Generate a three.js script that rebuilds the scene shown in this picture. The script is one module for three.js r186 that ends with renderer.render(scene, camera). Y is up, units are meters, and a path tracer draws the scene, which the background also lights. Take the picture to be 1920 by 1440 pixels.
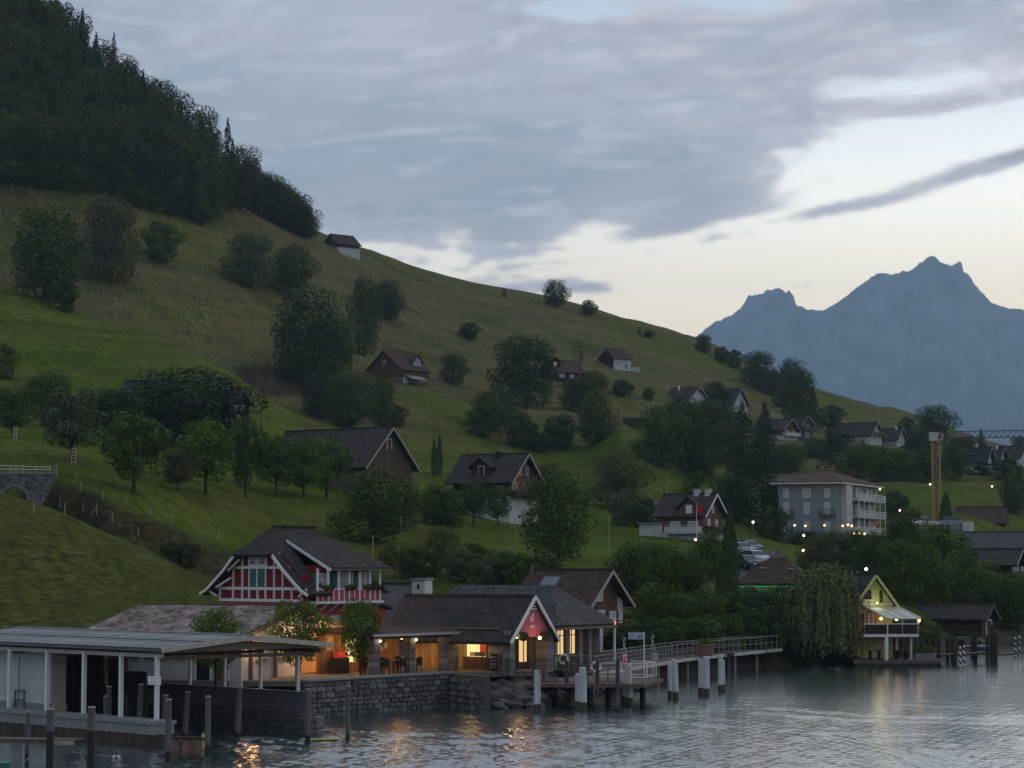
import * as THREE from 'three';
import { mergeGeometries } from 'three/addons/utils/BufferGeometryUtils.js';
import { ImprovedNoise } from 'three/addons/math/ImprovedNoise.js';

// ---------------------------------------------------------------- camera, sky, sun, exposure
const FOC = 4268, PITCH = Math.atan(340 / FOC), EYE = 8;          // focal length in pixels of the 1920 x 1440 picture
const scene = new THREE.Scene();
const camera = new THREE.PerspectiveCamera(2 * Math.atan(720 / FOC) * 180 / Math.PI, 4 / 3, 1, 40000);
camera.position.set(0, EYE, 0);
camera.rotation.x = PITCH;
const renderer = new THREE.WebGLRenderer();
renderer.toneMapping = THREE.LinearToneMapping;
renderer.toneMappingExposure = 1.0;
renderer.shadowMap.enabled = true;

let seedState = 12345;
const rnd = () => { seedState = (seedState * 1664525 + 1013904223) >>> 0; return seedState / 4294967296; };
const seed = (s) => { seedState = (s * 7919 + 17) >>> 0; rnd(); rnd(); };
const rr = (a, b) => a + (b - a) * rnd();
const lerp = (a, b, t) => a + (b - a) * t;
const clamp = (x, a = 0, b = 1) => Math.min(b, Math.max(a, x));
const sstep = (a, b, x) => { const t = clamp((x - a) / (b - a)); return t * t * (3 - 2 * t); };
const perlin = new ImprovedNoise();
const n3 = (x, y, z) => perlin.noise(x, y, z);
function fbm(x, y, z, oct = 5) { let a = 0.5, s = 0; for (let i = 0; i < oct; i++) { s += a * n3(x, y, z); x = x * 2.03 + 7.1; y = y * 2.03 + 3.7; z = z * 2.03 + 1.3; a *= 0.5; } return s; }

function makeSky() {
  const W = 4096, Hh = 2048, data = new Float32Array(W * Hh * 4);
  const mix3 = (a, b, t) => [lerp(a[0], b[0], t), lerp(a[1], b[1], t), lerp(a[2], b[2], t)];
  const clearWarm = [[-2, [1.30, 0.98, 0.60]], [4.5, [1.62, 1.26, 0.74]], [6.5, [1.68, 1.42, 1.0]], [9, [1.46, 1.40, 1.23]], [11, [1.06, 1.09, 1.10]], [14, [0.55, 0.64, 0.74]], [20, [0.38, 0.48, 0.62]], [90, [0.21, 0.29, 0.41]]];
  const clearCool = [[-2, [0.30, 0.33, 0.42]], [6, [0.32, 0.36, 0.46]], [20, [0.27, 0.36, 0.50]], [90, [0.20, 0.30, 0.45]]];
  const ramp = (r, e) => { for (let i = 1; i < r.length; i++) if (e <= r[i][0]) return mix3(r[i - 1][1], r[i][1], clamp((e - r[i - 1][0]) / (r[i][0] - r[i - 1][0]))); return r[r.length - 1][1]; };
  for (let j = 0; j < Hh; j++) {
    const el = (j + 0.5) / Hh * 180 - 90;
    for (let i = 0; i < W; i++) {
      const at = (j * W + i) * 4;
      if (el < -2) { data[at] = 0.2; data[at + 1] = 0.22; data[at + 2] = 0.25; data[at + 3] = 1; continue; }
      // three.js: u = atan2(z, x) / 2pi + 0.5; straight ahead is -z, to the right is +x
      const th = ((i + 0.5) / W - 0.5) * 2 * Math.PI;
      let az = (th + Math.PI / 2) * 180 / Math.PI; if (az > 180) az -= 360;
      const glow = Math.exp(-Math.pow((az - 32) / 58, 2));
      let c = mix3(ramp(clearCool, el), ramp(clearWarm, el), glow);
      // clouds, a layered deck seen from below, drawn out along the horizon; U, V run in picture-sized steps of angle
      const U = 960 + az * Math.PI / 180 * FOC, V = 1060 - el * Math.PI / 180 * FOC;
      const fine = Math.abs(az) < 22 && el < 22;
      const st = 1 + 0.5 * sstep(0, 12, 12 - el), x = U / 520, y = (V + 0.10 * U) / 160 * st;
      const wx = fbm(x * 0.7 + 3.1, y * 0.5, 4.2, 3), wy = fbm(x * 0.7 + 9.1, y * 0.5, 8.2, 3);
      const big = fbm(x * 0.55 + wx * 0.9, y * 0.42 + wy * 0.7, 1.7, fine ? 6 : 4);
      const det = fine ? fbm(x * 2.3 + wx * 2.6, y * 2.1 + wy * 2.2, 6.1, 7) : 0;
      const fib = fine ? fbm(x * 4.2 + wx * 3 + 2.2 * wy, y * 6.5 + wy * 3.5 + big * 2, 11.1, 5) : 0;
      // where the deck is thick and where it opens: edge runs up to the right
      const edge = 505 - 0.30 * Math.max(0, U - 960) - 0.02 * Math.min(0, U - 960);
      let bias = clamp((edge - V) / 150, -1.1, 0.75);
      // long wisps below the deck
      const wisp = (u0, v0, su, sv, slope) => Math.exp(-Math.pow((U - u0) / su, 2) - Math.pow((V - v0 - slope * (U - u0)) / sv, 2));
      let w = 1.05 * wisp(1330, 400, 250, 55, -0.05) + 1.2 * wisp(1800, 345, 190, 30, -0.27) + 0.9 * wisp(1950, 305, 120, 34, -0.2) + 0.7 * wisp(1600, 395, 120, 15, -0.1) + 0.95 * wisp(1120, 545, 230, 24, 0.03) + 1.05 * wisp(1500, 538, 120, 20, -0.06) + 0.95 * wisp(1190, 590, 80, 11, 0) + 0.5 * wisp(1850, 205, 200, 28, -0.15);
      w -= 0.75 * wisp(1150, 20, 170, 26, 0.0) + 0.75 * wisp(1430, 18, 110, 28, -0.02) + 0.34 * wisp(1840, 172, 200, 14, -0.1);
      bias = bias + w;
      if (az > 16 || az < -16 || el > 16) bias = lerp(bias, 0.22, sstep(16, 26, Math.max(Math.abs(az), el)));
      const dens = sstep(0.0, 0.40, bias + big * 1.05 + det * lerp(1.0, 0.7, sstep(0.2, 0.6, bias)) + fib * lerp(0.95, 0.35, sstep(0.15, 0.55, bias)));
      const thick = sstep(0.2, 1.1, bias + big * 1.5 + det * 1.6 + fib * 1.2);
      const pink = sstep(-0.12, 0.25, fbm(x * 0.6 + 40, y * 0.6, 2.2, 3)) * glow;
      let cl = mix3([0.46, 0.46, 0.50], [0.232, 0.278, 0.345], thick);
      cl = mix3(cl, [0.43, 0.40, 0.455], 0.6 * pink);
      cl = mix3(cl, [0.66, 0.585, 0.56], 0.75 * glow * (1 - sstep(0.15, 0.75, dens)) + 0.4 * glow * sstep(0.03, 0.28, fib + det * 0.6));
      const lift = 1 + 0.35 * sstep(0, 0.5, big) * 0.6 + 0.75 * det + 0.6 * fib;
      cl = [cl[0] * lift, cl[1] * lift, cl[2] * lift];
      cl = mix3(cl, [0.36, 0.39, 0.45], 0.6 * (1 - glow) + 0.4 * glow * sstep(15, 40, el));
      c = mix3(c, cl, dens * 0.94);
      data[at] = c[0]; data[at + 1] = c[1]; data[at + 2] = c[2]; data[at + 3] = 1;
    }
  }
  const t = new THREE.DataTexture(data, W, Hh, THREE.RGBAFormat, THREE.FloatType);
  t.mapping = THREE.EquirectangularReflectionMapping;
  t.magFilter = t.minFilter = THREE.LinearFilter;
  t.needsUpdate = true;
  return t;
}
const sky = makeSky();
scene.background = sky;
scene.environment = sky;
scene.backgroundIntensity = scene.environmentIntensity = 1.53;

const sun = new THREE.DirectionalLight(new THREE.Color(1.0, 0.84, 0.66), 1.0);   // the last glow over the western sky, very soft
sun.position.set(700, 420, -600);
sun.shadow.radius = 45;
sun.castShadow = true;
Object.assign(sun.shadow.camera, { left: -600, right: 600, top: 600, bottom: -600, near: 1, far: 4000 });
sun.shadow.mapSize.set(2048, 2048);
scene.add(sun, sun.target);

scene.fog = new THREE.FogExp2(new THREE.Color(0.50, 0.76, 1.0), 0.000085);

// ---------------------------------------------------------------- helpers
/** pixel of the photograph -> slope of the sight line through it: height change per metre of depth */
const slope = (py) => Math.tan(PITCH + Math.atan((720 - py) / FOC));
const heightAt = (py, d) => EYE + slope(py) * d;
const yOf = (h, d) => 720 - FOC * Math.tan(Math.atan((h - EYE) / d) - PITCH);
/** x of a point seen in pixel column px, at depth d and height h */
const xAt = (px, d, h) => (px - 960) / FOC * (d * Math.cos(PITCH) + (h - EYE) * Math.sin(PITCH));
const P = (px, d, h) => new THREE.Vector3(xAt(px, d, h), h, -d);

const used = new Map();
function numbered(name) { const k = used.get(name) || 0; used.set(name, k + 1); return k ? `${name}_${String(k).padStart(3, '0')}` : name; }
const shade = (o) => { o.castShadow = true; o.receiveShadow = true; return o; };
function tag(o, label, category, group) { o.userData.label = label; o.userData.category = category; if (group) o.userData.group = group; return o; }
function thing(name, label, category, pos, turn = 0, group) {
  const o = new THREE.Group(); o.name = numbered(name); scene.add(o);
  if (pos) o.position.copy(pos); o.rotation.y = turn;
  return tag(o, label, category, group);
}
function mesh(name, geo, mat, parent) {
  const g = Array.isArray(geo) ? merge(geo) : geo;
  const m = shade(new THREE.Mesh(g, mat)); m.name = parent ? name : numbered(name); (parent || scene).add(m); return m;
}
function structure(name, geo, mat) { const m = mesh(name, geo, mat); m.userData.kind = 'structure'; return m; }
function merge(list) {
  const l = list.map((g) => { const k = g.index ? g.toNonIndexed() : g; for (const a of Object.keys(k.attributes)) if (!['position', 'normal', 'uv'].includes(a)) k.deleteAttribute(a); return k; });
  return l.length === 1 ? l[0] : mergeGeometries(l);
}
const col = (r, g, b) => new THREE.Color().setRGB(r, g, b);
function std(c, rough = 0.85, extra = {}) { return new THREE.MeshPhysicalMaterial({ color: Array.isArray(c) ? col(...c) : c, roughness: rough, metalness: 0, specularIntensity: rough > 0.75 ? 0.25 : 0.8, ...extra }); }
/** box with uv in metres */
function box(w, h, d, x = 0, y = 0, z = 0) {
  const g = new THREE.BoxGeometry(w, h, d), uv = g.attributes.uv, s = [[d, h], [d, h], [w, d], [w, d], [w, h], [w, h]];
  for (let f = 0; f < 6; f++) for (let k = 0; k < 4; k++) uv.setXY(f * 4 + k, uv.getX(f * 4 + k) * s[f][0], uv.getY(f * 4 + k) * s[f][1]);
  return g.translate(x, y, z);
}
/** bar between two points */
function bar(a, b, w, h = w) {
  const A = new THREE.Vector3(...(a.toArray ? a.toArray() : a)), B = new THREE.Vector3(...(b.toArray ? b.toArray() : b)), L = A.distanceTo(B);
  const g = box(w, h, L), m = new THREE.Matrix4().lookAt(B, A, Math.abs(B.y - A.y) > 0.98 * L ? new THREE.Vector3(1, 0, 0) : new THREE.Vector3(0, 1, 0));
  return g.applyMatrix4(m).translate((A.x + B.x) / 2, (A.y + B.y) / 2, (A.z + B.z) / 2);
}
function rod(a, b, r0, r1 = r0, n = 8) {
  const A = new THREE.Vector3(...(a.toArray ? a.toArray() : a)), B = new THREE.Vector3(...(b.toArray ? b.toArray() : b)), L = A.distanceTo(B);
  const g = new THREE.CylinderGeometry(r1, r0, L, n, 1);
  g.applyQuaternion(new THREE.Quaternion().setFromUnitVectors(new THREE.Vector3(0, 1, 0), B.clone().sub(A).normalize()));
  return g.translate((A.x + B.x) / 2, (A.y + B.y) / 2, (A.z + B.z) / 2);
}
/** slab over a polygon of 3 or 4 corners, given its thickness downwards along the normal */
function slab(pts, t) {
  const p = pts.map((q) => new THREE.Vector3(...(q.toArray ? q.toArray() : q)));
  const nrm = p[1].clone().sub(p[0]).cross(p[p.length - 1].clone().sub(p[0])).normalize();
  const q = p.map((v) => v.clone().addScaledVector(nrm, -t)), pos = [], uv = [];
  const ux = p[1].clone().sub(p[0]).normalize(), uy = nrm.clone().cross(ux);
  const put = (v) => { pos.push(v.x, v.y, v.z); const r = v.clone().sub(p[0]); uv.push(r.dot(ux), r.dot(uy) + r.dot(nrm)); };
  const tri = (a, b, c) => { put(a); put(b); put(c); };
  for (let i = 1; i < p.length - 1; i++) { tri(p[0], p[i], p[i + 1]); tri(q[0], q[i + 1], q[i]); }
  for (let i = 0; i < p.length; i++) { const k = (i + 1) % p.length; tri(p[i], q[i], q[k]); tri(p[i], q[k], p[k]); }
  const g = new THREE.BufferGeometry();
  g.setAttribute('position', new THREE.Float32BufferAttribute(pos, 3)); g.setAttribute('uv', new THREE.Float32BufferAttribute(uv, 2)); g.computeVertexNormals();
  return g;
}
function prismXY(points, depth, z0 = 0) {       // outline in x, y pushed along z from z0
  const s = new THREE.Shape(points.map(([x, y]) => new THREE.Vector2(x, y)));
  return new THREE.ExtrudeGeometry(s, { depth, bevelEnabled: false }).translate(0, 0, z0);
}
/** noise texture in grey or tinted; fn(x, y) in 0..1 gives rgb 0..1 (sRGB) */
function texture(size, fn, { srgb = true, repeat = 1, sy } = {}) {
  const H2 = sy || size, d = new Uint8Array(size * H2 * 4);
  for (let j = 0; j < H2; j++) for (let i = 0; i < size; i++) { const c = fn(i / size, j / H2), at = (j * size + i) * 4; for (let k = 0; k < 3; k++) d[at + k] = clamp(Array.isArray(c) ? c[k] : c) * 255; d[at + 3] = 255; }
  const t = new THREE.DataTexture(d, size, H2);
  t.wrapS = t.wrapT = THREE.RepeatWrapping; t.magFilter = THREE.LinearFilter; t.minFilter = THREE.LinearMipmapLinearFilter; t.generateMipmaps = true;
  if (srgb) t.colorSpace = THREE.SRGBColorSpace;
  t.repeat.set(repeat, Array.isArray(repeat) ? repeat[1] : repeat); if (Array.isArray(repeat)) t.repeat.set(repeat[0], repeat[1]);
  t.needsUpdate = true; return t;
}
/** tiling fbm on the unit square */
function tfbm(x, y, f, z, oct = 4) {
  let s = 0, a = 0.5;
  for (let o = 0; o < oct; o++) {
    const A = n3(x * f, y * f, z), B = n3((x - 1) * f, y * f, z), C = n3(x * f, (y - 1) * f, z), D = n3((x - 1) * f, (y - 1) * f, z);
    s += a * lerp(lerp(A, B, x), lerp(C, D, x), y); f *= 2; a *= 0.55; z += 5.3;
  }
  return s;
}
// ---------------------------------------------------------------- land: height over (picture column, depth), from lines across the valley side
function pw(tab, x) {                           // piecewise smooth line through [x, v]
  if (x <= tab[0][0]) return tab[0][1];
  for (let i = 1; i < tab.length; i++) if (x <= tab[i][0]) {
    const [x1, v1] = tab[i - 1], [x2, v2] = tab[i], h = x2 - x1;
    const m = (k) => { if (k <= 0 || k >= tab.length - 1) return (v2 - v1) / h; const s1 = (tab[k][1] - tab[k - 1][1]) / (tab[k][0] - tab[k - 1][0]), s2 = (tab[k + 1][1] - tab[k][1]) / (tab[k + 1][0] - tab[k][0]); return s1 * s2 <= 0 ? 0 : 2 * s1 * s2 / (s1 + s2); };
    const t = (x - x1) / h, m1 = m(i - 1) * h, m2 = m(i) * h;
    return v1 * (2 * t ** 3 - 3 * t * t + 1) + m1 * (t ** 3 - 2 * t * t + t) + v2 * (-2 * t ** 3 + 3 * t * t) + m2 * (t ** 3 - t * t);
  }
  return tab[tab.length - 1][1];
}
const SHORE = [[-200, 121], [575, 122], [700, 127], [840, 131], [960, 134], [1020, 138], [1100, 150], [1200, 156], [1300, 167], [1400, 176], [1500, 184], [1600, 187], [1690, 193], [1760, 210], [1850, 240], [1920, 248], [2150, 270]];
const LINES = [   // [depth by column, 'y' picture row | 'h' height | 'r' height relative to the line before, by column]
  [[[-200, 146], [300, 150], [450, 178], [700, 182], [850, 172], [1000, 170], [1100, 170], [1200, 172], [1300, 180], [1400, 190], [1500, 196], [1600, 201], [1700, 208], [1850, 252], [1920, 260], [2150, 285]], 'h', [[-200, 2.6], [300, 2.4], [450, 2.0], [1000, 1.95], [1200, 2.6], [1300, 3.2], [1500, 3.0], [1600, 2.2], [1700, 2.0], [1900, 1.5], [2150, 1.5]]],
  [[[-200, 190], [300, 190], [500, 193], [700, 197], [1000, 205], [1200, 220], [1400, 235], [1600, 250], [1800, 278], [1920, 292], [2150, 310]], 'y', [[-200, 850], [0, 925], [100, 955], [200, 1000], [300, 1040], [400, 1085], [500, 1100], [700, 1088], [1000, 1082], [1200, 1090], [1300, 1096], [1400, 1118], [1540, 1118], [1620, 1080], [1700, 1072], [1800, 1092], [1920, 1120], [2150, 1150]]],
  [[[-200, 207], [130, 206], [220, 198], [500, 199], [700, 204], [1000, 213], [1200, 228], [1400, 243], [1600, 258], [1800, 286], [1920, 300], [2150, 318]], 'r', [[-200, -2.5], [100, -2.5], [300, -2], [430, -0.8], [520, 0.6], [2150, 0.6]]],
  [[[-200, 214], [130, 213], [220, 210], [430, 212], [600, 220], [800, 227], [1000, 237], [1200, 255], [1400, 270], [1600, 282], [1800, 306], [1920, 322], [2150, 340]], 'y', [[-200, 825], [0, 884], [110, 899], [200, 937], [300, 975], [430, 1022], [500, 1040], [600, 1046], [800, 1052], [1000, 1055], [1200, 1050], [1300, 1046], [1400, 1046], [1540, 1046], [1620, 1038], [1700, 1040], [1800, 1056], [1920, 1078], [2150, 1100]]],
  [[[-200, 290], [500, 290], [700, 300], [1000, 330], [1200, 350], [1400, 368], [1700, 380], [1920, 420], [2150, 450]], 'y', [[-200, 780], [0, 797], [200, 815], [400, 842], [500, 880], [600, 902], [700, 920], [800, 935], [1000, 960], [1200, 958], [1300, 976], [1400, 1000], [1480, 1018], [1640, 1022], [1700, 1000], [1800, 990], [1920, 1000], [2150, 1030]]],
  [[[-200, 430], [167, 420], [367, 400], [560, 385], [700, 395], [1000, 430], [1200, 450], [1600, 470], [1920, 500], [2150, 520]], 'y', [[-200, 500], [0, 545], [167, 600], [277, 621], [367, 660], [460, 717], [560, 780], [620, 802], [700, 818], [800, 826], [1000, 850], [1100, 838], [1170, 800], [1230, 816], [1300, 848], [1360, 885], [1450, 934], [1600, 925], [1700, 908], [1920, 912], [2150, 940]]],
  [[[-200, 455], [167, 445], [367, 425], [560, 410], [700, 420], [1000, 455], [1200, 475], [1600, 495], [1920, 525], [2150, 545]], 'r', [[-200, -4], [460, -4.5], [600, -2.5], [760, 5], [1050, 6], [1200, -1.5], [1330, -2], [1480, 2], [2150, 3]]],
  [[[-200, 520], [400, 520], [600, 530], [800, 550], [1000, 580], [1200, 600], [1400, 630], [1920, 650], [2150, 660]], 'y', [[-200, 330], [0, 420], [200, 475], [400, 562], [600, 642], [800, 690], [1000, 715], [1200, 742], [1300, 765], [1400, 795], [1500, 815], [1600, 836], [1700, 852], [1800, 868], [1920, 886], [2150, 920]]],
  [[[-200, 640], [0, 640], [240, 690], [410, 715], [590, 750], [800, 790], [1000, 830], [1300, 890], [1600, 950], [1920, 1010], [2150, 1050]], 'y', [[-200, -350], [0, -110], [95, 90], [240, 218], [330, 280], [410, 350], [470, 385], [590, 447], [640, 470], [700, 487], [800, 520], [900, 545], [1000, 561], [1100, 586], [1200, 620], [1300, 652], [1400, 693], [1500, 732], [1600, 762], [1700, 788], [1800, 822], [1920, 856], [2150, 910]]],
];
function profile(px) {                          // knots [depth, height] of one column
  const s = pw(SHORE, px), k = [[s - 14, -4], [s - 0.8, -1.2]];
  k.push([s + 0.6, lerp(1.84, 0.7, sstep(1000, 1075, px))]);
  for (const [dl, how, v] of LINES) { const d = pw(dl, px), q = pw(v, px), prev = k[k.length - 1]; k.push([d, how === 'y' ? heightAt(q, d) : how === 'h' ? q : prev[1] + q]); }
  const c = k[k.length - 1];
  k.push([c[0] * 1.04, c[1] * 0.985], [c[0] * 1.3, c[1] * 0.66], [c[0] * 2.4, -6]);
  return k;
}
const PX0 = -260, PXS = 3.2, PXN = 756, DN = 560, D0 = 105, D1 = 2300;
const depthOf = (j) => { const t = j / (DN - 1); return t < 0.90 ? D0 + (1060 - D0) * Math.pow(t / 0.90, 1.55) : 1060 + (D1 - 1060) * Math.pow((t - 0.90) / 0.10, 1.4); };
const DEPTHS = Array.from({ length: DN }, (_, j) => depthOf(j));
const LAND = new Float32Array(PXN * DN);
function landNoise(x, z, d, h) {
  const a = sstep(200, 300, d), b = sstep(330, 520, d);
  return a * (fbm(x / 55, z / 55, 0.3, 3) * 2.2 + fbm(x / 14, z / 14, 5.3, 3) * 0.5) + b * (fbm(x / 120, z / 90, 9.3, 3) * 5 + (1 - Math.abs(n3(x / 40 + 0.4 * n3(x / 9, z / 9, 1), h / 2.6, 3.3))) * 0.8)
    + sstep(147, 165, d) * (1 - a) * fbm(x / 12, z / 12, 5.3, 3) * 0.7;
}
for (let i = 0; i < PXN; i++) {
  const px = PX0 + i * PXS, k = profile(px);
  for (let j = 0; j < DN; j++) {
    const d = DEPTHS[j], h0 = pw(k, d);
    LAND[i * DN + j] = h0 + (h0 > 2.2 && d < 1030 ? landNoise(xAt(px, d, h0), -d, d, h0) * (1 - 0.75 * sstep(0.0, 0.2, 1 - Math.abs(d - pw(LINES[8][0], px)) / 60)) : 0);
  }
}
function landH(px, d) {
  const fi = clamp((px - PX0) / PXS, 0, PXN - 1.001), i = Math.floor(fi), u = fi - i;
  let lo = 0, hi = DN - 1; d = clamp(d, DEPTHS[0], DEPTHS[DN - 1] - 0.01);
  while (hi - lo > 1) { const m = (lo + hi) >> 1; if (DEPTHS[m] <= d) lo = m; else hi = m; }
  const v = (d - DEPTHS[lo]) / (DEPTHS[hi] - DEPTHS[lo]);
  return lerp(lerp(LAND[i * DN + lo], LAND[i * DN + hi], v), lerp(LAND[(i + 1) * DN + lo], LAND[(i + 1) * DN + hi], v), u);
}
/** where the sight line through a pixel first meets the land, no nearer than dmin */
function ground(px, py, dmin = 150) {
  let last = null;
  for (let d = dmin; d < 1200; d += 1.5) {
    const a = heightAt(py, d), h = landH(px, d);
    if (h >= a) { let lo = Math.max(dmin, d - 1.5), hi = d; for (let k = 0; k < 8; k++) { const m = (lo + hi) / 2; if (landH(px, m) >= heightAt(py, m)) hi = m; else lo = m; } return P(px, hi, landH(px, hi)); }
    if (!last || h - a > last[0]) last = [h - a, d];
  }
  return P(px, last[1], landH(px, last[1]));    // just over a crest: stand on it
}
const onLand = (px, d) => P(px, d, landH(px, d));
const atXZ = (x, z) => landH(960 + x / (-z * Math.cos(PITCH)) * FOC, -z);

function buildLand() {
  const pos = new Float32Array(PXN * DN * 3), uv = new Float32Array(PXN * DN * 2), c = new Float32Array(PXN * DN * 3), idx = [];
  const lush = [0.112, 0.152, 0.013], mid = [0.128, 0.146, 0.022], dry = [0.172, 0.150, 0.056], dark = [0.070, 0.092, 0.016], soil = [0.062, 0.044, 0.026], wood = [0.03, 0.035, 0.014], stone = [0.13, 0.125, 0.11];
  const mixc = (a, b, t) => a.map((v, k) => lerp(v, b[k], t));
  for (let i = 0; i < PXN; i++) {
    const px = PX0 + i * PXS;
    const dK = pw(LINES[5][0], px), dA = pw(LINES[1][0], px), dE = pw(LINES[3][0], px), dU = pw(LINES[7][0], px), dC = pw(LINES[8][0], px);
    for (let j = 0; j < DN; j++) {
      const d = DEPTHS[j], h = LAND[i * DN + j], x = xAt(px, d, h), z = -d, at = i * DN + j, y = yOf(h, d);
      pos.set([x, h, z], at * 3); uv.set([x, z], at * 2);
      const f1 = fbm(x / 42, z / 42, 2.2, 4), f2 = fbm(x / 9, z / 9, 7.2, 4), f3 = fbm(x / 2.2, z / 2.2, 1.2, 2);
      // dry upland pasture above, lush mown meadow below; a hem of rough grass between
      let t = sstep(dK - 12, dK + 22, d + 34 * f1);
      let g = mixc(lush, mid, sstep(-0.25, 0.3, f1 + f2 * 0.6)), u = mixc(dry, mid, sstep(-0.1, 0.32, fbm(x / 60, z / 34, 4.4, 4)));
      u = mixc(u, dark, 0.6 * sstep(0.08, 0.32, fbm(x / 30, z / 14, 14.4, 4)));
      if (px < 560) t *= 1 - sstep(0, 25, 25 - Math.abs(d - dK - 36)) * 0.5;
      let k = mixc(g, u, t);
      k = mixc(k, dark, 0.55 * sstep(0.10, 0.30, f2 + f1 * 0.4));
      // bare earth bank of the sunken lane, ploughed strip below the big tree
      const lane = px < 470 ? sstep(dA + 1, dA + 4, d + f2 * 3) * (1 - sstep(dE - 2, dE + 1.5, d + f2 * 3)) * (1 - sstep(420, 470, px)) * sstep(40, 90, px) : 0;
      k = mixc(k, mixc(soil, mid, 0.15 + 0.3 * f3), lane);
      const strip = sstep(430, 450, px) * (1 - sstep(570, 600, px)) * sstep(682, 690, y + f2 * 8) * (1 - sstep(738, 748, y + f2 * 10)) * sstep(dK + 10, dK + 18, d);
      k = mixc(k, soil, strip * 0.85);
      // woodland floor under the forest
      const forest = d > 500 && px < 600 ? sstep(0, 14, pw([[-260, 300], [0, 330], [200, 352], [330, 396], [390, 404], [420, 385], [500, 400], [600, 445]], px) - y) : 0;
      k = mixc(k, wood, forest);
      // lake bank: stones and earth; planted bank behind the landing
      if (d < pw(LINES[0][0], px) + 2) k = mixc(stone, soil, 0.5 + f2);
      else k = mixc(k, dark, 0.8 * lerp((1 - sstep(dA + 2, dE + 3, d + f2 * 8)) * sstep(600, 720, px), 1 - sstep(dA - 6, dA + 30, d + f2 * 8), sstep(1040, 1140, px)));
      // rough unmown grass on the near bank
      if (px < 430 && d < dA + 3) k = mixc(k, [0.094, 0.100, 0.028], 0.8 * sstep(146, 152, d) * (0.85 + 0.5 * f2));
      // cattle tracks trodden along the slope
      if (d > 215) for (const ht of [25, 33.5, 44, 57, 70, 83]) k = mixc(k, dry, 0.5 * Math.exp(-Math.pow((h - ht - 5 * fbm(x / 120, ht, 1.5, 2) - 0.4 * f2) / 0.6, 2)) * sstep(-0.15, 0.1, fbm(x / 50, ht * 3, 4.5, 2)));
      const st = fbm(x / 30 + f2, h / 1.5, z / 200, 3), m = 1 + 0.34 * f3 + 0.3 * f2 + 0.55 * st * sstep(150, 200, d);
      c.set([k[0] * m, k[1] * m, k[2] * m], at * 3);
    }
  }
  for (let i = 0; i < PXN - 1; i++) for (let j = 0; j < DN - 1; j++) { const a = i * DN + j, b = a + DN; idx.push(a, b, a + 1, b, b + 1, a + 1); }
  const g = new THREE.BufferGeometry();
  g.setAttribute('position', new THREE.BufferAttribute(pos, 3)); g.setAttribute('uv', new THREE.BufferAttribute(uv, 2)); g.setAttribute('color', new THREE.BufferAttribute(c, 3));
  g.setIndex(idx); g.computeVertexNormals();
  const blades = texture(512, (x, y) => 0.76 + 0.6 * tfbm(x, y, 22, 3.3, 6), { srgb: true, repeat: 1 / 17 });
  const bump = texture(512, (x, y) => 0.5 + 0.8 * tfbm(x, y, 20, 8.3, 5), { srgb: false, repeat: 1 / 13 });
  const m = new THREE.MeshPhysicalMaterial({ vertexColors: true, roughness: 1, specularIntensity: 0.05, map: blades, bumpMap: bump, bumpScale: 0.3 });
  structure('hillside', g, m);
}
buildLand();

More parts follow.
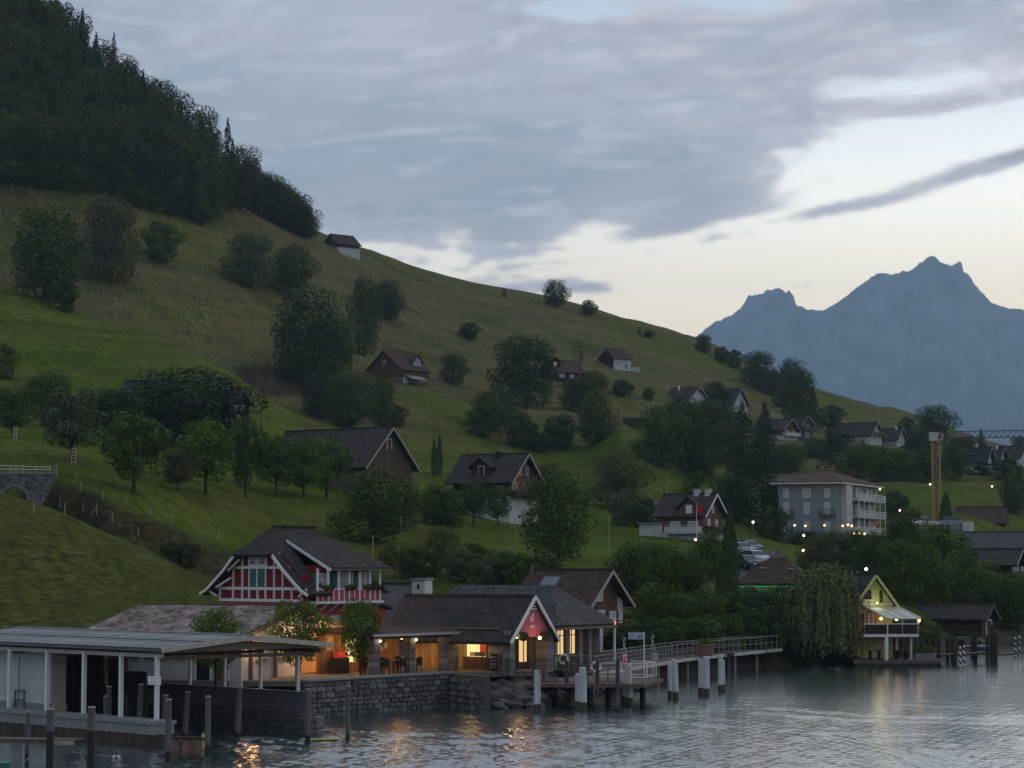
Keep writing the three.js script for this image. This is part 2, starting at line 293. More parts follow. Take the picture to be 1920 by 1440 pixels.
function buildMountain() {
  const RIDGE = [[900, 760], [1100, 730], [1200, 690], [1270, 655], [1310, 630], [1340, 605], [1370, 594], [1395, 575], [1408, 554], [1425, 552], [1440, 545], [1455, 543], [1466, 539], [1474, 547], [1480, 549], [1484, 544], [1493, 553], [1497, 570], [1506, 575], [1520, 580], [1548, 582], [1565, 574], [1580, 565], [1600, 549], [1620, 535], [1638, 520], [1650, 513], [1668, 512], [1682, 515], [1700, 509], [1718, 507], [1730, 495], [1745, 484], [1757, 478.5], [1765, 484], [1773, 493], [1784, 495], [1792, 498], [1798, 495], [1806, 492], [1812, 493], [1816, 511], [1824, 515], [1834, 530], [1846, 545], [1857, 556], [1866, 567], [1878, 570], [1900, 579], [1920, 580], [1960, 590], [2050, 620], [2200, 680], [2400, 760], [2600, 820]];
  const N = 850, M = 120, pos = [], uv = [], c = [], idx = [];
  const lin = (x) => { for (let i = 1; i < RIDGE.length; i++) if (x <= RIDGE[i][0]) { const [a, b] = RIDGE[i - 1], [e, f] = RIDGE[i]; return lerp(b, f, (x - a) / (e - a)); } return 820; };
  for (let i = 0; i <= N; i++) {
    const px = 900 + i * 1700 / N, base = lin(px) + fbm(px / 9, 0.3, 2.2, 3) * 5 + fbm(px / 3.1, 0.7, 5.2, 2) * 4;
    for (let j = 0; j <= M; j++) {
      const t = j / M * 1.25, dC = 12400;
      // t < 1: the face towards the lake, falling from the crest; beyond: the back
      const crest = heightAt(base, dC);
      let d, h;
      if (t <= 1) {
        const s = 1 - t;                         // 1 at the foot, 0 at the crest
        d = dC - 3600 * s; h = crest * Math.pow(1 - s, 1.25) * (0.86 + 0.14 * (1 - s)) + (s > 0 ? 0 : 0);
        const rid = 1 - Math.abs(fbm(px / 80 + s * 3.1, s * 6.5, 3.7, 5)) * 2.4, gul = fbm(px / 26 + s * 5.2, s * 15, 8.8, 6);
        const k = sstep(0, 0.09, s) * (1 - 0.5 * s);
        h += k * (rid * 90 + gul * 120 - 60); d += k * (rid * 170 + gul * 200);
      } else { d = dC + (t - 1) / 0.25 * 700; h = crest * (1 - (t - 1) / 0.25 * 0.5); }
      pos.push((px - 960) / FOC * d * Math.cos(PITCH), h, -d); uv.push(px / 20, j / 6);
      const rock = sstep(-0.05, 0.22, fbm(px / 34 + h / 300, h / 130, 5.1, 6) + (h - 1000) / 2600);
      const g = 1 + 0.5 * fbm(px / 9 + h / 90, h / 45, 9.1, 4);
      const a = [0.042, 0.056, 0.042], b = [0.125, 0.13, 0.135];
      c.push(lerp(a[0], b[0], rock) * g, lerp(a[1], b[1], rock) * g, lerp(a[2], b[2], rock) * g);
    }
  }
  for (let i = 0; i < N; i++) for (let j = 0; j < M; j++) { const a = i * (M + 1) + j, b = a + M + 1; idx.push(a, b, a + 1, b, b + 1, a + 1); }
  const g = new THREE.BufferGeometry();
  g.setAttribute('position', new THREE.Float32BufferAttribute(pos, 3)); g.setAttribute('uv', new THREE.Float32BufferAttribute(uv, 2)); g.setAttribute('color', new THREE.Float32BufferAttribute(c, 3));
  g.setIndex(idx); g.computeVertexNormals();
  structure('mountain', g, new THREE.MeshPhysicalMaterial({ vertexColors: true, roughness: 1, specularIntensity: 0.05 }));
}
buildMountain();

function buildWater() {
  // wind ripples: a sum of small travelling waves, finer near the boat
  seed(77);
  const waves = [];
  for (let k = 0; k < 46; k++) { const L = 0.21 * Math.pow(4.4, rnd()), a = rr(-1.0, 1.0) + 0.35, K = 2 * Math.PI / L; waves.push([K * Math.cos(a), K * Math.sin(a), rnd() * 6.283, 0.0064 * L * rr(0.5, 1.2), L]); }
  const NX = 860, NZ = 740, pos = new Float32Array(NX * NZ * 3), uv = new Float32Array(NX * NZ * 2), idx = [];
  for (let j = 0; j < NZ; j++) {
    const row = lerp(1475, 1172, Math.pow(j / (NZ - 1), 0.92)), d = (EYE) / -slope(row);
    for (let i = 0; i < NX; i++) {
      const px = -70 + i * 2060 / (NX - 1), x = xAt(px, d, 0), z = -d;
      let h = 0; const gust = 0.62 + 0.75 * sstep(-0.25, 0.3, fbm(x / 22, z / 50, 4.1, 3));
      const cell = d * d / (EYE * FOC) * 0.8;
      for (const [kx, kz, ph, am, L] of waves) { const f = clamp((L / cell - 1.2) / 1.5, 0.25, 1); h += f * am * Math.sin(kx * x + kz * z + ph + 1.3 * Math.sin(0.31 * x + 0.17 * z + ph)); }
      const at = j * NX + i;
      pos.set([x, h * gust, z], at * 3); uv.set([x, z], at * 2);
    }
  }
  for (let j = 0; j < NZ - 1; j++) for (let i = 0; i < NX - 1; i++) { const a = j * NX + i, b = a + NX; idx.push(a, a + 1, b, b, a + 1, b + 1); }
  const g = new THREE.BufferGeometry();
  g.setAttribute('position', new THREE.BufferAttribute(pos, 3)); g.setAttribute('uv', new THREE.BufferAttribute(uv, 2)); g.setIndex(idx); g.computeVertexNormals();
  const bump = texture(512, (x, y) => 0.5 + 0.7 * tfbm(x, y, 14, 1.3, 4), { srgb: false, repeat: 1 / 3 });
  const m = new THREE.MeshPhysicalMaterial({ color: col(0.012, 0.030, 0.032), roughness: 0.17, ior: 1.33, specularIntensity: 1, clearcoat: 1, clearcoatRoughness: 0.16, bumpMap: bump, bumpScale: 0.004 });
  structure('water', g, m);
  // the open lake round about
  const far = new THREE.BufferGeometry(), s = [];
  const quad = (x0, z0, x1, z1, y) => { s.push(x0, y, z0, x0, y, z1, x1, y, z1, x0, y, z0, x1, y, z1, x1, y, z0); };
  quad(-2500, -11500, 4500, 400, -0.5);
  far.setAttribute('position', new THREE.Float32BufferAttribute(s, 3)); far.setAttribute('uv', new THREE.Float32BufferAttribute(s.filter((_, k) => k % 3 !== 1), 2)); far.computeVertexNormals();
  structure('lake', far, std([0.012, 0.03, 0.032], 0.12));
}
buildWater();
// ---------------------------------------------------------------- trees: a unit tree is 1 m tall and about 1 m wide; copies are scaled to size
function leafGeo(list, tintVar = 0.2) {        // list of [x, y, z, size, nx, ny, nz]
  const pos = [], c = [], nor = [], v = new THREE.Vector3(), a = new THREE.Vector3(), b = new THREE.Vector3(), r = new THREE.Vector3();
  for (const [x, y, z, s, nx, ny, nz, tone = 1] of list) {
    v.set(nx + rr(-0.8, 0.8), ny + rr(-0.8, 0.8), nz + rr(-0.8, 0.8)).normalize();
    r.set(rr(-1, 1), rr(-1, 1), rr(-1, 1)); a.crossVectors(v, r).normalize(); b.crossVectors(v, a);
    const sa = s * rr(0.5, 0.8), sb = s * rr(0.3, 0.55), t = tone * (1 + rr(-tintVar, tintVar)), w = rr(-0.08, 0.08);
    const q = [[-sa, 0, 0], [0, -sb, 0.12 * s], [sa, 0, 0], [0, sb, 0.12 * s]].map(([p, k, n]) => [x + a.x * p + b.x * k + v.x * n, y + a.y * p + b.y * k + v.y * n, z + a.z * p + b.z * k + v.z * n]);
    for (const k of [0, 1, 2, 0, 2, 3]) { pos.push(...q[k]); nor.push(v.x, v.y, v.z); c.push(t * (1 + w), t, t * (1 - w)); }
  }
  const g = new THREE.BufferGeometry();
  g.setAttribute('position', new THREE.Float32BufferAttribute(pos, 3)); g.setAttribute('normal', new THREE.Float32BufferAttribute(nor, 3)); g.setAttribute('color', new THREE.Float32BufferAttribute(c, 3));
  return g;
}
function onBall(cx, cy, cz, rx, ry, rz, s, inner = 0.62) {
  const u = rr(-1, 1), p = rnd() * 6.2832, q = Math.sqrt(1 - u * u), k = Math.pow(lerp(inner ** 3, 1, rnd()), 1 / 3);
  const n = [q * Math.cos(p), u, q * Math.sin(p)];
  return [cx + n[0] * rx * k, cy + n[1] * ry * k, cz + n[2] * rz * k, s, n[0], n[1] + 0.25, n[2]];
}
function roundCrown(sd, { y0 = 0.2, lobes = 26, n = 5200, leaf = 0.034, top = 1, flat = 0, open = 0 } = {}) {
  seed(sd); const list = [], cy = (y0 + top) / 2, hy = (top - y0) / 2, L = [];
  for (let i = 0; i < lobes; i++) {
    const u = lerp(-0.92, 0.95, (i + rnd()) / lobes), p = i * 2.399 + rr(-0.5, 0.5), env = Math.sqrt(Math.max(0.05, 1 - Math.pow(Math.abs(u), 2.2))) * (u < 0 ? 1 - flat * 0.3 : 1);
    const k = rr(0.5, 1.02) * (0.86 + 0.5 * n3(p * 0.8, u * 2.1, sd * 3.7)), rad = rr(0.085, 0.185);
    L.push([Math.cos(p) * env * k * (0.5 - rad * 0.55), cy + u * (hy - rad * 0.6), Math.sin(p) * env * k * (0.5 - rad * 0.55), rad * rr(0.9, 1.25), rad * rr(0.7, 0.95) * (hy / 0.45), rr(0.72, 1.32)]);
  }
  if (!open) L.push([0, cy, 0, 0.25, hy * 0.66, 0.9]);
  const tot = L.reduce((s, l) => s + l[3] * l[3], 0);
  for (const [x, y, z, r, ry, tn] of L) { const m = Math.round(n * r * r / tot); for (let k = 0; k < m; k++) { const q = onBall(x, y, z, r, ry, r, leaf * rr(0.6, 1.2), 0.7); q.push(tn); list.push(q); } }
  return leafGeo(list.filter((l) => l[1] > 0.01));
}
function limbs(sd, y0, y1, spread, count, r0 = 0.03) {
  seed(sd); const g = [rod([0, -0.12, 0], [rr(-0.01, 0.01), y0, rr(-0.01, 0.01)], r0, r0 * 0.72, 9)];
  for (let i = 0; i < count; i++) { const p = i * 2.4 + rr(-0.3, 0.3), k = rr(0.6, 1), a = [0, y0 * rr(0.8, 0.98), 0], b = [Math.cos(p) * spread * 0.45 * k, lerp(y0, y1, rr(0.35, 0.6)), Math.sin(p) * spread * 0.45 * k], c = [Math.cos(p + 0.3) * spread * k, lerp(y0, y1, rr(0.6, 1)), Math.sin(p + 0.3) * spread * k]; g.push(rod(a, b, r0 * 0.45, r0 * 0.3, 6), rod(b, c, r0 * 0.3, r0 * 0.1, 5)); }
  g.push(rod([0, y0 * 0.95, 0], [0, y1 * 0.9, 0], r0 * 0.7, r0 * 0.15, 7));
  return merge(g);
}
function spruceCrown(sd, n = 5200, y0 = 0.06) {
  seed(sd); const list = [];
  const tiers = 24;
  for (let t = 0; t < tiers; t++) {
    const f = t / (tiers - 1), y = lerp(y0 + 0.03, 0.985, Math.pow(f, 0.92)), R = 0.5 * Math.pow(1 - f, 0.85) * rr(0.82, 1.05) + 0.012, arms = Math.round(lerp(15, 5, f));
    for (let a = 0; a < arms; a++) {
      const p = rnd() * 6.283, len = R * rr(0.75, 1.08), m = Math.max(4, Math.round(n * R / (tiers * arms * 0.26)));
      for (let k = 0; k < m; k++) { const q = Math.pow(rnd(), 0.7), s = rr(-1, 1) * 0.055 * (1.2 - q); list.push([Math.cos(p) * len * q - Math.sin(p) * s, y - 0.05 * q * q - 0.02 * rnd() + 0.012 * q, Math.sin(p) * len * q + Math.cos(p) * s, 0.026 * rr(0.6, 1.2), Math.cos(p) * 0.4, 0.8, Math.sin(p) * 0.4]); }
    }
  }
  return leafGeo(list);
}
function columnCrown(sd, n = 3600) {
  seed(sd); const list = [];
  for (let k = 0; k < n; k++) { const f = Math.pow(rnd(), 0.8), y = 0.01 + 0.99 * f, R = 0.5 * Math.pow(Math.sin(Math.PI * Math.pow(clamp(0.06 + 0.94 * f), 0.62)), 0.65) * (0.82 + 0.25 * n3(y * 13, rnd() * 0.2, sd)), p = rnd() * 6.283, q = Math.sqrt(rr(0.55, 1)); list.push([Math.cos(p) * R * q, y, Math.sin(p) * R * q, 0.05 * rr(0.5, 1.1), Math.cos(p), 0.6, Math.sin(p)]); }
  return leafGeo(list);
}
function willowCrown(sd) {
  seed(sd); const list = [];
  for (let s = 0; s < 400; s++) {
    const p = Math.floor(rnd() * 17) / 17 * 6.283 + rr(-0.13, 0.13), q = Math.sqrt(rnd()), x0 = Math.cos(p) * 0.44 * q, z0 = Math.sin(p) * 0.44 * q, top = 0.97 - 0.42 * q * q * rr(0.7, 1.2), end = Math.max(0.05, rr(0.04, 0.28) + (q < 0.5 ? 0.2 : 0)), m = 34;
    for (let k = 0; k < m; k++) { const f = k / m, y = lerp(top, end, f), o = 0.05 * f; list.push([x0 * (1 + o * 2) + rr(-0.012, 0.012), y, z0 * (1 + o * 2) + rr(-0.012, 0.012), 0.021 * rr(0.7, 1.3), Math.cos(p), 0.1, Math.sin(p)]); }
  }
  for (let k = 0; k < 1300; k++) list.push(onBall(rr(-0.15, 0.15), 0.74, rr(-0.15, 0.15), 0.27, 0.24, 0.27, 0.03));
  return leafGeo(list);
}
function palmCrown(sd) {
  seed(sd); const pos = [], c = [];
  for (let f = 0; f < 26; f++) {
    const p = f * 2.399, lift = lerp(1.0, -0.5, f / 26), R = rr(0.42, 0.55), dir = [Math.cos(p), Math.sin(p)];
    const tip = [dir[0] * R * 0.55, 0.62 + lift * 0.22, dir[1] * R * 0.55];
    for (let k = 0; k < 18; k++) { const a = lerp(-1.25, 1.25, k / 17), ca = Math.cos(a), sa = Math.sin(a), dx = dir[0] * ca - dir[1] * sa, dz = dir[1] * ca + dir[0] * sa, r = R * rr(0.42, 0.55), w = 0.012; const e = [tip[0] + dx * r, tip[1] + 0.05 * ca - 0.10 * rnd() * (1.2 - lift), tip[2] + dz * r], t = rr(0.8, 1.2); pos.push(tip[0] - dz * w, tip[1], tip[2] + dx * w, tip[0] + dz * w, tip[1], tip[2] - dx * w, ...e); for (let q = 0; q < 3; q++) c.push(t, t, t); }
    const b = [0, 0.6, 0]; pos.push(b[0] - dir[1] * 0.006, b[1], b[2] + dir[0] * 0.006, b[0] + dir[1] * 0.006, b[1], b[2] - dir[0] * 0.006, ...tip); for (let q = 0; q < 3; q++) c.push(0.9, 0.9, 0.9);
  }
  const g = new THREE.BufferGeometry(); g.setAttribute('position', new THREE.Float32BufferAttribute(pos, 3)); g.setAttribute('color', new THREE.Float32BufferAttribute(c, 3)); g.computeVertexNormals(); return g;
}
function bareBranches(sd, depth = 5) {
  seed(sd); const g = [];
  const grow = (a, dir, len, r, k) => { const b = a.clone().addScaledVector(dir, len); g.push(rod(a, b, r, r * 0.62, k > 3 ? 7 : 4)); if (!k) return; const m = k > 3 ? 3 : 3; for (let i = 0; i < m; i++) { const d = dir.clone().add(new THREE.Vector3(rr(-0.55, 0.55), rr(-0.05, 0.5), rr(-0.55, 0.55))).normalize(); grow(a.clone().lerp(b, rr(0.6, 1)), d, len * rr(0.55, 0.78), r * 0.55, k - 1); } };
  grow(new THREE.Vector3(0, -0.1, 0), new THREE.Vector3(0.03, 1, 0), 0.42, 0.022, depth);
  return merge(g);
}
const leafMat = (r, g, b) => new THREE.MeshPhysicalMaterial({ color: col(r, g, b), roughness: 0.95, specularIntensity: 0.12, vertexColors: true, side: THREE.DoubleSide });
const LEAF = { dark: leafMat(0.060, 0.084, 0.022), deep: leafMat(0.049, 0.068, 0.025), mid: leafMat(0.072, 0.100, 0.022), fresh: leafMat(0.088, 0.130, 0.022), olive: leafMat(0.086, 0.092, 0.030), rust: leafMat(0.074, 0.070, 0.030), grey: leafMat(0.084, 0.100, 0.046), willow: leafMat(0.105, 0.122, 0.05), spruce: leafMat(0.034, 0.050, 0.024), palm: leafMat(0.11, 0.16, 0.045), hedge: leafMat(0.048, 0.078, 0.030) };
const BARK = std([0.055, 0.045, 0.035], 0.95), BARE = std([0.115, 0.095, 0.075], 0.95);
const KINDS = {
  broad: [0, 1, 2].map((k) => ({ crown: roundCrown(11 + k, { y0: -0.03, lobes: 38, n: 9000, leaf: 0.025 }), trunk: limbs(21 + k, 0.2, 0.8, 0.3, 6, 0.028) })),
  tall: [0, 1].map((k) => ({ crown: roundCrown(31 + k, { y0: -0.03, lobes: 44, n: 8600, leaf: 0.025 }), trunk: limbs(36 + k, 0.2, 0.85, 0.2, 6, 0.026) })),
  orchard: [0, 1, 2].map((k) => ({ crown: roundCrown(41 + k, { y0: 0.15, lobes: 28, n: 7600, leaf: 0.026, flat: 0.5 }), trunk: limbs(51 + k, 0.26, 0.8, 0.32, 7, 0.026) })),
  bush: [0, 1, 2].map((k) => ({ crown: roundCrown(61 + k, { y0: -0.12, lobes: 22, n: 6000, leaf: 0.034 }) })),
  spruce: [0, 1].map((k) => ({ crown: spruceCrown(71 + k), trunk: rod([0, -0.1, 0], [0, 0.96, 0], 0.03, 0.004, 7) })),
  cypress: [{ crown: columnCrown(81), trunk: rod([0, -0.08, 0], [0, 0.3, 0], 0.06, 0.03, 7) }, { crown: columnCrown(82), trunk: rod([0, -0.08, 0], [0, 0.3, 0], 0.06, 0.03, 7) }],
  willow: [{ crown: willowCrown(91), trunk: limbs(92, 0.3, 0.85, 0.25, 7, 0.035) }],
  palm: [{ crown: palmCrown(95), trunk: rod([0, -0.05, 0], [0, 0.6, 0], 0.05, 0.045, 8) }],
  bare: [{ trunk: bareBranches(97) }, { trunk: bareBranches(98) }],
};
let treeTurn = 0;
function plantAt(pos, kind, h, w, mat, name, label, category, group) {
  const v = KINDS[kind], k = v[treeTurn++ % v.length], t = thing(name, label, category, pos, treeTurn * 2.1, group);
  t.scale.set(w, h, w);
  if (k.trunk) mesh('trunk', k.trunk, kind === 'bare' ? BARE : BARK, t);
  if (k.crown) mesh('crown', k.crown, LEAF[mat], t);
  return t;
}
const ORD = ['first', 'second', 'third', 'fourth', 'fifth', 'sixth', 'seventh', 'eighth', 'ninth', 'tenth', 'eleventh', 'twelfth', 'thirteenth', 'fourteenth', 'fifteenth', 'sixteenth', 'seventeenth', 'eighteenth', 'nineteenth', 'twentieth'];
const NAMES = { broad: ['broadleaf_tree', 'tree'], tall: ['broadleaf_tree', 'tree'], orchard: ['orchard_tree', 'tree'], bush: ['shrub', 'shrub'], spruce: ['spruce_tree', 'tree'], cypress: ['cypress_tree', 'tree'], willow: ['willow_tree', 'tree'], palm: ['palm_tree', 'tree'], bare: ['bare_tree', 'tree'] };
/** rows of [kind, px, foot row, height in px, width in px, leaf, label or null]; unlabelled ones are counted from the left within the row */
function plantRow(where, group, list, dmin = 150) {
  const many = list.filter((l) => !l[6]).sort((a, b) => a[1] - b[1]);
  for (const l of list) {
    const [kind, px, py, hp, wp, mat, label] = l, pos = ground(px, py, l[7] || dmin), s = -pos.z / FOC, [name, cat] = NAMES[kind];
    const word = cat === 'shrub' ? 'shrub' : kind === 'spruce' ? 'spruce' : 'leafy tree';
    const at = many.indexOf(l), same = many.filter((m) => NAMES[m[0]][1] === cat && (m[0] === 'spruce') === (kind === 'spruce')), n = same.indexOf(l);
    plantAt(pos, kind, hp * s * 1.04, wp * s * 1.3, mat, name, label || (same.length === 1 ? `only ${word} ${where}` : `${ORD[n] || 'next'} ${word} from the left ${where}`), cat, label && at < 0 ? undefined : group);
  }
}
// --- single trees and clumps on the upper pasture
plantRow('on the upper pasture', 'trees on the upper pasture', [
  ['broad', 85, 566, 180, 150, 'dark', 'big dark broadleaf tree on the left upper pasture below the forest'],
  ['broad', 205, 530, 165, 112, 'rust', 'brownish broadleaf tree right of the big dark tree on the upper pasture'],
  ['bush', 122, 585, 60, 46, 'deep', 'small dark shrub at the foot of the big pasture tree'],
  ['bush', 300, 492, 76, 78, 'dark', 'round bush alone on the steep pasture below the forest'],
  ['broad', 471, 540, 108, 98, 'grey', 'greyish round tree of the pair on the steep pasture'],
  ['broad', 545, 560, 102, 80, 'deep', 'dark round tree of the pair on the steep pasture'],
  ['broad', 575, 722, 180, 152, 'deep', 'very large dark tree in the middle of the left slope'],
  ['broad', 628, 700, 110, 80, 'dark', 'tree leaning against the right flank of the very large slope tree'],
  ['tall', 684, 668, 150, 56, 'deep', 'tall narrow dark tree above the brown barn'],
  ['broad', 725, 600, 76, 62, 'deep', 'round crown right beside the tall narrow tree above the barn'],
  ['tall', 850, 722, 60, 54, 'deep', 'small compact tree right of the brown barn'],
  ['bush', 880, 636, 32, 42, 'dark', 'low bush alone on the open pasture under the skyline'],
  ['broad', 1041, 574, 50, 52, 'dark', 'lone round tree on the skyline at the middle of the ridge'],
  ['bush', 1104, 591, 28, 32, 'dark', 'small round tree on the skyline right of the lone tree'],
  ['spruce', 945, 557, 18, 12, 'deep', 'tiny sapling on the skyline left of the lone tree'],
  ['spruce', 1199, 626, 14, 10, 'deep', 'tiny sapling on the skyline above the far mountain foot'],
  ['bush', 1216, 632, 12, 22, 'deep', 'tiny hedge bush on the skyline beside the sapling'],
  ['bare', 1086, 722, 82, 78, 'rust', 'leafless tree beside the farmhouse with the dark red roof'],
  ['spruce', 1131, 728, 28, 22, 'deep', 'small conifer below the white walled barn'],
  ['bush', 1166, 742, 30, 42, 'deep', 'low bush right of the small conifer below the barn'],
  ['bush', 1216, 752, 26, 24, 'dark', 'small bush left of the gabled house on the slope'],
]);
plantRow('in the thicket below the brown barn', 'thicket below the brown barn', [
  ['broad', 600, 782, 85, 82, 'deep'], ['broad', 652, 800, 104, 92, 'dark'], ['tall', 714, 800, 92, 62, 'dark'], ['bush', 745, 800, 40, 36, 'deep'],
]);
plantRow('in the clump below the red roofed farmhouse', 'clump below the red roofed farmhouse', [
  ['broad', 986, 765, 138, 120, 'deep', 'big dark tree left of the farmhouse with the dark red roof'],
  ['broad', 927, 806, 76, 88, 'dark'], ['bush', 902, 820, 58, 52, 'deep'], ['bush', 976, 838, 64, 60, 'deep'], ['bush', 1050, 840, 62, 70, 'deep'], ['broad', 1117, 834, 100, 76, 'dark'], ['broad', 1086, 774, 66, 66, 'deep'], ['broad', 1110, 742, 48, 46, 'dark'], ['bush', 1010, 846, 34, 50, 'deep'],
]);
plantRow('on the skyline above the far houses', 'skyline trees at the end of the ridge', [
  ['broad', 1320, 663, 36, 32, 'dark'], ['bush', 1352, 680, 30, 30, 'deep'], ['bush', 1378, 692, 36, 32, 'deep'], ['broad', 1424, 728, 70, 62, 'deep'], ['broad', 1446, 742, 48, 46, 'deep'], ['broad', 1484, 745, 72, 66, 'dark'], ['broad', 1500, 806, 116, 64, 'deep'], ['spruce', 1524, 806, 80, 44, 'spruce'], ['bush', 1466, 764, 30, 36, 'deep'],
]);
plantRow('in the dark wood left of the hotel', 'dark wood left of the hotel', [
  ['bush', 1342, 770, 54, 56, 'deep'], ['broad', 1240, 876, 116, 96, 'dark'], ['broad', 1292, 884, 132, 92, 'dark'], ['broad', 1345, 860, 110, 92, 'deep'], ['tall', 1322, 800, 50, 56, 'deep'], ['spruce', 1392, 880, 126, 84, 'spruce'], ['spruce', 1434, 884, 130, 78, 'spruce'], ['spruce', 1388, 978, 152, 96, 'spruce'], ['spruce', 1430, 985, 182, 92, 'spruce'], ['broad', 1372, 972, 84, 84, 'deep'], ['broad', 1480, 884, 52, 66, 'dark'], ['broad', 1278, 788, 44, 60, 'deep'], ['bush', 1530, 856, 34, 60, 'mid'], ['broad', 1320, 902, 70, 60, 'dark'], ['broad', 1452, 975, 70, 50, 'deep'],
]);
plantRow('in the belt of trees behind the hotel roof', 'belt of trees behind the hotel', [
  ['spruce', 1560, 884, 104, 60, 'spruce'], ['broad', 1610, 896, 64, 72, 'dark'], ['broad', 1652, 902, 62, 70, 'mid'], ['broad', 1692, 902, 60, 62, 'dark'], ['broad', 1736, 906, 70, 60, 'dark'], ['bush', 1576, 846, 34, 46, 'deep'], ['bush', 1716, 846, 26, 40, 'deep'], ['bush', 1640, 862, 26, 60, 'dark'], ['bush', 1560, 800, 40, 50, 'deep'], ['broad', 1726, 852, 46, 50, 'deep'], ['broad', 1790, 900, 70, 50, 'dark'], ['bush', 1836, 892, 26, 64, 'deep'], ['bush', 1890, 900, 40, 60, 'deep'],
]);
plantRow('right of the crane', 'trees right of the crane', [
  ['broad', 1752, 832, 72, 80, 'dark', 'big round tree on the skyline behind the crane head'],
  ['bush', 1700, 818, 36, 30, 'deep', 'small tree left of the big round skyline tree'],
  ['spruce', 1840, 850, 46, 30, 'deep', 'small conifer under the crane jib'],
  ['cypress', 1774, 992, 66, 24, 'deep', 'dark column shaped conifer right of the crane mast'],
  ['broad', 1904, 964, 80, 66, 'dark'], ['broad', 1914, 858, 40, 40, 'deep'], ['bush', 1805, 842, 24, 60, 'olive', 'low olive scrub beside the big round skyline tree'],
]);
// --- orchard and farm at the left
plantRow('in the orchard below the dark roofed farmhouse', 'orchard below the farmhouse', [
  ['orchard', 24, 822, 96, 84, 'dark', 'orchard tree with a ladder at the left edge of the meadow'],
  ['broad', 98, 800, 104, 76, 'dark'], ['bush', 62, 760, 50, 40, 'dark'], ['orchard', 136, 866, 140, 124, 'grey', 'greyish orchard tree with a ladder leaning at its trunk'],
  ['orchard', 250, 924, 150, 140, 'mid', 'broad green orchard tree standing alone before the farmhouse'],
  ['broad', 344, 832, 142, 226, 'deep', 'great dark tree hiding the middle of the farmhouse'], ['broad', 210, 800, 70, 120, 'deep'], ['broad', 418, 800, 90, 76, 'olive'], ['orchard', 386, 926, 138, 118, 'fresh', 'bright green orchard tree right of the lone broad one'], ['orchard', 334, 922, 78, 64, 'rust', 'small reddish orchard tree between two green ones'], ['orchard', 460, 934, 148, 92, 'dark', 'dark orchard tree left of the barn'],
  ['orchard', 518, 930, 112, 92, 'mid', 'small tree before the left end of the barn roof'], ['orchard', 570, 934, 114, 96, 'fresh', 'fresh green tree before the barn roof'], ['orchard', 612, 936, 116, 92, 'fresh', 'fresh green tree at the barn gable'], ['broad', 648, 916, 90, 96, 'olive'], ['bush', 8, 710, 64, 50, 'olive', 'half hidden bush at the left edge above the farm'],
  ['bare', 490, 800, 128, 60, 'rust', 'leafless tree beside the farmhouse gable'],
], 215);
plantRow('on the meadow round the timber chalet', 'trees round the timber chalet', [
  ['broad', 702, 1016, 132, 146, 'dark', 'large spreading tree on the lower meadow below the barn'], ['broad', 752, 992, 96, 76, 'olive'], ['cypress', 814, 894, 70, 12, 'deep', 'taller of two slim cypresses on the meadow'], ['cypress', 824, 892, 76, 12, 'deep', 'right one of two slim cypresses on the meadow'],
  ['broad', 815, 985, 76, 72, 'dark'], ['bush', 843, 990, 72, 60, 'dark'], ['orchard', 888, 986, 84, 70, 'dark'], ['orchard', 934, 986, 76, 54, 'mid'], ['broad', 1047, 1050, 162, 130, 'dark', 'large dark tree with a short trunk on the lower meadow'], ['broad', 1162, 952, 104, 106, 'olive', 'loose olive tree on the meadow right of the timber chalet'], ['broad', 1175, 985, 66, 76, 'grey'], ['bush', 1210, 990, 56, 56, 'deep'], ['broad', 1032, 925, 56, 66, 'olive'], ['bush', 1300, 930, 40, 36, 'dark'],
], 215);
// --- scrub on the bank behind the station, hedges and gardens along the shore
plantRow('in the scrub behind the station roofs', 'scrub behind the station', [
  ['bush', 730, 1066, 44, 46, 'olive'], ['bush', 770, 1082, 56, 56, 'deep'], ['bush', 808, 1078, 66, 60, 'olive'], ['broad', 832, 1064, 76, 66, 'olive'], ['bush', 860, 1090, 60, 60, 'grey'], ['bush', 884, 1080, 60, 76, 'dark'], ['bush', 912, 1096, 50, 60, 'grey'], ['bush', 940, 1094, 62, 66, 'mid'], ['bush', 972, 1100, 60, 66, 'dark'], ['bush', 1004, 1098, 56, 60, 'dark'], ['bush', 1030, 1080, 36, 50, 'deep'], ['bush', 350, 1132, 46, 60, 'deep', 'dark bush behind the left eaves of the red house'], ['bush', 320, 1136, 34, 46, 'deep', 'low dark bush above the tiled roof'], ['bush', 330, 1112, 30, 40, 'deep', 'small bush at the foot of the grass bank'],
], 186);
plantRow('on the garden bank left of the willow', 'garden bank trees', [
  ['broad', 1192, 1118, 100, 116, 'dark'], ['broad', 1244, 1126, 110, 106, 'mid'], ['broad', 1290, 1128, 92, 84, 'dark'], ['broad', 1332, 1086, 88, 78, 'dark'], ['cypress', 1369, 1136, 176, 34, 'deep', 'tall dark cypress left of the house with green lights'], ['cypress', 1349, 1134, 60, 18, 'deep', 'short cypress beside the tall one'], ['broad', 1222, 1172, 76, 90, 'mid'], ['broad', 1272, 1180, 66, 90, 'dark'], ['broad', 1322, 1174, 66, 84, 'dark'], ['bush', 1376, 1180, 66, 80, 'dark'], ['bush', 1424, 1186, 76, 90, 'deep'], ['bush', 1400, 1146, 46, 60, 'dark'], ['bush', 1460, 1150, 50, 70, 'dark'], ['bush', 1170, 1190, 40, 60, 'dark'],
], 172);
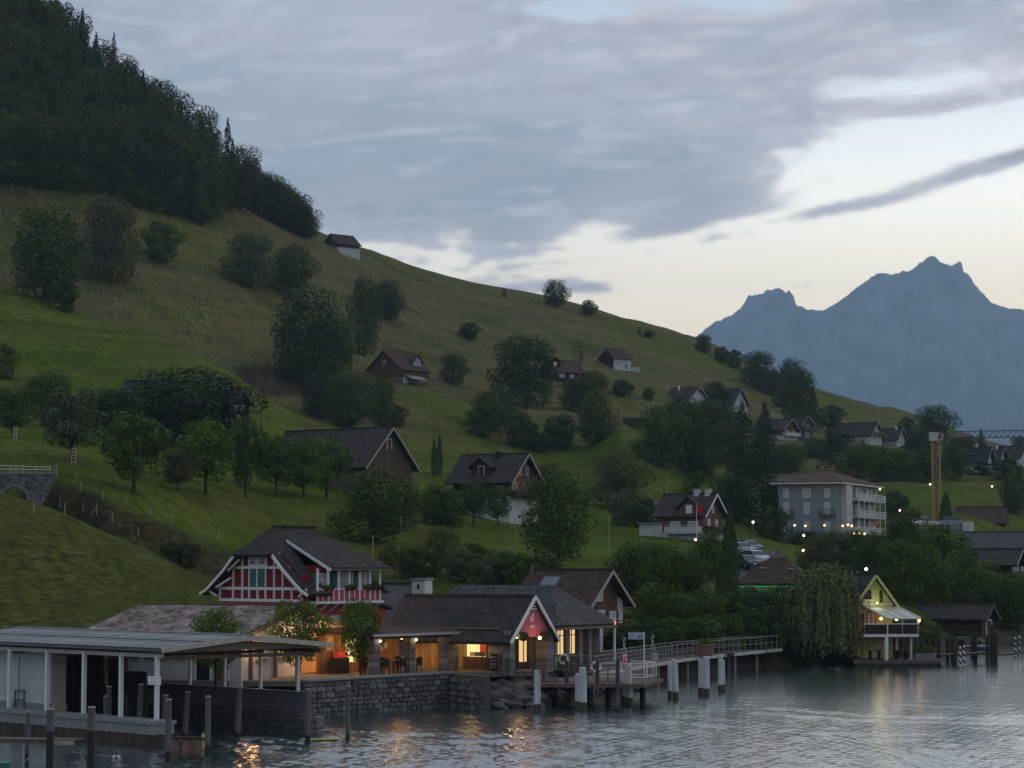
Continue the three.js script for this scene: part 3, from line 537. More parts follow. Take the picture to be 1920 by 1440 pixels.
plantRow('in the hedge behind the footbridge', 'hedge behind the footbridge', [
  ['bush', 1098, 1196, 64, 30, 'deep', 'dark ivy column at the corner of the station'], ['bush', 1120, 1216, 40, 56, 'hedge'], ['bush', 1150, 1214, 44, 60, 'hedge'], ['bush', 1186, 1212, 44, 60, 'dark'], ['bush', 1226, 1212, 46, 60, 'hedge'], ['bush', 1262, 1210, 50, 60, 'dark'], ['bush', 1300, 1212, 52, 56, 'dark'], ['bush', 1336, 1210, 56, 56, 'mid'], ['bush', 1372, 1212, 60, 60, 'dark'], ['bush', 1408, 1216, 72, 64, 'deep'], ['bush', 1446, 1224, 76, 64, 'deep'], ['bush', 1476, 1232, 60, 56, 'deep'], ['bush', 1346, 1226, 28, 34, 'fresh'], ['bush', 1380, 1222, 26, 34, 'fresh'], ['bush', 1420, 1236, 44, 50, 'deep'],
  ['palm', 1322, 1222, 64, 56, 'palm', 'fan palm with a short trunk behind the footbridge'], ['palm', 1238, 1204, 52, 48, 'palm', 'smaller fan palm in the hedge near the brown chalet'], ['palm', 1282, 1200, 40, 42, 'palm', 'low fan palm between two other palms'],
], 158);
plantRow('around the willow and the yellow house', 'trees around the yellow house', [
  ['willow', 1546, 1243, 184, 150, 'willow', 'weeping willow hanging over the water beside the yellow house'],
  ['bush', 1500, 1246, 46, 60, 'deep'], ['bush', 1590, 1250, 30, 60, 'dark'], ['bush', 1560, 1250, 28, 60, 'deep'], ['broad', 1640, 1102, 100, 70, 'deep', undefined, 215], ['broad', 1690, 1130, 116, 100, 'dark', undefined, 215], ['broad', 1742, 1140, 100, 96, 'mid', undefined, 220], ['broad', 1790, 1140, 96, 90, 'dark', undefined, 240], ['broad', 1836, 1150, 84, 80, 'mid', undefined, 250], ['broad', 1880, 1176, 90, 84, 'dark', undefined, 250], ['broad', 1908, 1200, 100, 80, 'dark', undefined, 250], ['bush', 1712, 1216, 56, 66, 'dark'], ['bush', 1748, 1214, 46, 50, 'mid'], ['broad', 1524, 1076, 66, 66, 'olive', undefined, 235], ['broad', 1562, 1080, 84, 72, 'grey', undefined, 240], ['broad', 1604, 1070, 76, 64, 'dark', undefined, 240], ['broad', 1690, 1052, 84, 70, 'deep', undefined, 265], ['bush', 1660, 1190, 50, 50, 'deep', undefined, 200], ['bush', 1730, 1064, 60, 66, 'mid', undefined, 270],
], 180);
plantRow('below the hotel and parking deck', 'trees below the parking deck', [
  ['broad', 1706, 1036, 84, 72, 'dark'], ['bush', 1750, 1052, 66, 90, 'mid'], ['bush', 1790, 1060, 60, 80, 'fresh'], ['broad', 1640, 1052, 50, 60, 'dark'], ['bush', 1808, 1090, 60, 76, 'mid'], ['bush', 1846, 1120, 66, 80, 'mid'], ['bush', 1512, 1022, 26, 60, 'deep'], ['bush', 1560, 1026, 26, 60, 'deep'], ['broad', 1680, 976, 56, 50, 'deep'], ['bush', 1450, 1012, 60, 60, 'deep'], ['bush', 1896, 1130, 56, 66, 'dark'], ['bush', 1870, 1084, 40, 50, 'deep'],
], 262);
// --- the forest on the upper left slope, every tree its own
function forest() {
  seed(404); let n = 0; const lower = [[-40, 345], [0, 340], [60, 346], [200, 362], [330, 404], [385, 416], [410, 392], [470, 398], [540, 425], [590, 449]];
  for (let px = -40; px < 470; px += 18) {
    const low = pw(lower, px);
    let py = low;
    if (px > 500) py -= 2;
    for (let row = 0; row < 14 && n < 300; row++) {
      const x = px + rr(-8, 8), y = py + rr(-5, 5);
      const sk = pw(LINES[8][2], x); if (y < sk - 4 || y < -110) break;
      const pos = ground(x, y, 480), d = -pos.z, s = d / FOC, con = rnd() < 0.3, edge = x > 470;
      const h = (edge ? rr(8.5, 13.5) : con ? rr(16, 23) : rr(13, 20)), w = con ? h * rr(0.30, 0.42) : h * rr(0.7, 1.05), mt = con ? 'spruce' : ['deep', 'dark', 'rust', 'deep', 'dark', 'olive', 'deep'][Math.floor(rnd() * 7)];
      plantAt(pos, con ? 'spruce' : rnd() < 0.5 ? 'tall' : 'broad', h, w, mt, con ? 'spruce_tree' : 'broadleaf_tree', con ? 'dark spruce standing in the forest on the upper left slope' : edge ? 'leafy tree in the narrow strip of wood running down to the skyline hut' : 'leafy forest tree on the steep upper left slope', 'tree', con ? 'spruces of the hillside forest' : edge ? 'strip of wood at the skyline' : 'leafy trees of the hillside forest');
      n++; py -= rr(23, 40) * (edge ? 0.8 : 1);
    }
  }
  for (let k = 0; k < 17; k++) { const px = 462 + k * 7.6, sk = pw(LINES[8][2], px), pos = ground(px + rr(-3, 3), sk + rr(1, 10), 600), s = -pos.z / FOC, hp = rr(0.85, 1.1) * pw([[460, 82], [500, 80], [560, 72], [592, 30]], px); plantAt(pos, k % 3 ? 'broad' : 'tall', hp * s, hp * s * rr(0.8, 1.15), k % 2 ? 'deep' : 'dark', 'broadleaf_tree', 'leafy tree in the narrow strip of wood running down to the skyline hut', 'tree', 'strip of wood at the skyline'); }
  for (let k = 0; k < 16; k++) { const x = rr(-10, 420), pos = ground(x, pw(lower, x) + rr(0, 10), 470); plantAt(pos, 'bush', rr(4, 8), rr(5, 9), 'mid', 'shrub', 'bushy growth along the lower edge of the hillside forest', 'shrub', 'bushes along the forest edge'); }
}
forest();
// ---------------------------------------------------------------- materials of buildings
const grain = texture(256, (x, y) => 0.84 + 0.2 * tfbm(x, y, 6, 2.1, 6), { repeat: 0.3 });
const boards = texture(256, (x, y) => { const k = (x * 8) % 1, b = Math.floor(x * 8); return (k < 0.08 ? 0.45 : 0.78 + 0.18 * n3(b * 3.7, 0.5, 0.2)) + 0.22 * tfbm(x, y * 0.2, 24, b, 3); }, { repeat: 0.55 });
const courses = texture(512, (x, y) => { const r = Math.floor(y * 16), k = (y * 16) % 1, xx = x * 16 + (r % 2) * 0.5, q = xx % 1, id = Math.floor(xx) % 16; return (k < 0.14 ? 0.62 : 0.84) * (q < 0.07 ? 0.75 : 1) * (1 + 0.22 * n3(id * 3.37 + 0.5, r * 2.71 + 0.5, 0.5)) + 0.22 * tfbm(x, y, 4, 3.1, 5); }, { repeat: 0.25 });
const coursesBump = texture(256, (x, y) => { const k = (y * 8) % 1; return 0.2 + 0.8 * k; }, { srgb: false, repeat: 0.5 });
const M = {
  white: std([0.62, 0.62, 0.60], 0.9, { map: grain }), offwhite: std([0.50, 0.49, 0.45], 0.9, { map: grain }), cream: std([0.55, 0.50, 0.40], 0.9, { map: grain }),
  trim: std([0.60, 0.59, 0.56], 0.8), verge: std([0.30, 0.27, 0.24], 0.9), timber: std([0.20, 0.11, 0.065], 0.9, { map: boards }), darktimber: std([0.070, 0.048, 0.036], 0.9, { map: boards }), oldtimber: std([0.19, 0.14, 0.12], 0.95, { map: boards }),
  roofdark: std([0.078, 0.066, 0.062], 0.95, { map: courses, bumpMap: coursesBump, bumpScale: 0.02 }), roofbrown: std([0.105, 0.066, 0.050], 0.95, { map: courses, bumpMap: coursesBump, bumpScale: 0.02 }), roofblue: std([0.045, 0.050, 0.062], 0.9, { map: courses, bumpMap: coursesBump, bumpScale: 0.02 }), roofgrey: std([0.10, 0.095, 0.095], 0.95, { map: courses, bumpMap: coursesBump, bumpScale: 0.02 }),
  soffit: std([0.16, 0.11, 0.075], 0.9), stone: std([0.22, 0.21, 0.195], 0.95, { map: grain }), concrete: std([0.30, 0.30, 0.29], 0.95, { map: grain }), darkwall: std([0.15, 0.125, 0.105], 0.95, { map: boards }),
  pane: new THREE.MeshPhysicalMaterial({ color: col(0.03, 0.035, 0.04), roughness: 0.06, metalness: 0, ior: 1.5 }), curtain: std([0.32, 0.33, 0.34], 0.4), metal: std([0.30, 0.31, 0.32], 0.45, { metalness: 0.6 }), steel: std([0.10, 0.10, 0.11], 0.6, { metalness: 0.3 }), brick: std([0.20, 0.11, 0.085], 0.95), blue: std([0.27, 0.305, 0.33], 0.9, { map: grain }), yellow: std([0.72, 0.70, 0.26], 0.85, { map: grain }), green: std([0.02, 0.10, 0.075], 0.6), red: std([0.27, 0.022, 0.028], 0.8, { map: grain }), pink: std([0.55, 0.10, 0.13], 0.85, { map: grain }), black: std([0.02, 0.02, 0.022], 0.8),
};
const glowMat = (r, g, b, k = 1) => new THREE.MeshStandardMaterial({ color: 0x111111, emissive: col(r, g, b), emissiveIntensity: k, roughness: 0.6 });
const GLOW = { warm: glowMat(1, 0.58, 0.22, 3.5), lamp: glowMat(1, 0.78, 0.48, 5), cool: glowMat(0.95, 0.95, 0.9, 8), window: glowMat(1, 0.66, 0.26, 0.9), yellow: glowMat(1, 0.78, 0.3, 1.1), green: glowMat(0.05, 1, 0.3, 0.9), red: glowMat(1, 0.05, 0.04, 0.7) };
function lampLight(pos, color, power, radius = 0.12) { const l = new THREE.PointLight(new THREE.Color(...color), power, 0, 2); l.position.copy(pos); l.castShadow = true; l.shadow.radius = Math.max(1, radius / 0.02); scene.add(l); return l; }

/** A house seen at its near corner. side 'R': the gable end at the right is seen too (turn < 0); 'L': the one at the left (turn > 0).
    Its own axes: x along the ridge, the front wall at z = 0, the near corner at the origin. */
function House(o) {
  const s = o.side === 'R' ? -1 : 1, th = o.turn * Math.PI / 180, pos = o.pos || P(o.px, o.d, heightAt(o.py, o.d));
  const t = thing(o.name || 'house', o.label, o.category || 'house', pos, th, o.group), L = o.L, W = o.W, E = o.eave, R = o.rise, down = o.down ?? 3;
  const oe = o.oe ?? 0.6, og = o.og ?? 0.5, X = (u) => s * u;
  const H = { t, o, s,
    at(face, u, v, out = 0) {
      const m = new THREE.Matrix4();
      if (face === 'front') return m.makeTranslation(X(u), v, out);
      const q = s < 0 ? Math.PI / 2 : -Math.PI / 2;
      return m.makeRotationY(q).setPosition(-s * out, v, -u);
    },
    put(name, face, u, v, out, geo, mat, parent) { return mesh(name, (Array.isArray(geo) ? merge(geo) : geo).clone().applyMatrix4(H.at(face, u, v, out)), mat, parent || t); },
    window(face, u, v, w, h, { frame = M.trim, pane = M.pane, shutters, mull = 1, sill, label } = {}) {
      const g = new THREE.Group(); g.name = 'window'; t.add(g); if (label) g.userData.label = label;
      const f = 0.09, fr = [box(w, f, 0.1, 0, h - f / 2, 0), box(w, f, 0.1, 0, f / 2, 0), box(f, h - 2 * f, 0.1, -w / 2 + f / 2, h / 2, 0), box(f, h - 2 * f, 0.1, w / 2 - f / 2, h / 2, 0)];
      for (let k = 1; k <= mull; k++) fr.push(box(0.06, h - 2 * f, 0.08, -w / 2 + w * k / (mull + 1), h / 2, 0));
      if (h > 1.25) fr.push(box(w - 2 * f, 0.05, 0.07, 0, h * 0.66, 0));
      H.put('frame', face, u, v, 0.03, fr, frame, g);
      H.put('pane', face, u, v, 0.02, box(w - f * 1.6, h - f * 1.6, 0.03, 0, h / 2, 0), pane, g);
      if (sill) H.put('sill', face, u, v, 0.1, box(w + 0.2, 0.08, 0.24, 0, -0.05, 0), sill, g);
      if (shutters) for (const k of [-1, 1]) H.put('shutter', face, u, v, 0.04, [box(w * 0.42, h, 0.05, k * w * 0.73, h / 2, 0), box(w * 0.34, h * 0.42, 0.03, k * w * 0.73, h * 0.28, 0.03), box(w * 0.34, h * 0.36, 0.03, k * w * 0.73, h * 0.76, 0.03)], shutters, g);
      return g;
    },
    door(face, u, v, w, h, mat) { const g = new THREE.Group(); g.name = 'door'; t.add(g); H.put('panel', face, u, v, 0.03, box(w, h, 0.06, 0, h / 2, 0), mat, g); H.put('frame', face, u, v, 0.05, [box(0.1, h, 0.1, -w / 2, h / 2, 0), box(0.1, h, 0.1, w / 2, h / 2, 0), box(w + 0.1, 0.1, 0.1, 0, h, 0)], M.trim, g); H.put('handle', face, u + w * 0.35, v + h * 0.48, 0.1, box(0.04, 0.14, 0.05), M.metal, g); return g; },
    balcony(face, u, v, w, dep, mat, { rail = mat, h = 0.95, posts = true, boards: bd = true } = {}) {
      const g = new THREE.Group(); g.name = 'balcony'; t.add(g);
      H.put('floor', face, u, v, dep / 2, box(w, 0.14, dep, 0, -0.07, 0), mat, g);
      H.put('railing', face, u, v, dep - 0.04, bd ? [box(w, h * 0.72, 0.05, 0, h * 0.42, 0), box(w + 0.06, 0.07, 0.1, 0, h, 0)] : [box(w, 0.06, 0.06, 0, h, 0), ...Array.from({ length: Math.round(w / 0.22) }, (_, k) => box(0.035, h, 0.035, -w / 2 + 0.11 + k * 0.22, h / 2, 0))], rail, g);
      for (const k of [-1, 1]) H.put('side_railing', face, u, v, dep / 2, box(0.05, h * 0.75, dep - 0.1, k * (w / 2 - 0.03), h * 0.45, 0), rail, g);
      return g;
    },
    chimney(u, z, h, mat = M.brick, w = 0.6) { const top = E + R * (1 - Math.abs(z + W / 2) / (W / 2)); const c = mesh('chimney', box(w, h + 0.6, w, X(u), top + h / 2 - 0.3, z), mat, t); mesh('chimney_cap', box(w + 0.16, 0.1, w + 0.16, X(u), top + h + 0.05, z), M.concrete, c); },
  };
  // walls: a pentagon pushed along the ridge, with a footing let into the slope
  const base = o.split ?? 0, wallM = o.wall || M.white;
  const pent = (y0, y1) => [[0, y0], [0, Math.min(y1, E)], ...(y1 > E ? [[W / 2, E + R]] : []), [W, Math.min(y1, E)], [W, y0]];
  const sideWall = (y0, y1, mat, name, grow = 0) => { const sh = new THREE.Shape(pent(y0, y1).map(([z, y]) => new THREE.Vector2(z, y))); const g = new THREE.ExtrudeGeometry(sh, { depth: L + grow * 2, bevelEnabled: false }); g.rotateY(Math.PI / 2); if (s < 0) g.translate(-L - grow, 0, 0); else g.translate(-grow, 0, 0); if (grow) g.scale(1, 1, (W + 2 * grow) / W).translate(0, 0, grow); mesh(name, g, mat, t); };
  if (o.roof !== 'hip') { sideWall(base, E + 1, wallM, 'wall'); } else mesh('wall', box(L, E - base, W, X(L / 2), (E + base) / 2, -W / 2), wallM, t);
  mesh('lower_wall', box(L + (base ? 0.08 : -0.02), base + down, W + (base ? 0.08 : -0.02), X(L / 2), (base - down) / 2, -W / 2), o.lower || wallM, t);
  // roof
  const k = R / (W / 2), th2 = o.thick ?? 0.22, rm = o.roofMat || M.roofdark, x0 = X(-og), x1 = X(L + og);
  if (o.roof === 'hip') {
    const rx0 = X(o.hip0 ?? W / 2), rx1 = X(L - (o.hip1 ?? W / 2)), y0 = E - k * oe * 0.6, yr = E + R;
    const c = { a: [X(-oe), y0, oe], b: [X(L + oe), y0, oe], c: [X(L + oe), y0, -W - oe], d: [X(-oe), y0, -W - oe], r0: [rx0, yr, -W / 2], r1: [rx1, yr, -W / 2] };
    const f = (n, ...p) => mesh(n, slab(s > 0 ? p : p.slice().reverse(), th2), rm, t);
    f('roof_slope', c.a, c.b, c.r1, c.r0); f('roof_slope', c.c, c.d, c.r0, c.r1); f('roof_hip', c.d, c.a, c.r0); f('roof_hip', c.b, c.c, c.r1);
    mesh('eaves', [box(L + 2 * oe - 0.04, 0.16, 0.06, X(L / 2), y0 - 0.2, oe - 0.05), box(0.06, 0.16, W + 2 * oe - 0.14, X(-oe + 0.05), y0 - 0.2, -W / 2)], o.verge || M.soffit, t);
    mesh('soffit', box(L + 2 * oe - 0.14, 0.05, W + 2 * oe - 0.14, X(L / 2), y0 - 0.26, -W / 2), o.verge || M.soffit, t);
  } else {
    const fs = [[x0, E - k * oe, oe], [x1, E - k * oe, oe], [x1, E + R, -W / 2], [x0, E + R, -W / 2]], bs = [[x1, E - k * oe, -W - oe], [x0, E - k * oe, -W - oe], [x0, E + R, -W / 2], [x1, E + R, -W / 2]];
    for (const q of [fs, bs]) { const r = s > 0 ? q : q.slice().reverse(), up = r.map(([x, y, z]) => [x, y + th2 + 0.02, z]); mesh('roof_slope', slab(up, th2), rm, t); }
    if (o.verge !== null) for (const z of [oe, -W - oe]) { const e = X(-og) - s * 0.03; mesh('bargeboard', bar([e, E - k * oe + 0.08, z], [e, E + R + 0.08, -W / 2], 0.07, 0.2), o.verge || M.soffit, t); }
    mesh('ridge_cap', bar([x0, E + R + th2 + 0.06, -W / 2], [x1, E + R + th2 + 0.06, -W / 2], 0.26, 0.12), rm, t);
  }
  return H;
}

// ---------------------------------------------------------------- farm buildings and houses on the slope
{ let h;
  h = House({ name: 'alpine_hut', label: 'small hut with a dark roof standing alone on the skyline', category: 'hut', side: 'L', pos: ground(634, 472, 600), turn: 38, L: 7.6, W: 7.8, eave: 2.5, rise: 3.0, split: 1.4, wall: M.oldtimber, lower: M.white, roofMat: M.roofdark });
  h.window('front', 2, 0.2, 0.7, 0.8); h.window('gable', 3, 1.6, 0.7, 0.7);
  h = House({ name: 'barn', label: 'brown timber barn with a gabled dormer on the middle slope', category: 'barn', side: 'L', pos: ground(754, 718, 430), turn: 52, L: 9.2, W: 10.4, eave: 3.2, rise: 4.2, split: 1.3, wall: M.timber, lower: M.stone, roofMat: M.roofbrown, verge: M.oldtimber });
  h.window('gable', 5.2, 4.4, 0.9, 1.0, { pane: M.black }); h.window('gable', 3.0, 0.2, 0.8, 0.6); h.door('front', 1.2, -0.2, 1.6, 1.6, M.trim);
  { const g = new THREE.Group(); g.name = 'dormer'; h.t.add(g); mesh('dormer_wall', prismXY([[-1.3, 0], [1.3, 0], [1.3, 1.5], [0, 2.6], [-1.3, 1.5]], 2.6, -3.6).translate(6.4, 3.9, 0), M.offwhite, g); mesh('dormer_roof', [slab([[4.7, 5.05, -0.6], [6.4, 6.7, -0.6], [6.4, 6.7, -4], [4.7, 5.05, -4]].reverse(), 0.15), slab([[8.1, 5.05, -0.6], [6.4, 6.7, -0.6], [6.4, 6.7, -4], [8.1, 5.05, -4]], 0.15)], M.roofbrown, g); }
  mesh('lean_to_roof', slab([[0.4, 1.9, 0.1], [0.4, 0.9, 2.6], [5.6, 0.9, 2.6], [5.6, 1.9, 0.1]], 0.08), M.metal, h.t); for (const x of [0.6, 3, 5.4]) mesh('post', box(0.14, 2.6, 0.14, x, -0.4, 2.4), M.oldtimber, h.t);
  h = House({ name: 'barn', label: 'small barn with white front wall below the skyline', category: 'barn', side: 'L', pos: ground(1151, 692, 500), turn: 36, L: 6.4, W: 6.6, eave: 3.4, rise: 2.6, wall: M.white, roofMat: M.roofbrown, verge: M.darktimber });
  mesh('timber_gable', prismXY([[0, 0.4], [6.4, 0.4], [6.4, 3.4], [3.2, 5.6], [0, 3.4]], 0.06).rotateY(Math.PI / 2).translate(-0.1, 0, -0.1), M.darktimber, h.t); h.window('front', 1.5, 1.4, 0.8, 0.9, { pane: M.black }); h.window('front', 4.6, 0.2, 0.9, 1.7, { pane: M.black });
  mesh('annex', box(3.2, 1.9, 2.6, 8, 0, -1.2), M.offwhite, h.t);
  h = House({ name: 'farmhouse', label: 'farmhouse with a dark red roof half hidden behind trees', side: 'L', pos: ground(1046, 716, 470), turn: 32, L: 8, W: 9, eave: 2.6, rise: 3.0, wall: M.darktimber, roofMat: M.roofbrown });
  { const g = new THREE.Group(); g.name = 'dormer'; h.t.add(g); mesh('dormer_wall', prismXY([[-1.4, 0], [1.4, 0], [1.4, 1.6], [0, 2.5], [-1.4, 1.6]], 3, -4.6).translate(0.2, 3.6, 0), M.darktimber, g); mesh('dormer_roof', [slab([[-1.7, 5.0, -1.1], [0.2, 6.25, -1.1], [0.2, 6.25, -5], [-1.7, 5.0, -5]].reverse(), 0.14), slab([[2.1, 5.0, -1.1], [0.2, 6.25, -1.1], [0.2, 6.25, -5], [2.1, 5.0, -5]], 0.14)], M.roofbrown, g); mesh('dormer_window', box(0.9, 1.3, 0.06, 0.2, 4.5, -1.55), M.trim, g); }
  h.window('front', 1.2, 1.2, 1.6, 1.0, { pane: M.curtain }); h.window('front', 4.2, 1.0, 1.2, 1.1, { pane: M.curtain });
  h = House({ name: 'farmhouse', label: 'dark roofed farmhouse hidden by a great tree above the orchard', side: 'R', px: 398, py: 806, d: 300, turn: -14, L: 13.6, W: 9, eave: 3.4, rise: 3.5, wall: M.darktimber, roofMat: M.roofblue, og: 0.8 });
  h.chimney(10.6, -4.5, 1.4, M.stone); h.window('gable', 4.5, 3.6, 0.9, 1.0);
  h = House({ name: 'farm_cottage', label: 'small gabled cottage at the right end of the dark roofed farmhouse', side: 'R', px: 430, py: 800, d: 292, turn: -38, L: 4.6, W: 3.6, eave: 3.2, rise: 1.5, wall: M.darktimber, roofMat: M.roofdark, og: 0.6, oe: 0.5 });
  for (const [u, v] of [[1.2, 2.2], [2.3, 2.2], [1.6, 1.0], [1.4, -0.6]]) h.window('gable', u, v, 0.6, 0.75, { frame: M.trim, pane: M.curtain });
  mesh('gable_ornament', bar([0.1, 3.7, -1.6], [0.1, 4.2, -2.0], 0.1), M.trim, h.t);
  h = House({ name: 'barn', label: 'long weathered barn with a tall plank gable above the meadow', category: 'barn', side: 'R', px: 684, py: 908, d: 286, turn: -35, L: 16.5, W: 9.6, eave: 2.6, rise: 4.6, wall: M.oldtimber, roofMat: M.roofdark, verge: M.verge, og: 0.8, oe: 0.8 });
  for (let k = 0; k < 22; k++) { const u = 0.22 + k * 0.437, top = 2.5 + 4.5 * (1 - Math.abs(u - 4.8) / 4.8); h.put('plank', 'gable', u, 0.1, 0.02, box(0.36, top - 0.15, 0.05, 0, top / 2, 0), k % 3 ? M.oldtimber : M.timber); }
  h.door('gable', 4.9, 4.6, 0.9, 1.3, M.timber);
  h = House({ name: 'timber_chalet', label: 'timber chalet with a dormer window and white ground floor on the meadow', side: 'R', px: 956, py: 968, d: 300, turn: -30, L: 8.8, W: 7.2, eave: 5.0, rise: 3.2, split: 2.6, wall: M.darktimber, lower: M.white, roofMat: M.roofdark, verge: M.verge, og: 0.9, oe: 0.9 });
  h.chimney(3.6, -3.2, 0.9, M.darktimber);
  mesh('gable_face', prismXY([[0.05, 2.9], [7.15, 2.9], [7.15, 5], [3.6, 8.1], [0.05, 5]], 0.06).rotateY(Math.PI / 2).translate(0, 0, -7.2 + 7.2), M.timber, h.t).position.set(0, 0, 0);
  for (const [u, v, w, hh] of [[2.6, 5.5, 0.75, 1.2], [4.5, 5.5, 0.75, 1.2], [1.2, 3.3, 1.1, 1.2], [4.2, 3.3, 1.1, 1.2], [3.0, 0.5, 0.8, 1.4], [4.6, 0.9, 0.7, 0.8], [1.0, 0.7, 0.9, 1.1]]) h.window('gable', u, v, w, hh, { pane: M.curtain });
  h.balcony('gable', 3.6, 2.6, 7.2, 1.1, M.darktimber); h.window('front', 1.6, 3.2, 1.0, 0.8); h.window('front', 5.0, 3.2, 1.2, 0.8);
  { const g = new THREE.Group(); g.name = 'dormer'; h.t.add(g); mesh('dormer_wall', prismXY([[-1.4, 0], [1.4, 0], [1.4, 1.4], [0, 2.3], [-1.4, 1.4]], 2.6, -3).translate(-4.6, 5.3, 0), M.darktimber, g); mesh('dormer_roof', [slab([[-6.4, 6.4, 0.2], [-4.6, 7.75, 0.2], [-4.6, 7.75, -3.6], [-6.4, 6.4, -3.6]].reverse(), 0.14), slab([[-2.8, 6.4, 0.2], [-4.6, 7.75, 0.2], [-4.6, 7.75, -3.6], [-2.8, 6.4, -3.6]], 0.14)], M.roofdark, g); mesh('dormer_frame', box(0.95, 1.3, 0.08, -4.6, 6.1, -0.37), M.trim, g); mesh('dormer_pane', box(0.75, 1.1, 0.04, -4.6, 6.1, -0.31), M.pane, g); }
  mesh('porch_roof', slab([[0.6, 4.3, -5], [3.4, 4.0, -5], [3.4, 4.0, -9], [0.6, 4.3, -9]], 0.14), M.roofbrown, h.t); for (const z of [-5.2, -8.8]) mesh('post', box(0.14, 4, 0.14, 3.2, 2, z), M.darktimber, h.t);
  h = House({ name: 'timber_chalet', label: 'white and brown chalet with two chimneys below the dark wood', side: 'R', px: 1318, py: 1020, d: 300, turn: -30, L: 6.6, W: 6.2, eave: 3.9, rise: 2.6, split: 1.6, wall: M.timber, lower: M.white, roofMat: M.roofdark, verge: M.trim, og: 0.7 });
  h.chimney(2.2, -3, 0.9, M.white, 0.7); h.chimney(0.6, -3, 0.9, M.white, 0.7);
  h.balcony('front', 2.6, 1.5, 5, 1.1, M.white); h.balcony('gable', 3.1, 1.6, 5.2, 1.1, M.darktimber); for (const [f, u, v, w, hh] of [['front', 1.4, 1.8, 1.5, 1.2], ['front', 4, 1.8, 1.5, 1.2], ['gable', 1.8, 2.0, 0.8, 1.3], ['gable', 4.2, 2.0, 0.8, 1.3], ['gable', 3.1, 4.1, 0.7, 1.0], ['front', 4.4, -0.9, 1.1, 1.1]]) h.window(f, u, v, w, hh, { pane: M.curtain });
  { const g = new THREE.Group(); g.name = 'cross_gable'; h.t.add(g); mesh('gable_wall', prismXY([[-1.5, 0], [1.5, 0], [1.5, 1.2], [0, 2.4], [-1.5, 1.2]], 2.8, -2.6).translate(-1.9, 3.6, 0), M.timber, g); mesh('gable_roof', [slab([[-3.8, 4.5, 0.7], [-1.9, 6.2, 0.7], [-1.9, 6.2, -3], [-3.8, 4.5, -3]].reverse(), 0.14), slab([[0, 4.5, 0.7], [-1.9, 6.2, 0.7], [-1.9, 6.2, -3], [0, 4.5, -3]], 0.14)], M.roofdark, g); mesh('gable_window', box(0.9, 1.1, 0.06, -1.9, 4.6, 0.22), M.trim, g); }
  mesh('annex', box(3.4, 2.6, 3, -7.6, 1.4, -1.4), M.white, h.t); mesh('annex_roof', box(3.8, 0.14, 3.5, -7.6, 2.8, -1.3), M.concrete, h.t);
  // --- far houses at the end of the ridge
  const far = (o) => { const q = House({ oe: 0.7, og: 0.8, verge: M.verge, wall: M.white, roofMat: M.roofdark, category: 'house', name: 'gabled_house', ...o }); for (const w of o.win || []) q.window(w[0], w[1], w[2], w[3], w[4], { pane: w[5] || M.pane }); return q; };
  const G = 'houses at the end of the ridge';
  far({ label: 'gabled house with thin flue pipe, leftmost of the far row', side: 'R', pos: ground(1292, 764, 500), turn: -40, L: 8, W: 8, eave: 2.6, rise: 3, group: G, win: [['gable', 2.6, 0.8, 1.2, 1.2], ['gable', 5.4, 0.8, 1.2, 1.2], ['front', 2, 0.8, 1, 1]] }).chimney(5.5, -3, 1.6, M.trim, 0.4);
  far({ label: 'steep white gabled house right of the leftmost far house', side: 'R', pos: ground(1374, 772, 500), turn: -38, L: 8, W: 7.5, eave: 2.6, rise: 4, group: G, win: [['gable', 2.4, 0.8, 1.1, 1.3], ['gable', 5, 0.8, 1.1, 1.3], ['gable', 3.7, 3.2, 1, 1]] });
  far({ label: 'low house with a white balcony among dark trees', side: 'R', pos: ground(1468, 826, 500), turn: -40, L: 8, W: 7, eave: 3.2, rise: 2.6, wall: M.timber, lower: M.white, split: 1.4, group: G, win: [['gable', 2, 1.7, 1.0, 1.1], ['gable', 5, 1.7, 1.0, 1.1]] }).balcony('gable', 3.5, 1.4, 7, 1.2, M.white);
  far({ label: 'narrow pale timber gable rising beside the low balcony house', side: 'R', pos: ground(1504, 826, 500), turn: -62, L: 6, W: 3.4, eave: 4.6, rise: 2.0, wall: M.oldtimber, group: G, win: [['gable', 1.7, 1.0, 1.2, 1.4], ['gable', 1.7, 3.2, 1.0, 1.0]] }).balcony('gable', 1.7, 2.8, 3, 0.9, M.oldtimber);
  far({ label: 'dark roofed house with a white gable and balcony above the tree belt', side: 'R', pos: ground(1632, 834, 500), turn: -36, L: 11, W: 7, eave: 3.0, rise: 3.4, group: G, win: [['gable', 2, 0.6, 1.1, 1.3], ['gable', 4.8, 0.6, 1.1, 1.3], ['front', 2.4, 0.5, 1.6, 1.3]] }).balcony('gable', 3.5, 2.9, 6, 1.1, M.timber);
  far({ label: 'smaller gabled house just right of the dark roofed one', side: 'R', pos: ground(1682, 838, 500), turn: -36, L: 6, W: 5, eave: 2.6, rise: 2.8, wall: M.offwhite, group: G, win: [['gable', 2.5, 0.8, 1.1, 1.2]] }).chimney(1.2, -2, 1.2, M.trim, 0.4);
  far({ name: 'shed', label: 'low shed with a slanting roof left of the crane mast', category: 'shed', side: 'R', pos: ground(1722, 848, 500), turn: -55, L: 6, W: 4.6, eave: 1.8, rise: 1.2, wall: M.oldtimber, group: G, win: [['gable', 2.3, 0.3, 1.0, 1.1]] });
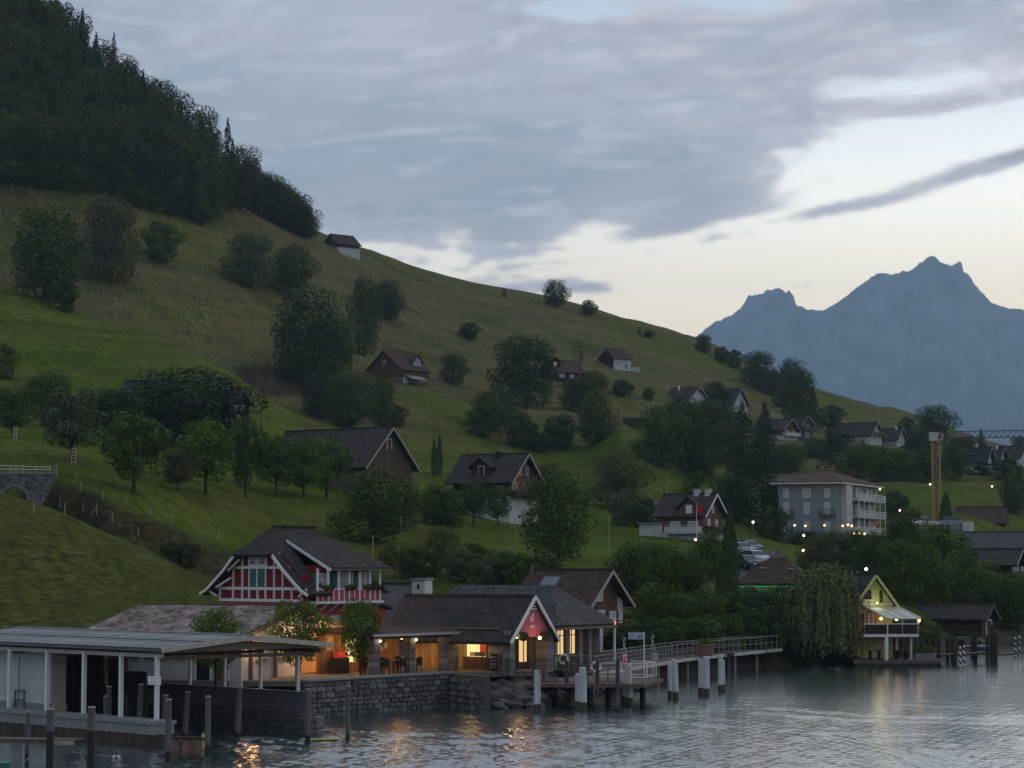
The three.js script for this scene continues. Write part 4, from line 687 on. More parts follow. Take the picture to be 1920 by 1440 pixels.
  const mod = far({ label: 'wide white house with long flat terrace right of the crane', side: 'R', pos: ground(1846, 888, 440), turn: -30, L: 10.5, W: 6.4, eave: 3.4, rise: 3.6, roofMat: M.roofblue, split: 0, og: 1.2, group: G, win: [['front', 2, 0.9, 1.0, 1.6], ['front', 5.5, 1.4, 1.2, 1.0], ['front', 8, 1.4, 1.0, 1.0], ['gable', 3.2, 0.4, 4.4, 2.0]] });
  mesh('terrace_roof', box(7, 0.25, 3.4, 1.6, 0.3, 1.2), M.white, mod.t); for (const x of [-1.6, 1.6, 4.9]) mesh('terrace_post', box(0.18, 2.6, 0.18, x, -1.1, 2.7), M.white, mod.t);
  mod.chimney(3.0, -3.2, 1.2, M.white, 0.5); mesh('roof_window', box(4, 0.1, 1.1, -4.6, 5.35, -1.3).rotateX(0), M.metal, mod.t);
  far({ label: 'gabled house with a dark balcony behind the wide white one', side: 'R', pos: ground(1872, 884, 470), turn: -36, L: 7, W: 6, eave: 3.2, rise: 3.2, wall: M.darktimber, group: G, win: [['gable', 3, 3.4, 1, 1], ['gable', 3, 0.6, 2.4, 1.3]] }).chimney(1.5, -2.6, 1.1, M.trim, 0.5);
  far({ label: 'pale gabled house at the right edge behind trees', side: 'R', pos: ground(1912, 876, 480), turn: -40, L: 8, W: 6, eave: 3, rise: 3, group: G, win: [['gable', 2, 0.8, 1, 1.2], ['gable', 4, 0.8, 1, 1.2]] });
  // --- roofs at the right below the crane
  far({ name: 'barn', category: 'barn', label: 'barn with a plain brown roof right of the crane foot', side: 'R', px: 1884, py: 1000, d: 412, turn: -8, L: 7.6, W: 8, eave: 2, rise: 2.6, wall: M.darktimber, roofMat: M.roofbrown, verge: null });
  const gr = far({ label: 'long low house with a wide grey roof at the right edge', side: 'R', px: 1924, py: 1062, d: 335, turn: -10, L: 8.2, W: 9, eave: 2.9, rise: 2.0, wall: M.offwhite, roofMat: M.roofgrey, oe: 1.0 }); gr.window('front', 1.3, 0.4, 0.9, 1.8, { pane: M.curtain });
  const wc = far({ label: 'dark timber house with a balcony below the grey roofed house', side: 'R', px: 1896, py: 1108, d: 292, turn: -24, L: 6.6, W: 6, eave: 3.6, rise: 1.5, split: 1.0, wall: M.darktimber, lower: M.stone, oe: 1.0, og: 1.0 }); wc.window('front', 2.4, 1.9, 0.8, 1.0); wc.window('gable', 2, 1.8, 1.0, 1.2, { pane: M.curtain }); wc.window('gable', 4, 1.8, 1.0, 1.2, { pane: M.curtain }); wc.balcony('gable', 3, 1.3, 5.6, 1.2, M.oldtimber);
}
// ---------------------------------------------------------------- the hotel
{ const h = House({ name: 'hotel', label: 'blue grey four storey hotel with white balconies and a brown hip roof', category: 'hotel', side: 'R', px: 1570, py: 1012, d: 372, turn: -24, L: 9.8, W: 24, eave: 9.6, rise: 2.2, roof: 'hip', hip0: 4.6, hip1: 4.6, wall: M.blue, lower: M.stone, roofMat: M.roofbrown, oe: 1.3, verge: M.trim, down: 5 });
  // hip ridge runs along the depth of this house: the generic ridge is only a point here, so a ridge tile line is laid over it
  for (const v of [1.4, 4.2, 6.9]) for (const u of [1.6, 5.1, 8.6]) h.window('front', u, v, v > 6 && u === 5.1 ? 1.4 : 0.9, v < 2 ? 1.6 : v > 6 ? 1.5 : 1.9, { frame: M.trim, pane: M.curtain, shutters: v > 6 ? undefined : M.blue });
  for (const u of [1.6, 8.6]) h.balcony('front', u, 4.0, 2.6, 1.0, M.steel, { boards: false });
  h.balcony('front', 4, 1.0, 7, 1.6, M.steel, { boards: false });
  const side = (z0, z1, y) => { const g = new THREE.Group(); g.name = 'balcony'; h.t.add(g); const w = z1 - z0, u = (z0 + z1) / 2; h.put('floor', 'gable', u, y, 1.0, box(w, 0.2, 2.0, 0, -0.1, 0), M.white, g); h.put('railing', 'gable', u, y, 1.95, [box(w, 0.09, 0.09, 0, 0.98, 0), box(w, 0.07, 0.07, 0, 0.5, 0), box(w, 0.07, 0.07, 0, 0.14, 0), ...Array.from({ length: Math.round(w / 0.9) + 1 }, (_, k) => box(0.07, 1, 0.07, -w / 2 + k * 0.9, 0.5, 0)), ...Array.from({ length: Math.round(w / 0.9) }, (_, k) => bar([-w / 2 + k * 0.9, 0.14, 0], [-w / 2 + (k + 1) * 0.9, 0.98, 0], 0.05))], M.trim, g); };
  for (const y of [1.1, 3.9, 6.7]) side(y < 2 ? 3 : 6.4, 23.4, y);
  for (let k = 0; k < 6; k++) h.put('balcony_post', 'gable', 6.5 + k * 3.35, -3, 1.9, box(0.13, 10.6, 0.13, 0, 5.3, 0), M.trim);
  h.put('bay_wall', 'gable', 4.0, 0, 0.5, box(3.6, 9.2, 1.0, 0, 4.6, 0), M.white); for (const v of [1.4, 4.1, 6.8]) for (const u of [2.9, 4.0, 5.1]) h.put('bay_window', 'gable', u, v, 1.02, box(0.8, 1.9, 0.06, 0, 0.95, 0), M.curtain);
  for (const v of [1.3, 4.1, 6.9]) for (let k = 0; k < 7; k++) h.window('gable', 7.6 + k * 2.3, v, 1.3, 2.0, { pane: k % 3 === 1 ? M.black : M.curtain });
  for (const u of [9, 15, 21]) h.put('roof_brace', 'gable', u, 6.9, 0.9, bar([0.9, 1.9, 0], [-0.6, 0.2, 0], 0.12), M.trim);
  h.chimney(4.2, -12, 0.7, M.brick); h.chimney(6.0, -12, 0.7, M.brick);
  mesh('rear_wing', box(6, 10, 8, -12, 6, -20), M.blue, h.t);
  for (let k = 0; k < 3; k++) mesh('roof_light', box(0.9, 0.08, 0.6, -6.5 + k * 0.4, 10.6, -3.2 - k * 5), M.metal, h.t);
  // the terrace before it, with its lamps
  const tr = thing('hotel_terrace', 'lamp lit dining terrace with white railing below the hotel', 'terrace', h.t.localToWorld(new THREE.Vector3(0, 0, 0)).clone().add(new THREE.Vector3(0, 0, 0)), h.t.rotation.y);
  tr.position.copy(h.t.position); mesh('floor', box(13, 0.3, 6, -3.5, -2.6, 3.2), M.concrete, tr); mesh('canopy', slab([[-9.6, 0.15, 0.1], [-9.6, -0.25, 3.2], [-0.5, -0.25, 3.2], [-0.5, 0.15, 0.1]], 0.12), M.darktimber, tr);
  mesh('back_wall', box(9.4, 2.4, 0.1, -5, -1.2, 0.08), M.timber, tr); for (let k = 0; k < 4; k++) mesh('post', box(0.14, 2.5, 0.14, -9.4 + k * 2.95, -1.4, 3.1), M.darktimber, tr);
  mesh('railing', [box(13, 0.08, 0.08, -3.5, -1.5, 6.1), box(13, 0.06, 0.06, -3.5, -2.0, 6.1), ...Array.from({ length: 14 }, (_, k) => box(0.07, 1, 0.07, -10 + k, -2, 6.1))], M.trim, tr);
  mesh('stair', [0, 1, 2, 3, 4].map((k) => box(2.4, 0.22, 0.5, 3.6 + 0.2 * k, -2.8 - k * 0.2, 3 + k * 0.5)), M.concrete, tr);
}
// ---------------------------------------------------------------- the lakeside plaza, its quay wall, station and red house
const stoneMats = [[0.20, 0.19, 0.175], [0.155, 0.15, 0.14], [0.26, 0.25, 0.23], [0.125, 0.122, 0.115]].map((c) => std(c, 0.95, { map: grain }));
function roughStone(sd, w, h, d, jag = 0.12) { seed(sd); const g = new THREE.DodecahedronGeometry(1, 1), p = g.attributes.position; for (let i = 0; i < p.count; i++) { const x = p.getX(i), y = p.getY(i), z = p.getZ(i), k = 1 + jag * n3(x * 1.7 + sd, y * 1.7, z * 1.7) * 3; const q = (v) => Math.sign(v) * Math.pow(Math.abs(v), 0.55); p.setXYZ(i, q(x) * k * w / 2, q(y) * k * h / 2, q(z) * k * d / 2); } g.computeVertexNormals(); return g; }
{ const pts = [[150, 122], [575, 121.6], [840, 130.4], [1010, 133], [1062, 147], [1085, 160], [1000, 176], [700, 186], [380, 182], [150, 150]];
  const sh = new THREE.Shape(pts.map(([px, d]) => { const v = P(px, d, 1.9); return new THREE.Vector2(v.x, v.z); }));
  const g = new THREE.ExtrudeGeometry(sh, { depth: 0.3, bevelEnabled: false }).rotateX(Math.PI / 2).translate(0, 1.9, 0);
  const pav = texture(256, (x, y) => { const k = (x * 6) % 1 < 0.06 || (y * 6) % 1 < 0.06 ? 0.62 : 0.85; return k + 0.2 * tfbm(x, y, 12, 1.1, 4); }, { repeat: 0.4 });
  structure('plaza', g, std([0.22, 0.19, 0.16], 0.95, { map: pav }));
}
{ // quay wall of rough stone, seen along its length
  const a = P(575, 121.2, 0), b = P(842, 130.4, 0), L = Math.hypot(b.x - a.x, b.z - a.z), turn = Math.atan2(-(b.z - a.z), b.x - a.x);
  const t = thing('quay_wall', 'rough stone quay wall along the water below the plaza', 'wall', a, turn);
  mesh('core', box(L, 3.6, 0.6, L / 2, 0.06, -0.36), stoneMats[3], t); mesh('coping', box(L + 0.1, 0.12, 0.75, L / 2, 1.92, -0.3), M.concrete, t);
  const shapes = [0, 1, 2, 3, 4, 5].map((k) => roughStone(200 + k, 1, 1, 1)); seed(9);
  let y = -0.35; while (y < 1.8) { const h = Math.min(rr(0.17, 0.33), 1.86 - y); if (h < 0.1) break; let x = -0.05 - rnd() * 0.3; while (x < L) { const w = rr(0.2, 0.62) + (rnd() < 0.15 ? 0.25 : 0); const m = mesh('stone', shapes[Math.floor(rnd() * 6)], stoneMats[Math.floor(rnd() * 4)], t); m.position.set(clamp(x + w / 2, 0.2, L - 0.2), y + h / 2, -0.08 + rr(-0.04, 0.03)); m.scale.set(w * rr(0.9, 1), h * rr(0.85, 1.12), 0.3); m.rotation.z = rr(-0.09, 0.09); x += w; } y += h; }
  // its end turning inland beside the boulders
  const e = thing('quay_wall', 'short return of the stone quay wall beside the boulders', 'wall', b, turn - 1.9); mesh('core', box(3.4, 3.6, 0.6, 1.7, 0.06, -0.3), stoneMats[3], e);
  for (let k = 0; k < 34; k++) { const m = mesh('stone', shapes[k % 6], stoneMats[k % 4], e); m.position.set(0.3 + (k % 6) * 0.55 + (Math.floor(k / 6) % 2) * 0.2, -0.3 + Math.floor(k / 6) * 0.36, -0.02); m.scale.set(0.53, 0.34, 0.3); }
}
{ // boulders of the bank
  seed(31); const shapes = [0, 1, 2, 3, 4].map((k) => { seed(300 + k); const g = new THREE.IcosahedronGeometry(0.5, 2), p = g.attributes.position; for (let i = 0; i < p.count; i++) { const v = new THREE.Vector3().fromBufferAttribute(p, i), f = 1 + 0.5 * n3(v.x * 2.3 + k * 7, v.y * 2.3, v.z * 2.3) + 0.12 * n3(v.x * 7, v.y * 7 + k, v.z * 7); p.setXYZ(i, v.x * f, v.y * f * 0.8, v.z * f); } g.deleteAttribute('normal'); g.computeVertexNormals(); const c = g; return c; });
  const spots = []; for (let k = 0; k < 58; k++) spots.push([lerp(846, 1030, (k + rnd()) / 58), rnd()]);
  spots.forEach(([px, v], k) => { const top = sstep(846, 870, px), d = lerp(128.6, 133.5 + (px > 1000 ? 1 : 0), v) - (px < 860 ? 0.5 : 0), h = lerp(-0.05, 1.25 * top + 0.1, v), s = rr(0.5, 1.5) * (v < 0.3 ? 0.8 : 1), m = mesh('boulder', shapes[k % 5], stoneMats[[1, 3, 3, 1][k % 4]]); m.position.copy(P(px, d, h)); m.scale.set(s * rr(0.9, 1.4), s * rr(0.55, 0.8), s); m.rotation.set(rr(-0.4, 0.4), rnd() * 6, rr(-0.4, 0.4)); tag(m, 'dark grey boulder of the stone bank right of the quay wall', 'boulder', 'boulders of the stone bank'); });
  for (let k = 0; k < 26; k++) { const px = rr(1030, 1225), d = rr(140, 150) + (px - 1030) / 30, s = rr(0.5, 1.3), m = mesh('boulder', shapes[k % 5], stoneMats[[1, 3, 3, 1][k % 4]]); m.position.copy(P(px, d, rr(-0.1, 0.4))); m.scale.set(s * 1.3, s * 0.7, s); m.rotation.y = rnd() * 6; tag(m, 'dark wet boulder in the shade under the landing stage', 'boulder', 'boulders under the landing stage'); }
}
{ // ------------ white building with the old tiled roof
  const pos = P(452, 121.5, 1.9), h = House({ name: 'service_building', label: 'low white building under a weathered tile roof behind the boat shelter', category: 'building', side: 'R', pos, turn: -19, L: 9.4, W: 14, eave: 2.25, rise: 1.42, thick: 0.1, wall: M.white, roofMat: M.roofbrown, oe: 0.5, og: 0.35, down: 0.5, verge: M.soffit });
  for (let k = 0; k < 5; k++) h.window('front', 3.6 + k * 0.92, 1.25, 0.42, 0.55, { frame: M.concrete, pane: M.black, sill: M.concrete, mull: 0 });
  h.door('front', 2.2, 0, 0.9, 2.0, M.black); h.door('front', 1.1, 0, 0.8, 2.0, M.timber);
  // the painted wall: a broad ochre tree on the plaster
  const mural = texture(512, (x, y) => { const cx = x - 0.55, cy = y - 0.34, a = Math.atan2(cy, cx), r = Math.hypot(cx * 1.25, cy), rays = 0.5 + 0.5 * Math.sin(a * 17 + fbm(x * 9, y * 9, 1, 3) * 3), crown = sstep(0.44 + 0.12 * n3(a * 2, 1, 4), 0.36, r) * sstep(-0.05, 0.1, cy + 0.05 * n3(x * 8, 1, 1)); const low = sstep(0.30, 0.14, Math.hypot((x - 0.22) * 1.3, y - 0.42)); const k = 0.62 * crown * (0.45 + 0.55 * rays) + 0.5 * low * (0.6 + 0.4 * rays); return [lerp(0.86, 0.60, k), lerp(0.70, 0.40, k), lerp(0.50, 0.20, k)].map((v) => v + 0.08 * tfbm(x, y, 20, 2, 3)); });
  h.put('mural', 'gable', 10.6, 0.05, 0.03, box(6.2, 2.3, 0.04, 0, 1.15, 0), std([1, 1, 1], 0.95, { map: (() => { mural.repeat.set(1 / 6.2, 1 / 2.6); return mural; })() }));
  for (const u of [2.4, 5.4]) h.put('wall_rail', 'gable', u, 1.0, 0.06, box(1.4, 0.1, 0.1), M.soffit); for (const u of [1.0, 4.1, 7.2]) h.put('timber_post', 'gable', u, 0, 0.08, box(0.2, 2.2, 0.2, 0, 1.1, 0), M.soffit);
  // roof tiles, laid in courses on the lake side slope
  const tg = merge([(() => { const g = new THREE.CylinderGeometry(0.155, 0.155, 0.46, 8, 1, true, -Math.PI / 2, Math.PI).rotateX(-Math.PI / 2); return g; })()]);
  const n = Math.floor(10 / 0.27), rows = 21, im = new THREE.InstancedMesh(tg, new THREE.MeshStandardMaterial({ color: col(0.34, 0.27, 0.245), roughness: 0.95, side: THREE.DoubleSide, map: grain }), n * rows), mt = new THREE.Matrix4(), q = new THREE.Quaternion(), cc = new THREE.Color(), sl = Math.atan2(1.42, 7); seed(55); let at = 0;
  for (let r = 0; r < rows; r++) for (let k = 0; k < n; k++) { const z = 0.45 - r * 0.36, x = -9.75 + k * 0.27, y = 2.25 + 0.14 - z * Math.tan(sl); q.setFromEuler(new THREE.Euler(sl + 0.05 + rr(-0.02, 0.02), rr(-0.03, 0.03), 0)); mt.compose(new THREE.Vector3(x + rr(-0.01, 0.01), y, z), q, new THREE.Vector3(1, 0.42, 1)); im.setMatrixAt(at, mt); const v = 0.35 + 0.6 * rnd() + 1.3 * Math.max(-0.25, fbm(x / 1.3, z / 1.3, 3.2, 4)); cc.setRGB(v * 1.08, v * 1.0, v * 0.96); im.setColorAt(at, cc); at++; }
  im.name = 'roof_tiles'; im.userData.kind = 'stuff'; shade(im); h.t.add(im);
  // wall lamps that light the plaster
  for (const [u, o2] of [[1.0, 0], [6.2, 0], [10.2, 0], [13.2, 0]]) { const w = h.t.localToWorld(new THREE.Vector3(0.55, 2.25, -u)); h.t.updateMatrixWorld(); const wp = new THREE.Vector3(0.55, 1.95, -u).applyMatrix4(h.t.matrixWorld); h.put('wall_lamp', 'gable', u, 1.95, 0.55, new THREE.SphereGeometry(0.07, 10, 8), GLOW.warm); h.put('lamp_bracket', 'gable', u, 2.05, 0.3, box(0.04, 0.04, 0.5), M.steel); lampLight(wp, [1, 0.5, 0.17], u < 2 ? 6 : 15, 0.08); }
  h.t.updateMatrixWorld(); { const wp = new THREE.Vector3(-1.4, 2.2, 0.5).applyMatrix4(h.t.matrixWorld); h.put('wall_lamp', 'front', 1.4, 2.2, 0.5, new THREE.SphereGeometry(0.07, 10, 8), GLOW.warm); lampLight(wp, [1, 0.48, 0.16], 2, 0.08); }
}
// plaza trees
for (const [px, d, h, w, lab] of [[405, 118.5, 4.0, 3.7, 'round plaza tree rising behind the boat shelter roof'], [556, 123, 4.4, 3.9, 'clipped plaza tree before the tile roofed building'], [676, 127.5, 4.4, 3.4, 'clipped plaza tree left of the lit terrace']]) plantAt(P(px, d, 1.9), 'orchard', h, w, 'fresh', 'plaza_tree', lab, 'tree', 'clipped trees on the plaza');
{ // ------------ the red half-timbered house
  const t = thing('half_timbered_house', 'red half-timbered house with white beams and a sweeping brown roof', 'house', P(568, 160, 1.9), 48 * Math.PI / 180), W = 8.9, L = 6.7, Z = (u) => -u, zc = -W / 2;
  const sec = [[5.75, 4.15], [5.0, 4.5], [4.45, 4.9], [3.2, 5.85], [2.0, 6.95], [0, 8.85]];   // half width -> height above the base
  const gp = [[0, 3.5], [0, 4.9], [1.25, 5.85], [2.45, 6.95], [6.45, 6.95], [7.65, 5.85], [8.9, 4.9], [8.9, 3.5]].map(([u, y]) => new THREE.Vector2(u, y));
  const ex = (pts, d) => new THREE.ExtrudeGeometry(new THREE.Shape(pts), { depth: d, bevelEnabled: false }).rotateY(Math.PI / 2);
  mesh('gable_wall', ex(gp, 0.3), M.red, t); mesh('upper_wall', box(L, 1.8, W - 0.02, L / 2 + 0.02, 4.4, zc), M.red, t); mesh('dormer_wall', box(4.9, 1.6, 3, 1.75 + 2.45, 5.3, -1.5), M.red, t);
  mesh('ground_floor_wall', box(L, 3.9, W, L / 2, 1.55, zc), M.pink, t);
  // roof: swept slopes, half hip to the left, hip to the right
  const roof = (xa, xb, ya, i, sg) => slab(sg > 0 ? [[xa[0], sec[i][1], zc + sec[i][0]], [xb[0], sec[i][1], zc + sec[i][0]], [xb[1], sec[i + 1][1], zc + sec[i + 1][0]], [xa[1], sec[i + 1][1], zc + sec[i + 1][0]]] : [[xb[0], sec[i][1], zc - sec[i][0]], [xa[0], sec[i][1], zc - sec[i][0]], [xa[1], sec[i + 1][1], zc - sec[i + 1][0]], [xb[1], sec[i + 1][1], zc - sec[i + 1][0]]], 0.22);
  const xl = [-0.75, -0.75, -0.75, -0.75, -0.75, 1.1], xr = [7.4, 7.3, 7.15, 6.9, 6.4, 5.2];
  for (const sg of [1, -1]) mesh('roof_slope', [0, 1, 2, 3, 4].map((i) => roof([xl[i], xl[i + 1]], sg > 0 && i < 4 ? [1.6, 1.6] : [xr[i], xr[i + 1]], 0, i, sg)), M.roofdark, t);
  mesh('half_hip', slab([[-0.95, 6.85, zc - 2.15], [-0.95, 6.85, zc + 2.15], [1.1, 8.87, zc]], 0.2), M.roofdark, t);
  mesh('rear_hip', [0, 1, 2, 3, 4].map((i) => slab([[xr[i], sec[i][1], zc + sec[i][0]], [xr[i], sec[i][1], zc - sec[i][0]], [xr[i + 1], sec[i + 1][1], zc - sec[i + 1][0]], [xr[i + 1], sec[i + 1][1], zc + sec[i + 1][0]]].slice(0, 4), 0.2)), M.roofdark, t);
  mesh('dormer_roof', slab([[1.5, 5.95, 1.25], [7.5, 5.95, 1.25], [5.9, 8.05, -3.4], [1.5, 8.05, -3.4]], 0.2), M.roofdark, t); mesh('gutter', box(6.0, 0.12, 0.12, 4.5, 5.8, 1.28), M.soffit, t);
  mesh('dormer_verge', bar([1.45, 5.75, 1.25], [1.45, 7.85, -3.4], 0.08, 0.2), M.trim, t);
  mesh('ridge_cap', bar([1.0, 8.92, zc], [5.3, 8.92, zc], 0.28, 0.12), M.roofdark, t);
  for (const sg of [1, -1]) mesh('bargeboard', [0, 1, 2, 3].map((i) => bar([-0.8, sec[i][1] - 0.14, zc + sg * sec[i][0]], [-0.8, sec[i + 1][1] - 0.14, zc + sg * sec[i + 1][0]], 0.1, 0.2)), M.trim, t);
  // white timbers of the gable
  const G = (name, ...a) => mesh(name, bar(...a), M.trim, t), gx = -0.05;
  for (const [y, u0, u1] of [[3.62, 0, 8.9], [4.45, 0.1, 8.8], [5.95, 1.4, 7.5], [6.9, 2.45, 6.45]]) G('beam', [gx, y, Z(u0)], [gx, y, Z(u1)], 0.12, 0.2);
  for (const [u, y1] of [[0.1, 4.9], [2.05, 5.9], [2.95, 6.85], [6.35, 6.85], [7.35, 5.9], [8.8, 4.9], [1.1, 4.4], [3.85, 4.4], [4.7, 4.4], [5.6, 4.4]]) G('post', [gx, 3.6, Z(u)], [gx, y1, Z(u)], 0.12, 0.17);
  for (const [a, b] of [[[0.1, 3.9], [-0.9, 4.4]], [[8.8, 3.9], [9.8, 4.4]], [[7.3, 5.2], [8.7, 4.5]], [[6.4, 6.5], [7.4, 5.7]], [[2.4, 6.5], [1.5, 5.7]]]) G('brace', [gx - 0.3, a[1], Z(a[0])], [gx - 0.5, b[1], Z(b[0])], 0.12, 0.13);
  { const g = new THREE.Group(); g.name = 'window'; t.add(g); mesh('frame', [box(0.1, 1.5, 0.1, gx - 0.03, 5.22, Z(3.85)), box(0.1, 1.5, 0.1, gx - 0.03, 5.22, Z(5.6)), box(0.1, 0.12, 1.75, gx - 0.03, 5.95, Z(4.72)), box(0.12, 1.4, 0.1, gx - 0.06, 5.2, Z(4.72))], M.trim, g); for (const u of [4.3, 5.15]) mesh('shutter', [box(0.06, 1.36, 0.76, gx, 5.2, Z(u)), box(0.03, 0.5, 0.6, gx - 0.04, 5.5, Z(u)), box(0.03, 0.5, 0.6, gx - 0.04, 4.9, Z(u))], M.green, g); }
  for (const u of [4.2, 5.2]) { const g = new THREE.Group(); g.name = 'window'; t.add(g); mesh('frame', [box(0.1, 0.72, 0.95, gx - 0.03, 6.42, Z(u))], M.trim, g); mesh('pane', [[-1, -1], [1, -1], [-1, 1], [1, 1]].map(([a, b]) => box(0.04, 0.22, 0.26, gx - 0.08, 6.42 + a * 0.13, Z(u) + b * 0.15)), M.pane, g); }
  // lake front: gallery with posts, window with green shutters, flower boxes
  const fz = 0.95; mesh('gallery_floor', box(L - 0.2, 0.18, 1.1, L / 2 + 0.3, 3.5, 0.5), M.trim, t);
  mesh('gallery_rail', box(L - 0.3, 0.1, 0.12, L / 2 + 0.3, 4.45, fz), M.trim, t);
  for (let k = 0; k < 7; k++) { const x = 0.45 + k * 1.02; mesh('gallery_post', box(0.13, 2.35, 0.13, x, 4.7, fz), M.trim, t); mesh('bracket', bar([x, 3.4, fz], [x, 2.85, 0.05], 0.1), M.trim, t); if (k < 6) { mesh('parapet_panel', box(0.9, 0.72, 0.06, x + 0.51, 4.0, fz), M.pink, t); mesh('rail_bar', box(0.08, 0.8, 0.08, x + 0.51, 4.0, fz + 0.02), M.trim, t); } }
  seed(5); for (const x of [1.4, 3.6, 5.4, 6.3]) { const g = leafGeo(Array.from({ length: 260 }, () => onBall(x, 4.55, fz + 0.12, 0.62, 0.2, 0.18, 0.12))); mesh('flower_box', g, LEAF.rust, t); }
  const win = (x, y, w, h, sh) => { const g = new THREE.Group(); g.name = 'window'; t.add(g); mesh('frame', [box(w, 0.1, 0.1, x, y, 0.06), box(w, 0.1, 0.1, x, y + h, 0.06), box(0.1, h, 0.1, x - w / 2, y + h / 2, 0.06), box(0.1, h, 0.1, x + w / 2, y + h / 2, 0.06), box(0.09, h, 0.1, x, y + h / 2, 0.06), box(w, 0.07, 0.1, x, y + h * 0.66, 0.06)], M.trim, g); mesh('pane', box(w - 0.12, h - 0.1, 0.04, x, y + h / 2, 0.04), M.curtain, g); if (sh) for (const k of [-1, 1]) mesh('shutter', box(w * 0.46, h, 0.06, x + k * w * 0.76, y + h / 2, 0.07), M.green, g); };
  win(4.0, 4.0, 1.35, 1.6, true); win(5.9, 4.0, 0.8, 1.6, true); win(1.7, 4.1, 0.9, 1.4, true); win(0.8, 0.9, 0.85, 1.5, true); win(2.9, 0.9, 0.85, 1.6, true); win(5.0, 0.9, 0.85, 1.6, true); win(6.2, 0.9, 0.6, 1.5, false);
  mesh('annex_wall', box(2.4, 3.2, 4, L + 1.2, 1.6, -3), M.pink, t); mesh('annex_roof', slab([[L, 3.9, -0.6], [L + 2.8, 3.0, -0.6], [L + 2.8, 3.0, -5.4], [L, 3.9, -5.4]], 0.15), M.roofdark, t);
}
{ // ------------ station hall: steep dark roof on stone pillars with a red gable
  const L = 8.0, W = 4.7, E = 2.25, R = 2.1, t = thing('station_hall', 'open station hall with steep dark roof and lit red gable', 'building', P(946, 131.5, 1.85), -30 * Math.PI / 180), oe = 0.55, k = R / (W / 2);
  for (const [z0, z1] of [[oe, -W / 2], [-W - oe, -W / 2]]) { const q = [[-L - 0.3, E - k * oe, z0], [0.7, E - k * oe, z0], [0.7, E + R, z1], [-L - 0.3, E + R, z1]]; mesh('roof_slope', slab(z0 > z1 ? q : q.slice().reverse(), 0.2), M.roofdark, t); mesh('bargeboard', bar([0.74, E - k * oe - 0.06, z0], [0.74, E + R - 0.04, z1], 0.08, 0.2), M.trim, t); }
  mesh('ridge_cap', bar([-L - 0.3, E + R + 0.06, -W / 2], [0.7, E + R + 0.06, -W / 2], 0.24, 0.1), M.roofdark, t);
  const redGable = std([0.58, 0.15, 0.18], 0.85, { map: grain });
  mesh('gable_panel', prismXY([[-0.05, E - 0.25], [W + 0.05, E - 0.25], [W / 2, E + R - 0.2]], 0.08).rotateY(Math.PI / 2).translate(0.42, 0, 0), redGable, t);
  // pale painted crest on the gable: a leaping animal over a small scroll
  mesh('crest', [prismXY([[2.1, 2.9], [2.3, 2.85], [2.5, 2.95], [2.55, 3.25], [2.45, 3.5], [2.37, 3.3], [2.25, 3.4], [2.17, 3.2], [2.0, 3.15], [2.1, 3.05]], 0.02), prismXY([[1.95, 2.5], [2.65, 2.55], [2.55, 2.7], [2.05, 2.66]], 0.02)].map((g) => g.rotateY(Math.PI / 2).translate(0.51, 0, 0)), std([0.6, 0.36, 0.34], 0.9), t);
  for (let j = 0; j < 4; j++) mesh('gable_fretwork', bar([0.62, E + R - 0.25 - j * 0.16, -W / 2 + 0.1 * j + 0.02], [0.62, E + R - 0.25 - j * 0.16, -W / 2 - 0.1 * j - 0.02], 0.05), M.trim, t);
  const pil = (x, z, w = 0.5) => { mesh('pillar', box(w, E + 0.25, w, x, (E + 0.25) / 2 - 0.1, z), stoneMats[2], t); for (let j = 0; j < 5; j++) mesh('pillar_stone', box(w + 0.06, 0.3, w + 0.06, x, 0.2 + j * 0.4, z), stoneMats[j % 3], t); };
  pil(0.2, -0.15, 0.45); pil(0.2, -W + 0.3, 0.7); pil(-3.6, -0.1, 0.55);
  mesh('rear_wall', box(L, E + 0.6, 0.25, -L / 2, E / 2, -W + 0.1), M.darkwall, t); mesh('inner_wall', box(4.4, E + 0.5, 0.2, -5.7, E / 2 + 0.15, -2.2), std([0.48, 0.33, 0.17], 0.9, { map: boards }), t); mesh('shop_wall', box(0.2, 2.3, 3.4, -1.7, 1.1, -3.4), M.darkwall, t);
  mesh('ceiling', box(L, 0.1, W - 0.2, -L / 2 - 0.4, E + 0.25, -W / 2), M.soffit, t);
  // kiosk counter, lit from inside, red board, price list, grey shutter
  mesh('kiosk_window', box(1.5, 1.15, 0.08, -2.95, 1.3, -2.0), GLOW.yellow, t); mesh('kiosk_counter', box(1.7, 0.9, 0.5, -2.9, 0.35, -1.85), M.timber, t); mesh('red_sign_board', box(0.6, 0.85, 0.1, -2.45, 1.5, -1.9), glowMat(0.9, 0.04, 0.03, 0.5), t); mesh('menu_board', box(0.62, 0.75, 0.05, -1.5, 1.15, -1.2), M.cream, t); mesh('side_board', box(1.0, 1.9, 0.1, -1.5, 0.95, -1.3), M.timber, t);
  mesh('grey_shutter', box(1.5, 1.9, 0.1, -0.75, 0.95, -1.0), M.metal, t); for (let j = 0; j < 3; j++) mesh('shelf_item', box(0.34, 0.24, 0.1, -3.3 + j * 0.35, 0.95, -1.93), [M.cream, M.green, M.timber][j], t);
  for (let j = 0; j < 4; j++) mesh('chevron_mark', [bar([-1.05 - 0.17, 0.22 + j * 0.2, -0.55], [-1.05, 0.32 + j * 0.2, -0.55], 0.03, 0.07), bar([-1.05 + 0.17, 0.22 + j * 0.2, -0.55], [-1.05, 0.32 + j * 0.2, -0.55], 0.03, 0.07)], j % 2 ? M.trim : M.cream, t); mesh('chevron_board', box(0.42, 1.0, 0.06, -1.05, 0.5, -0.6), M.black, t);
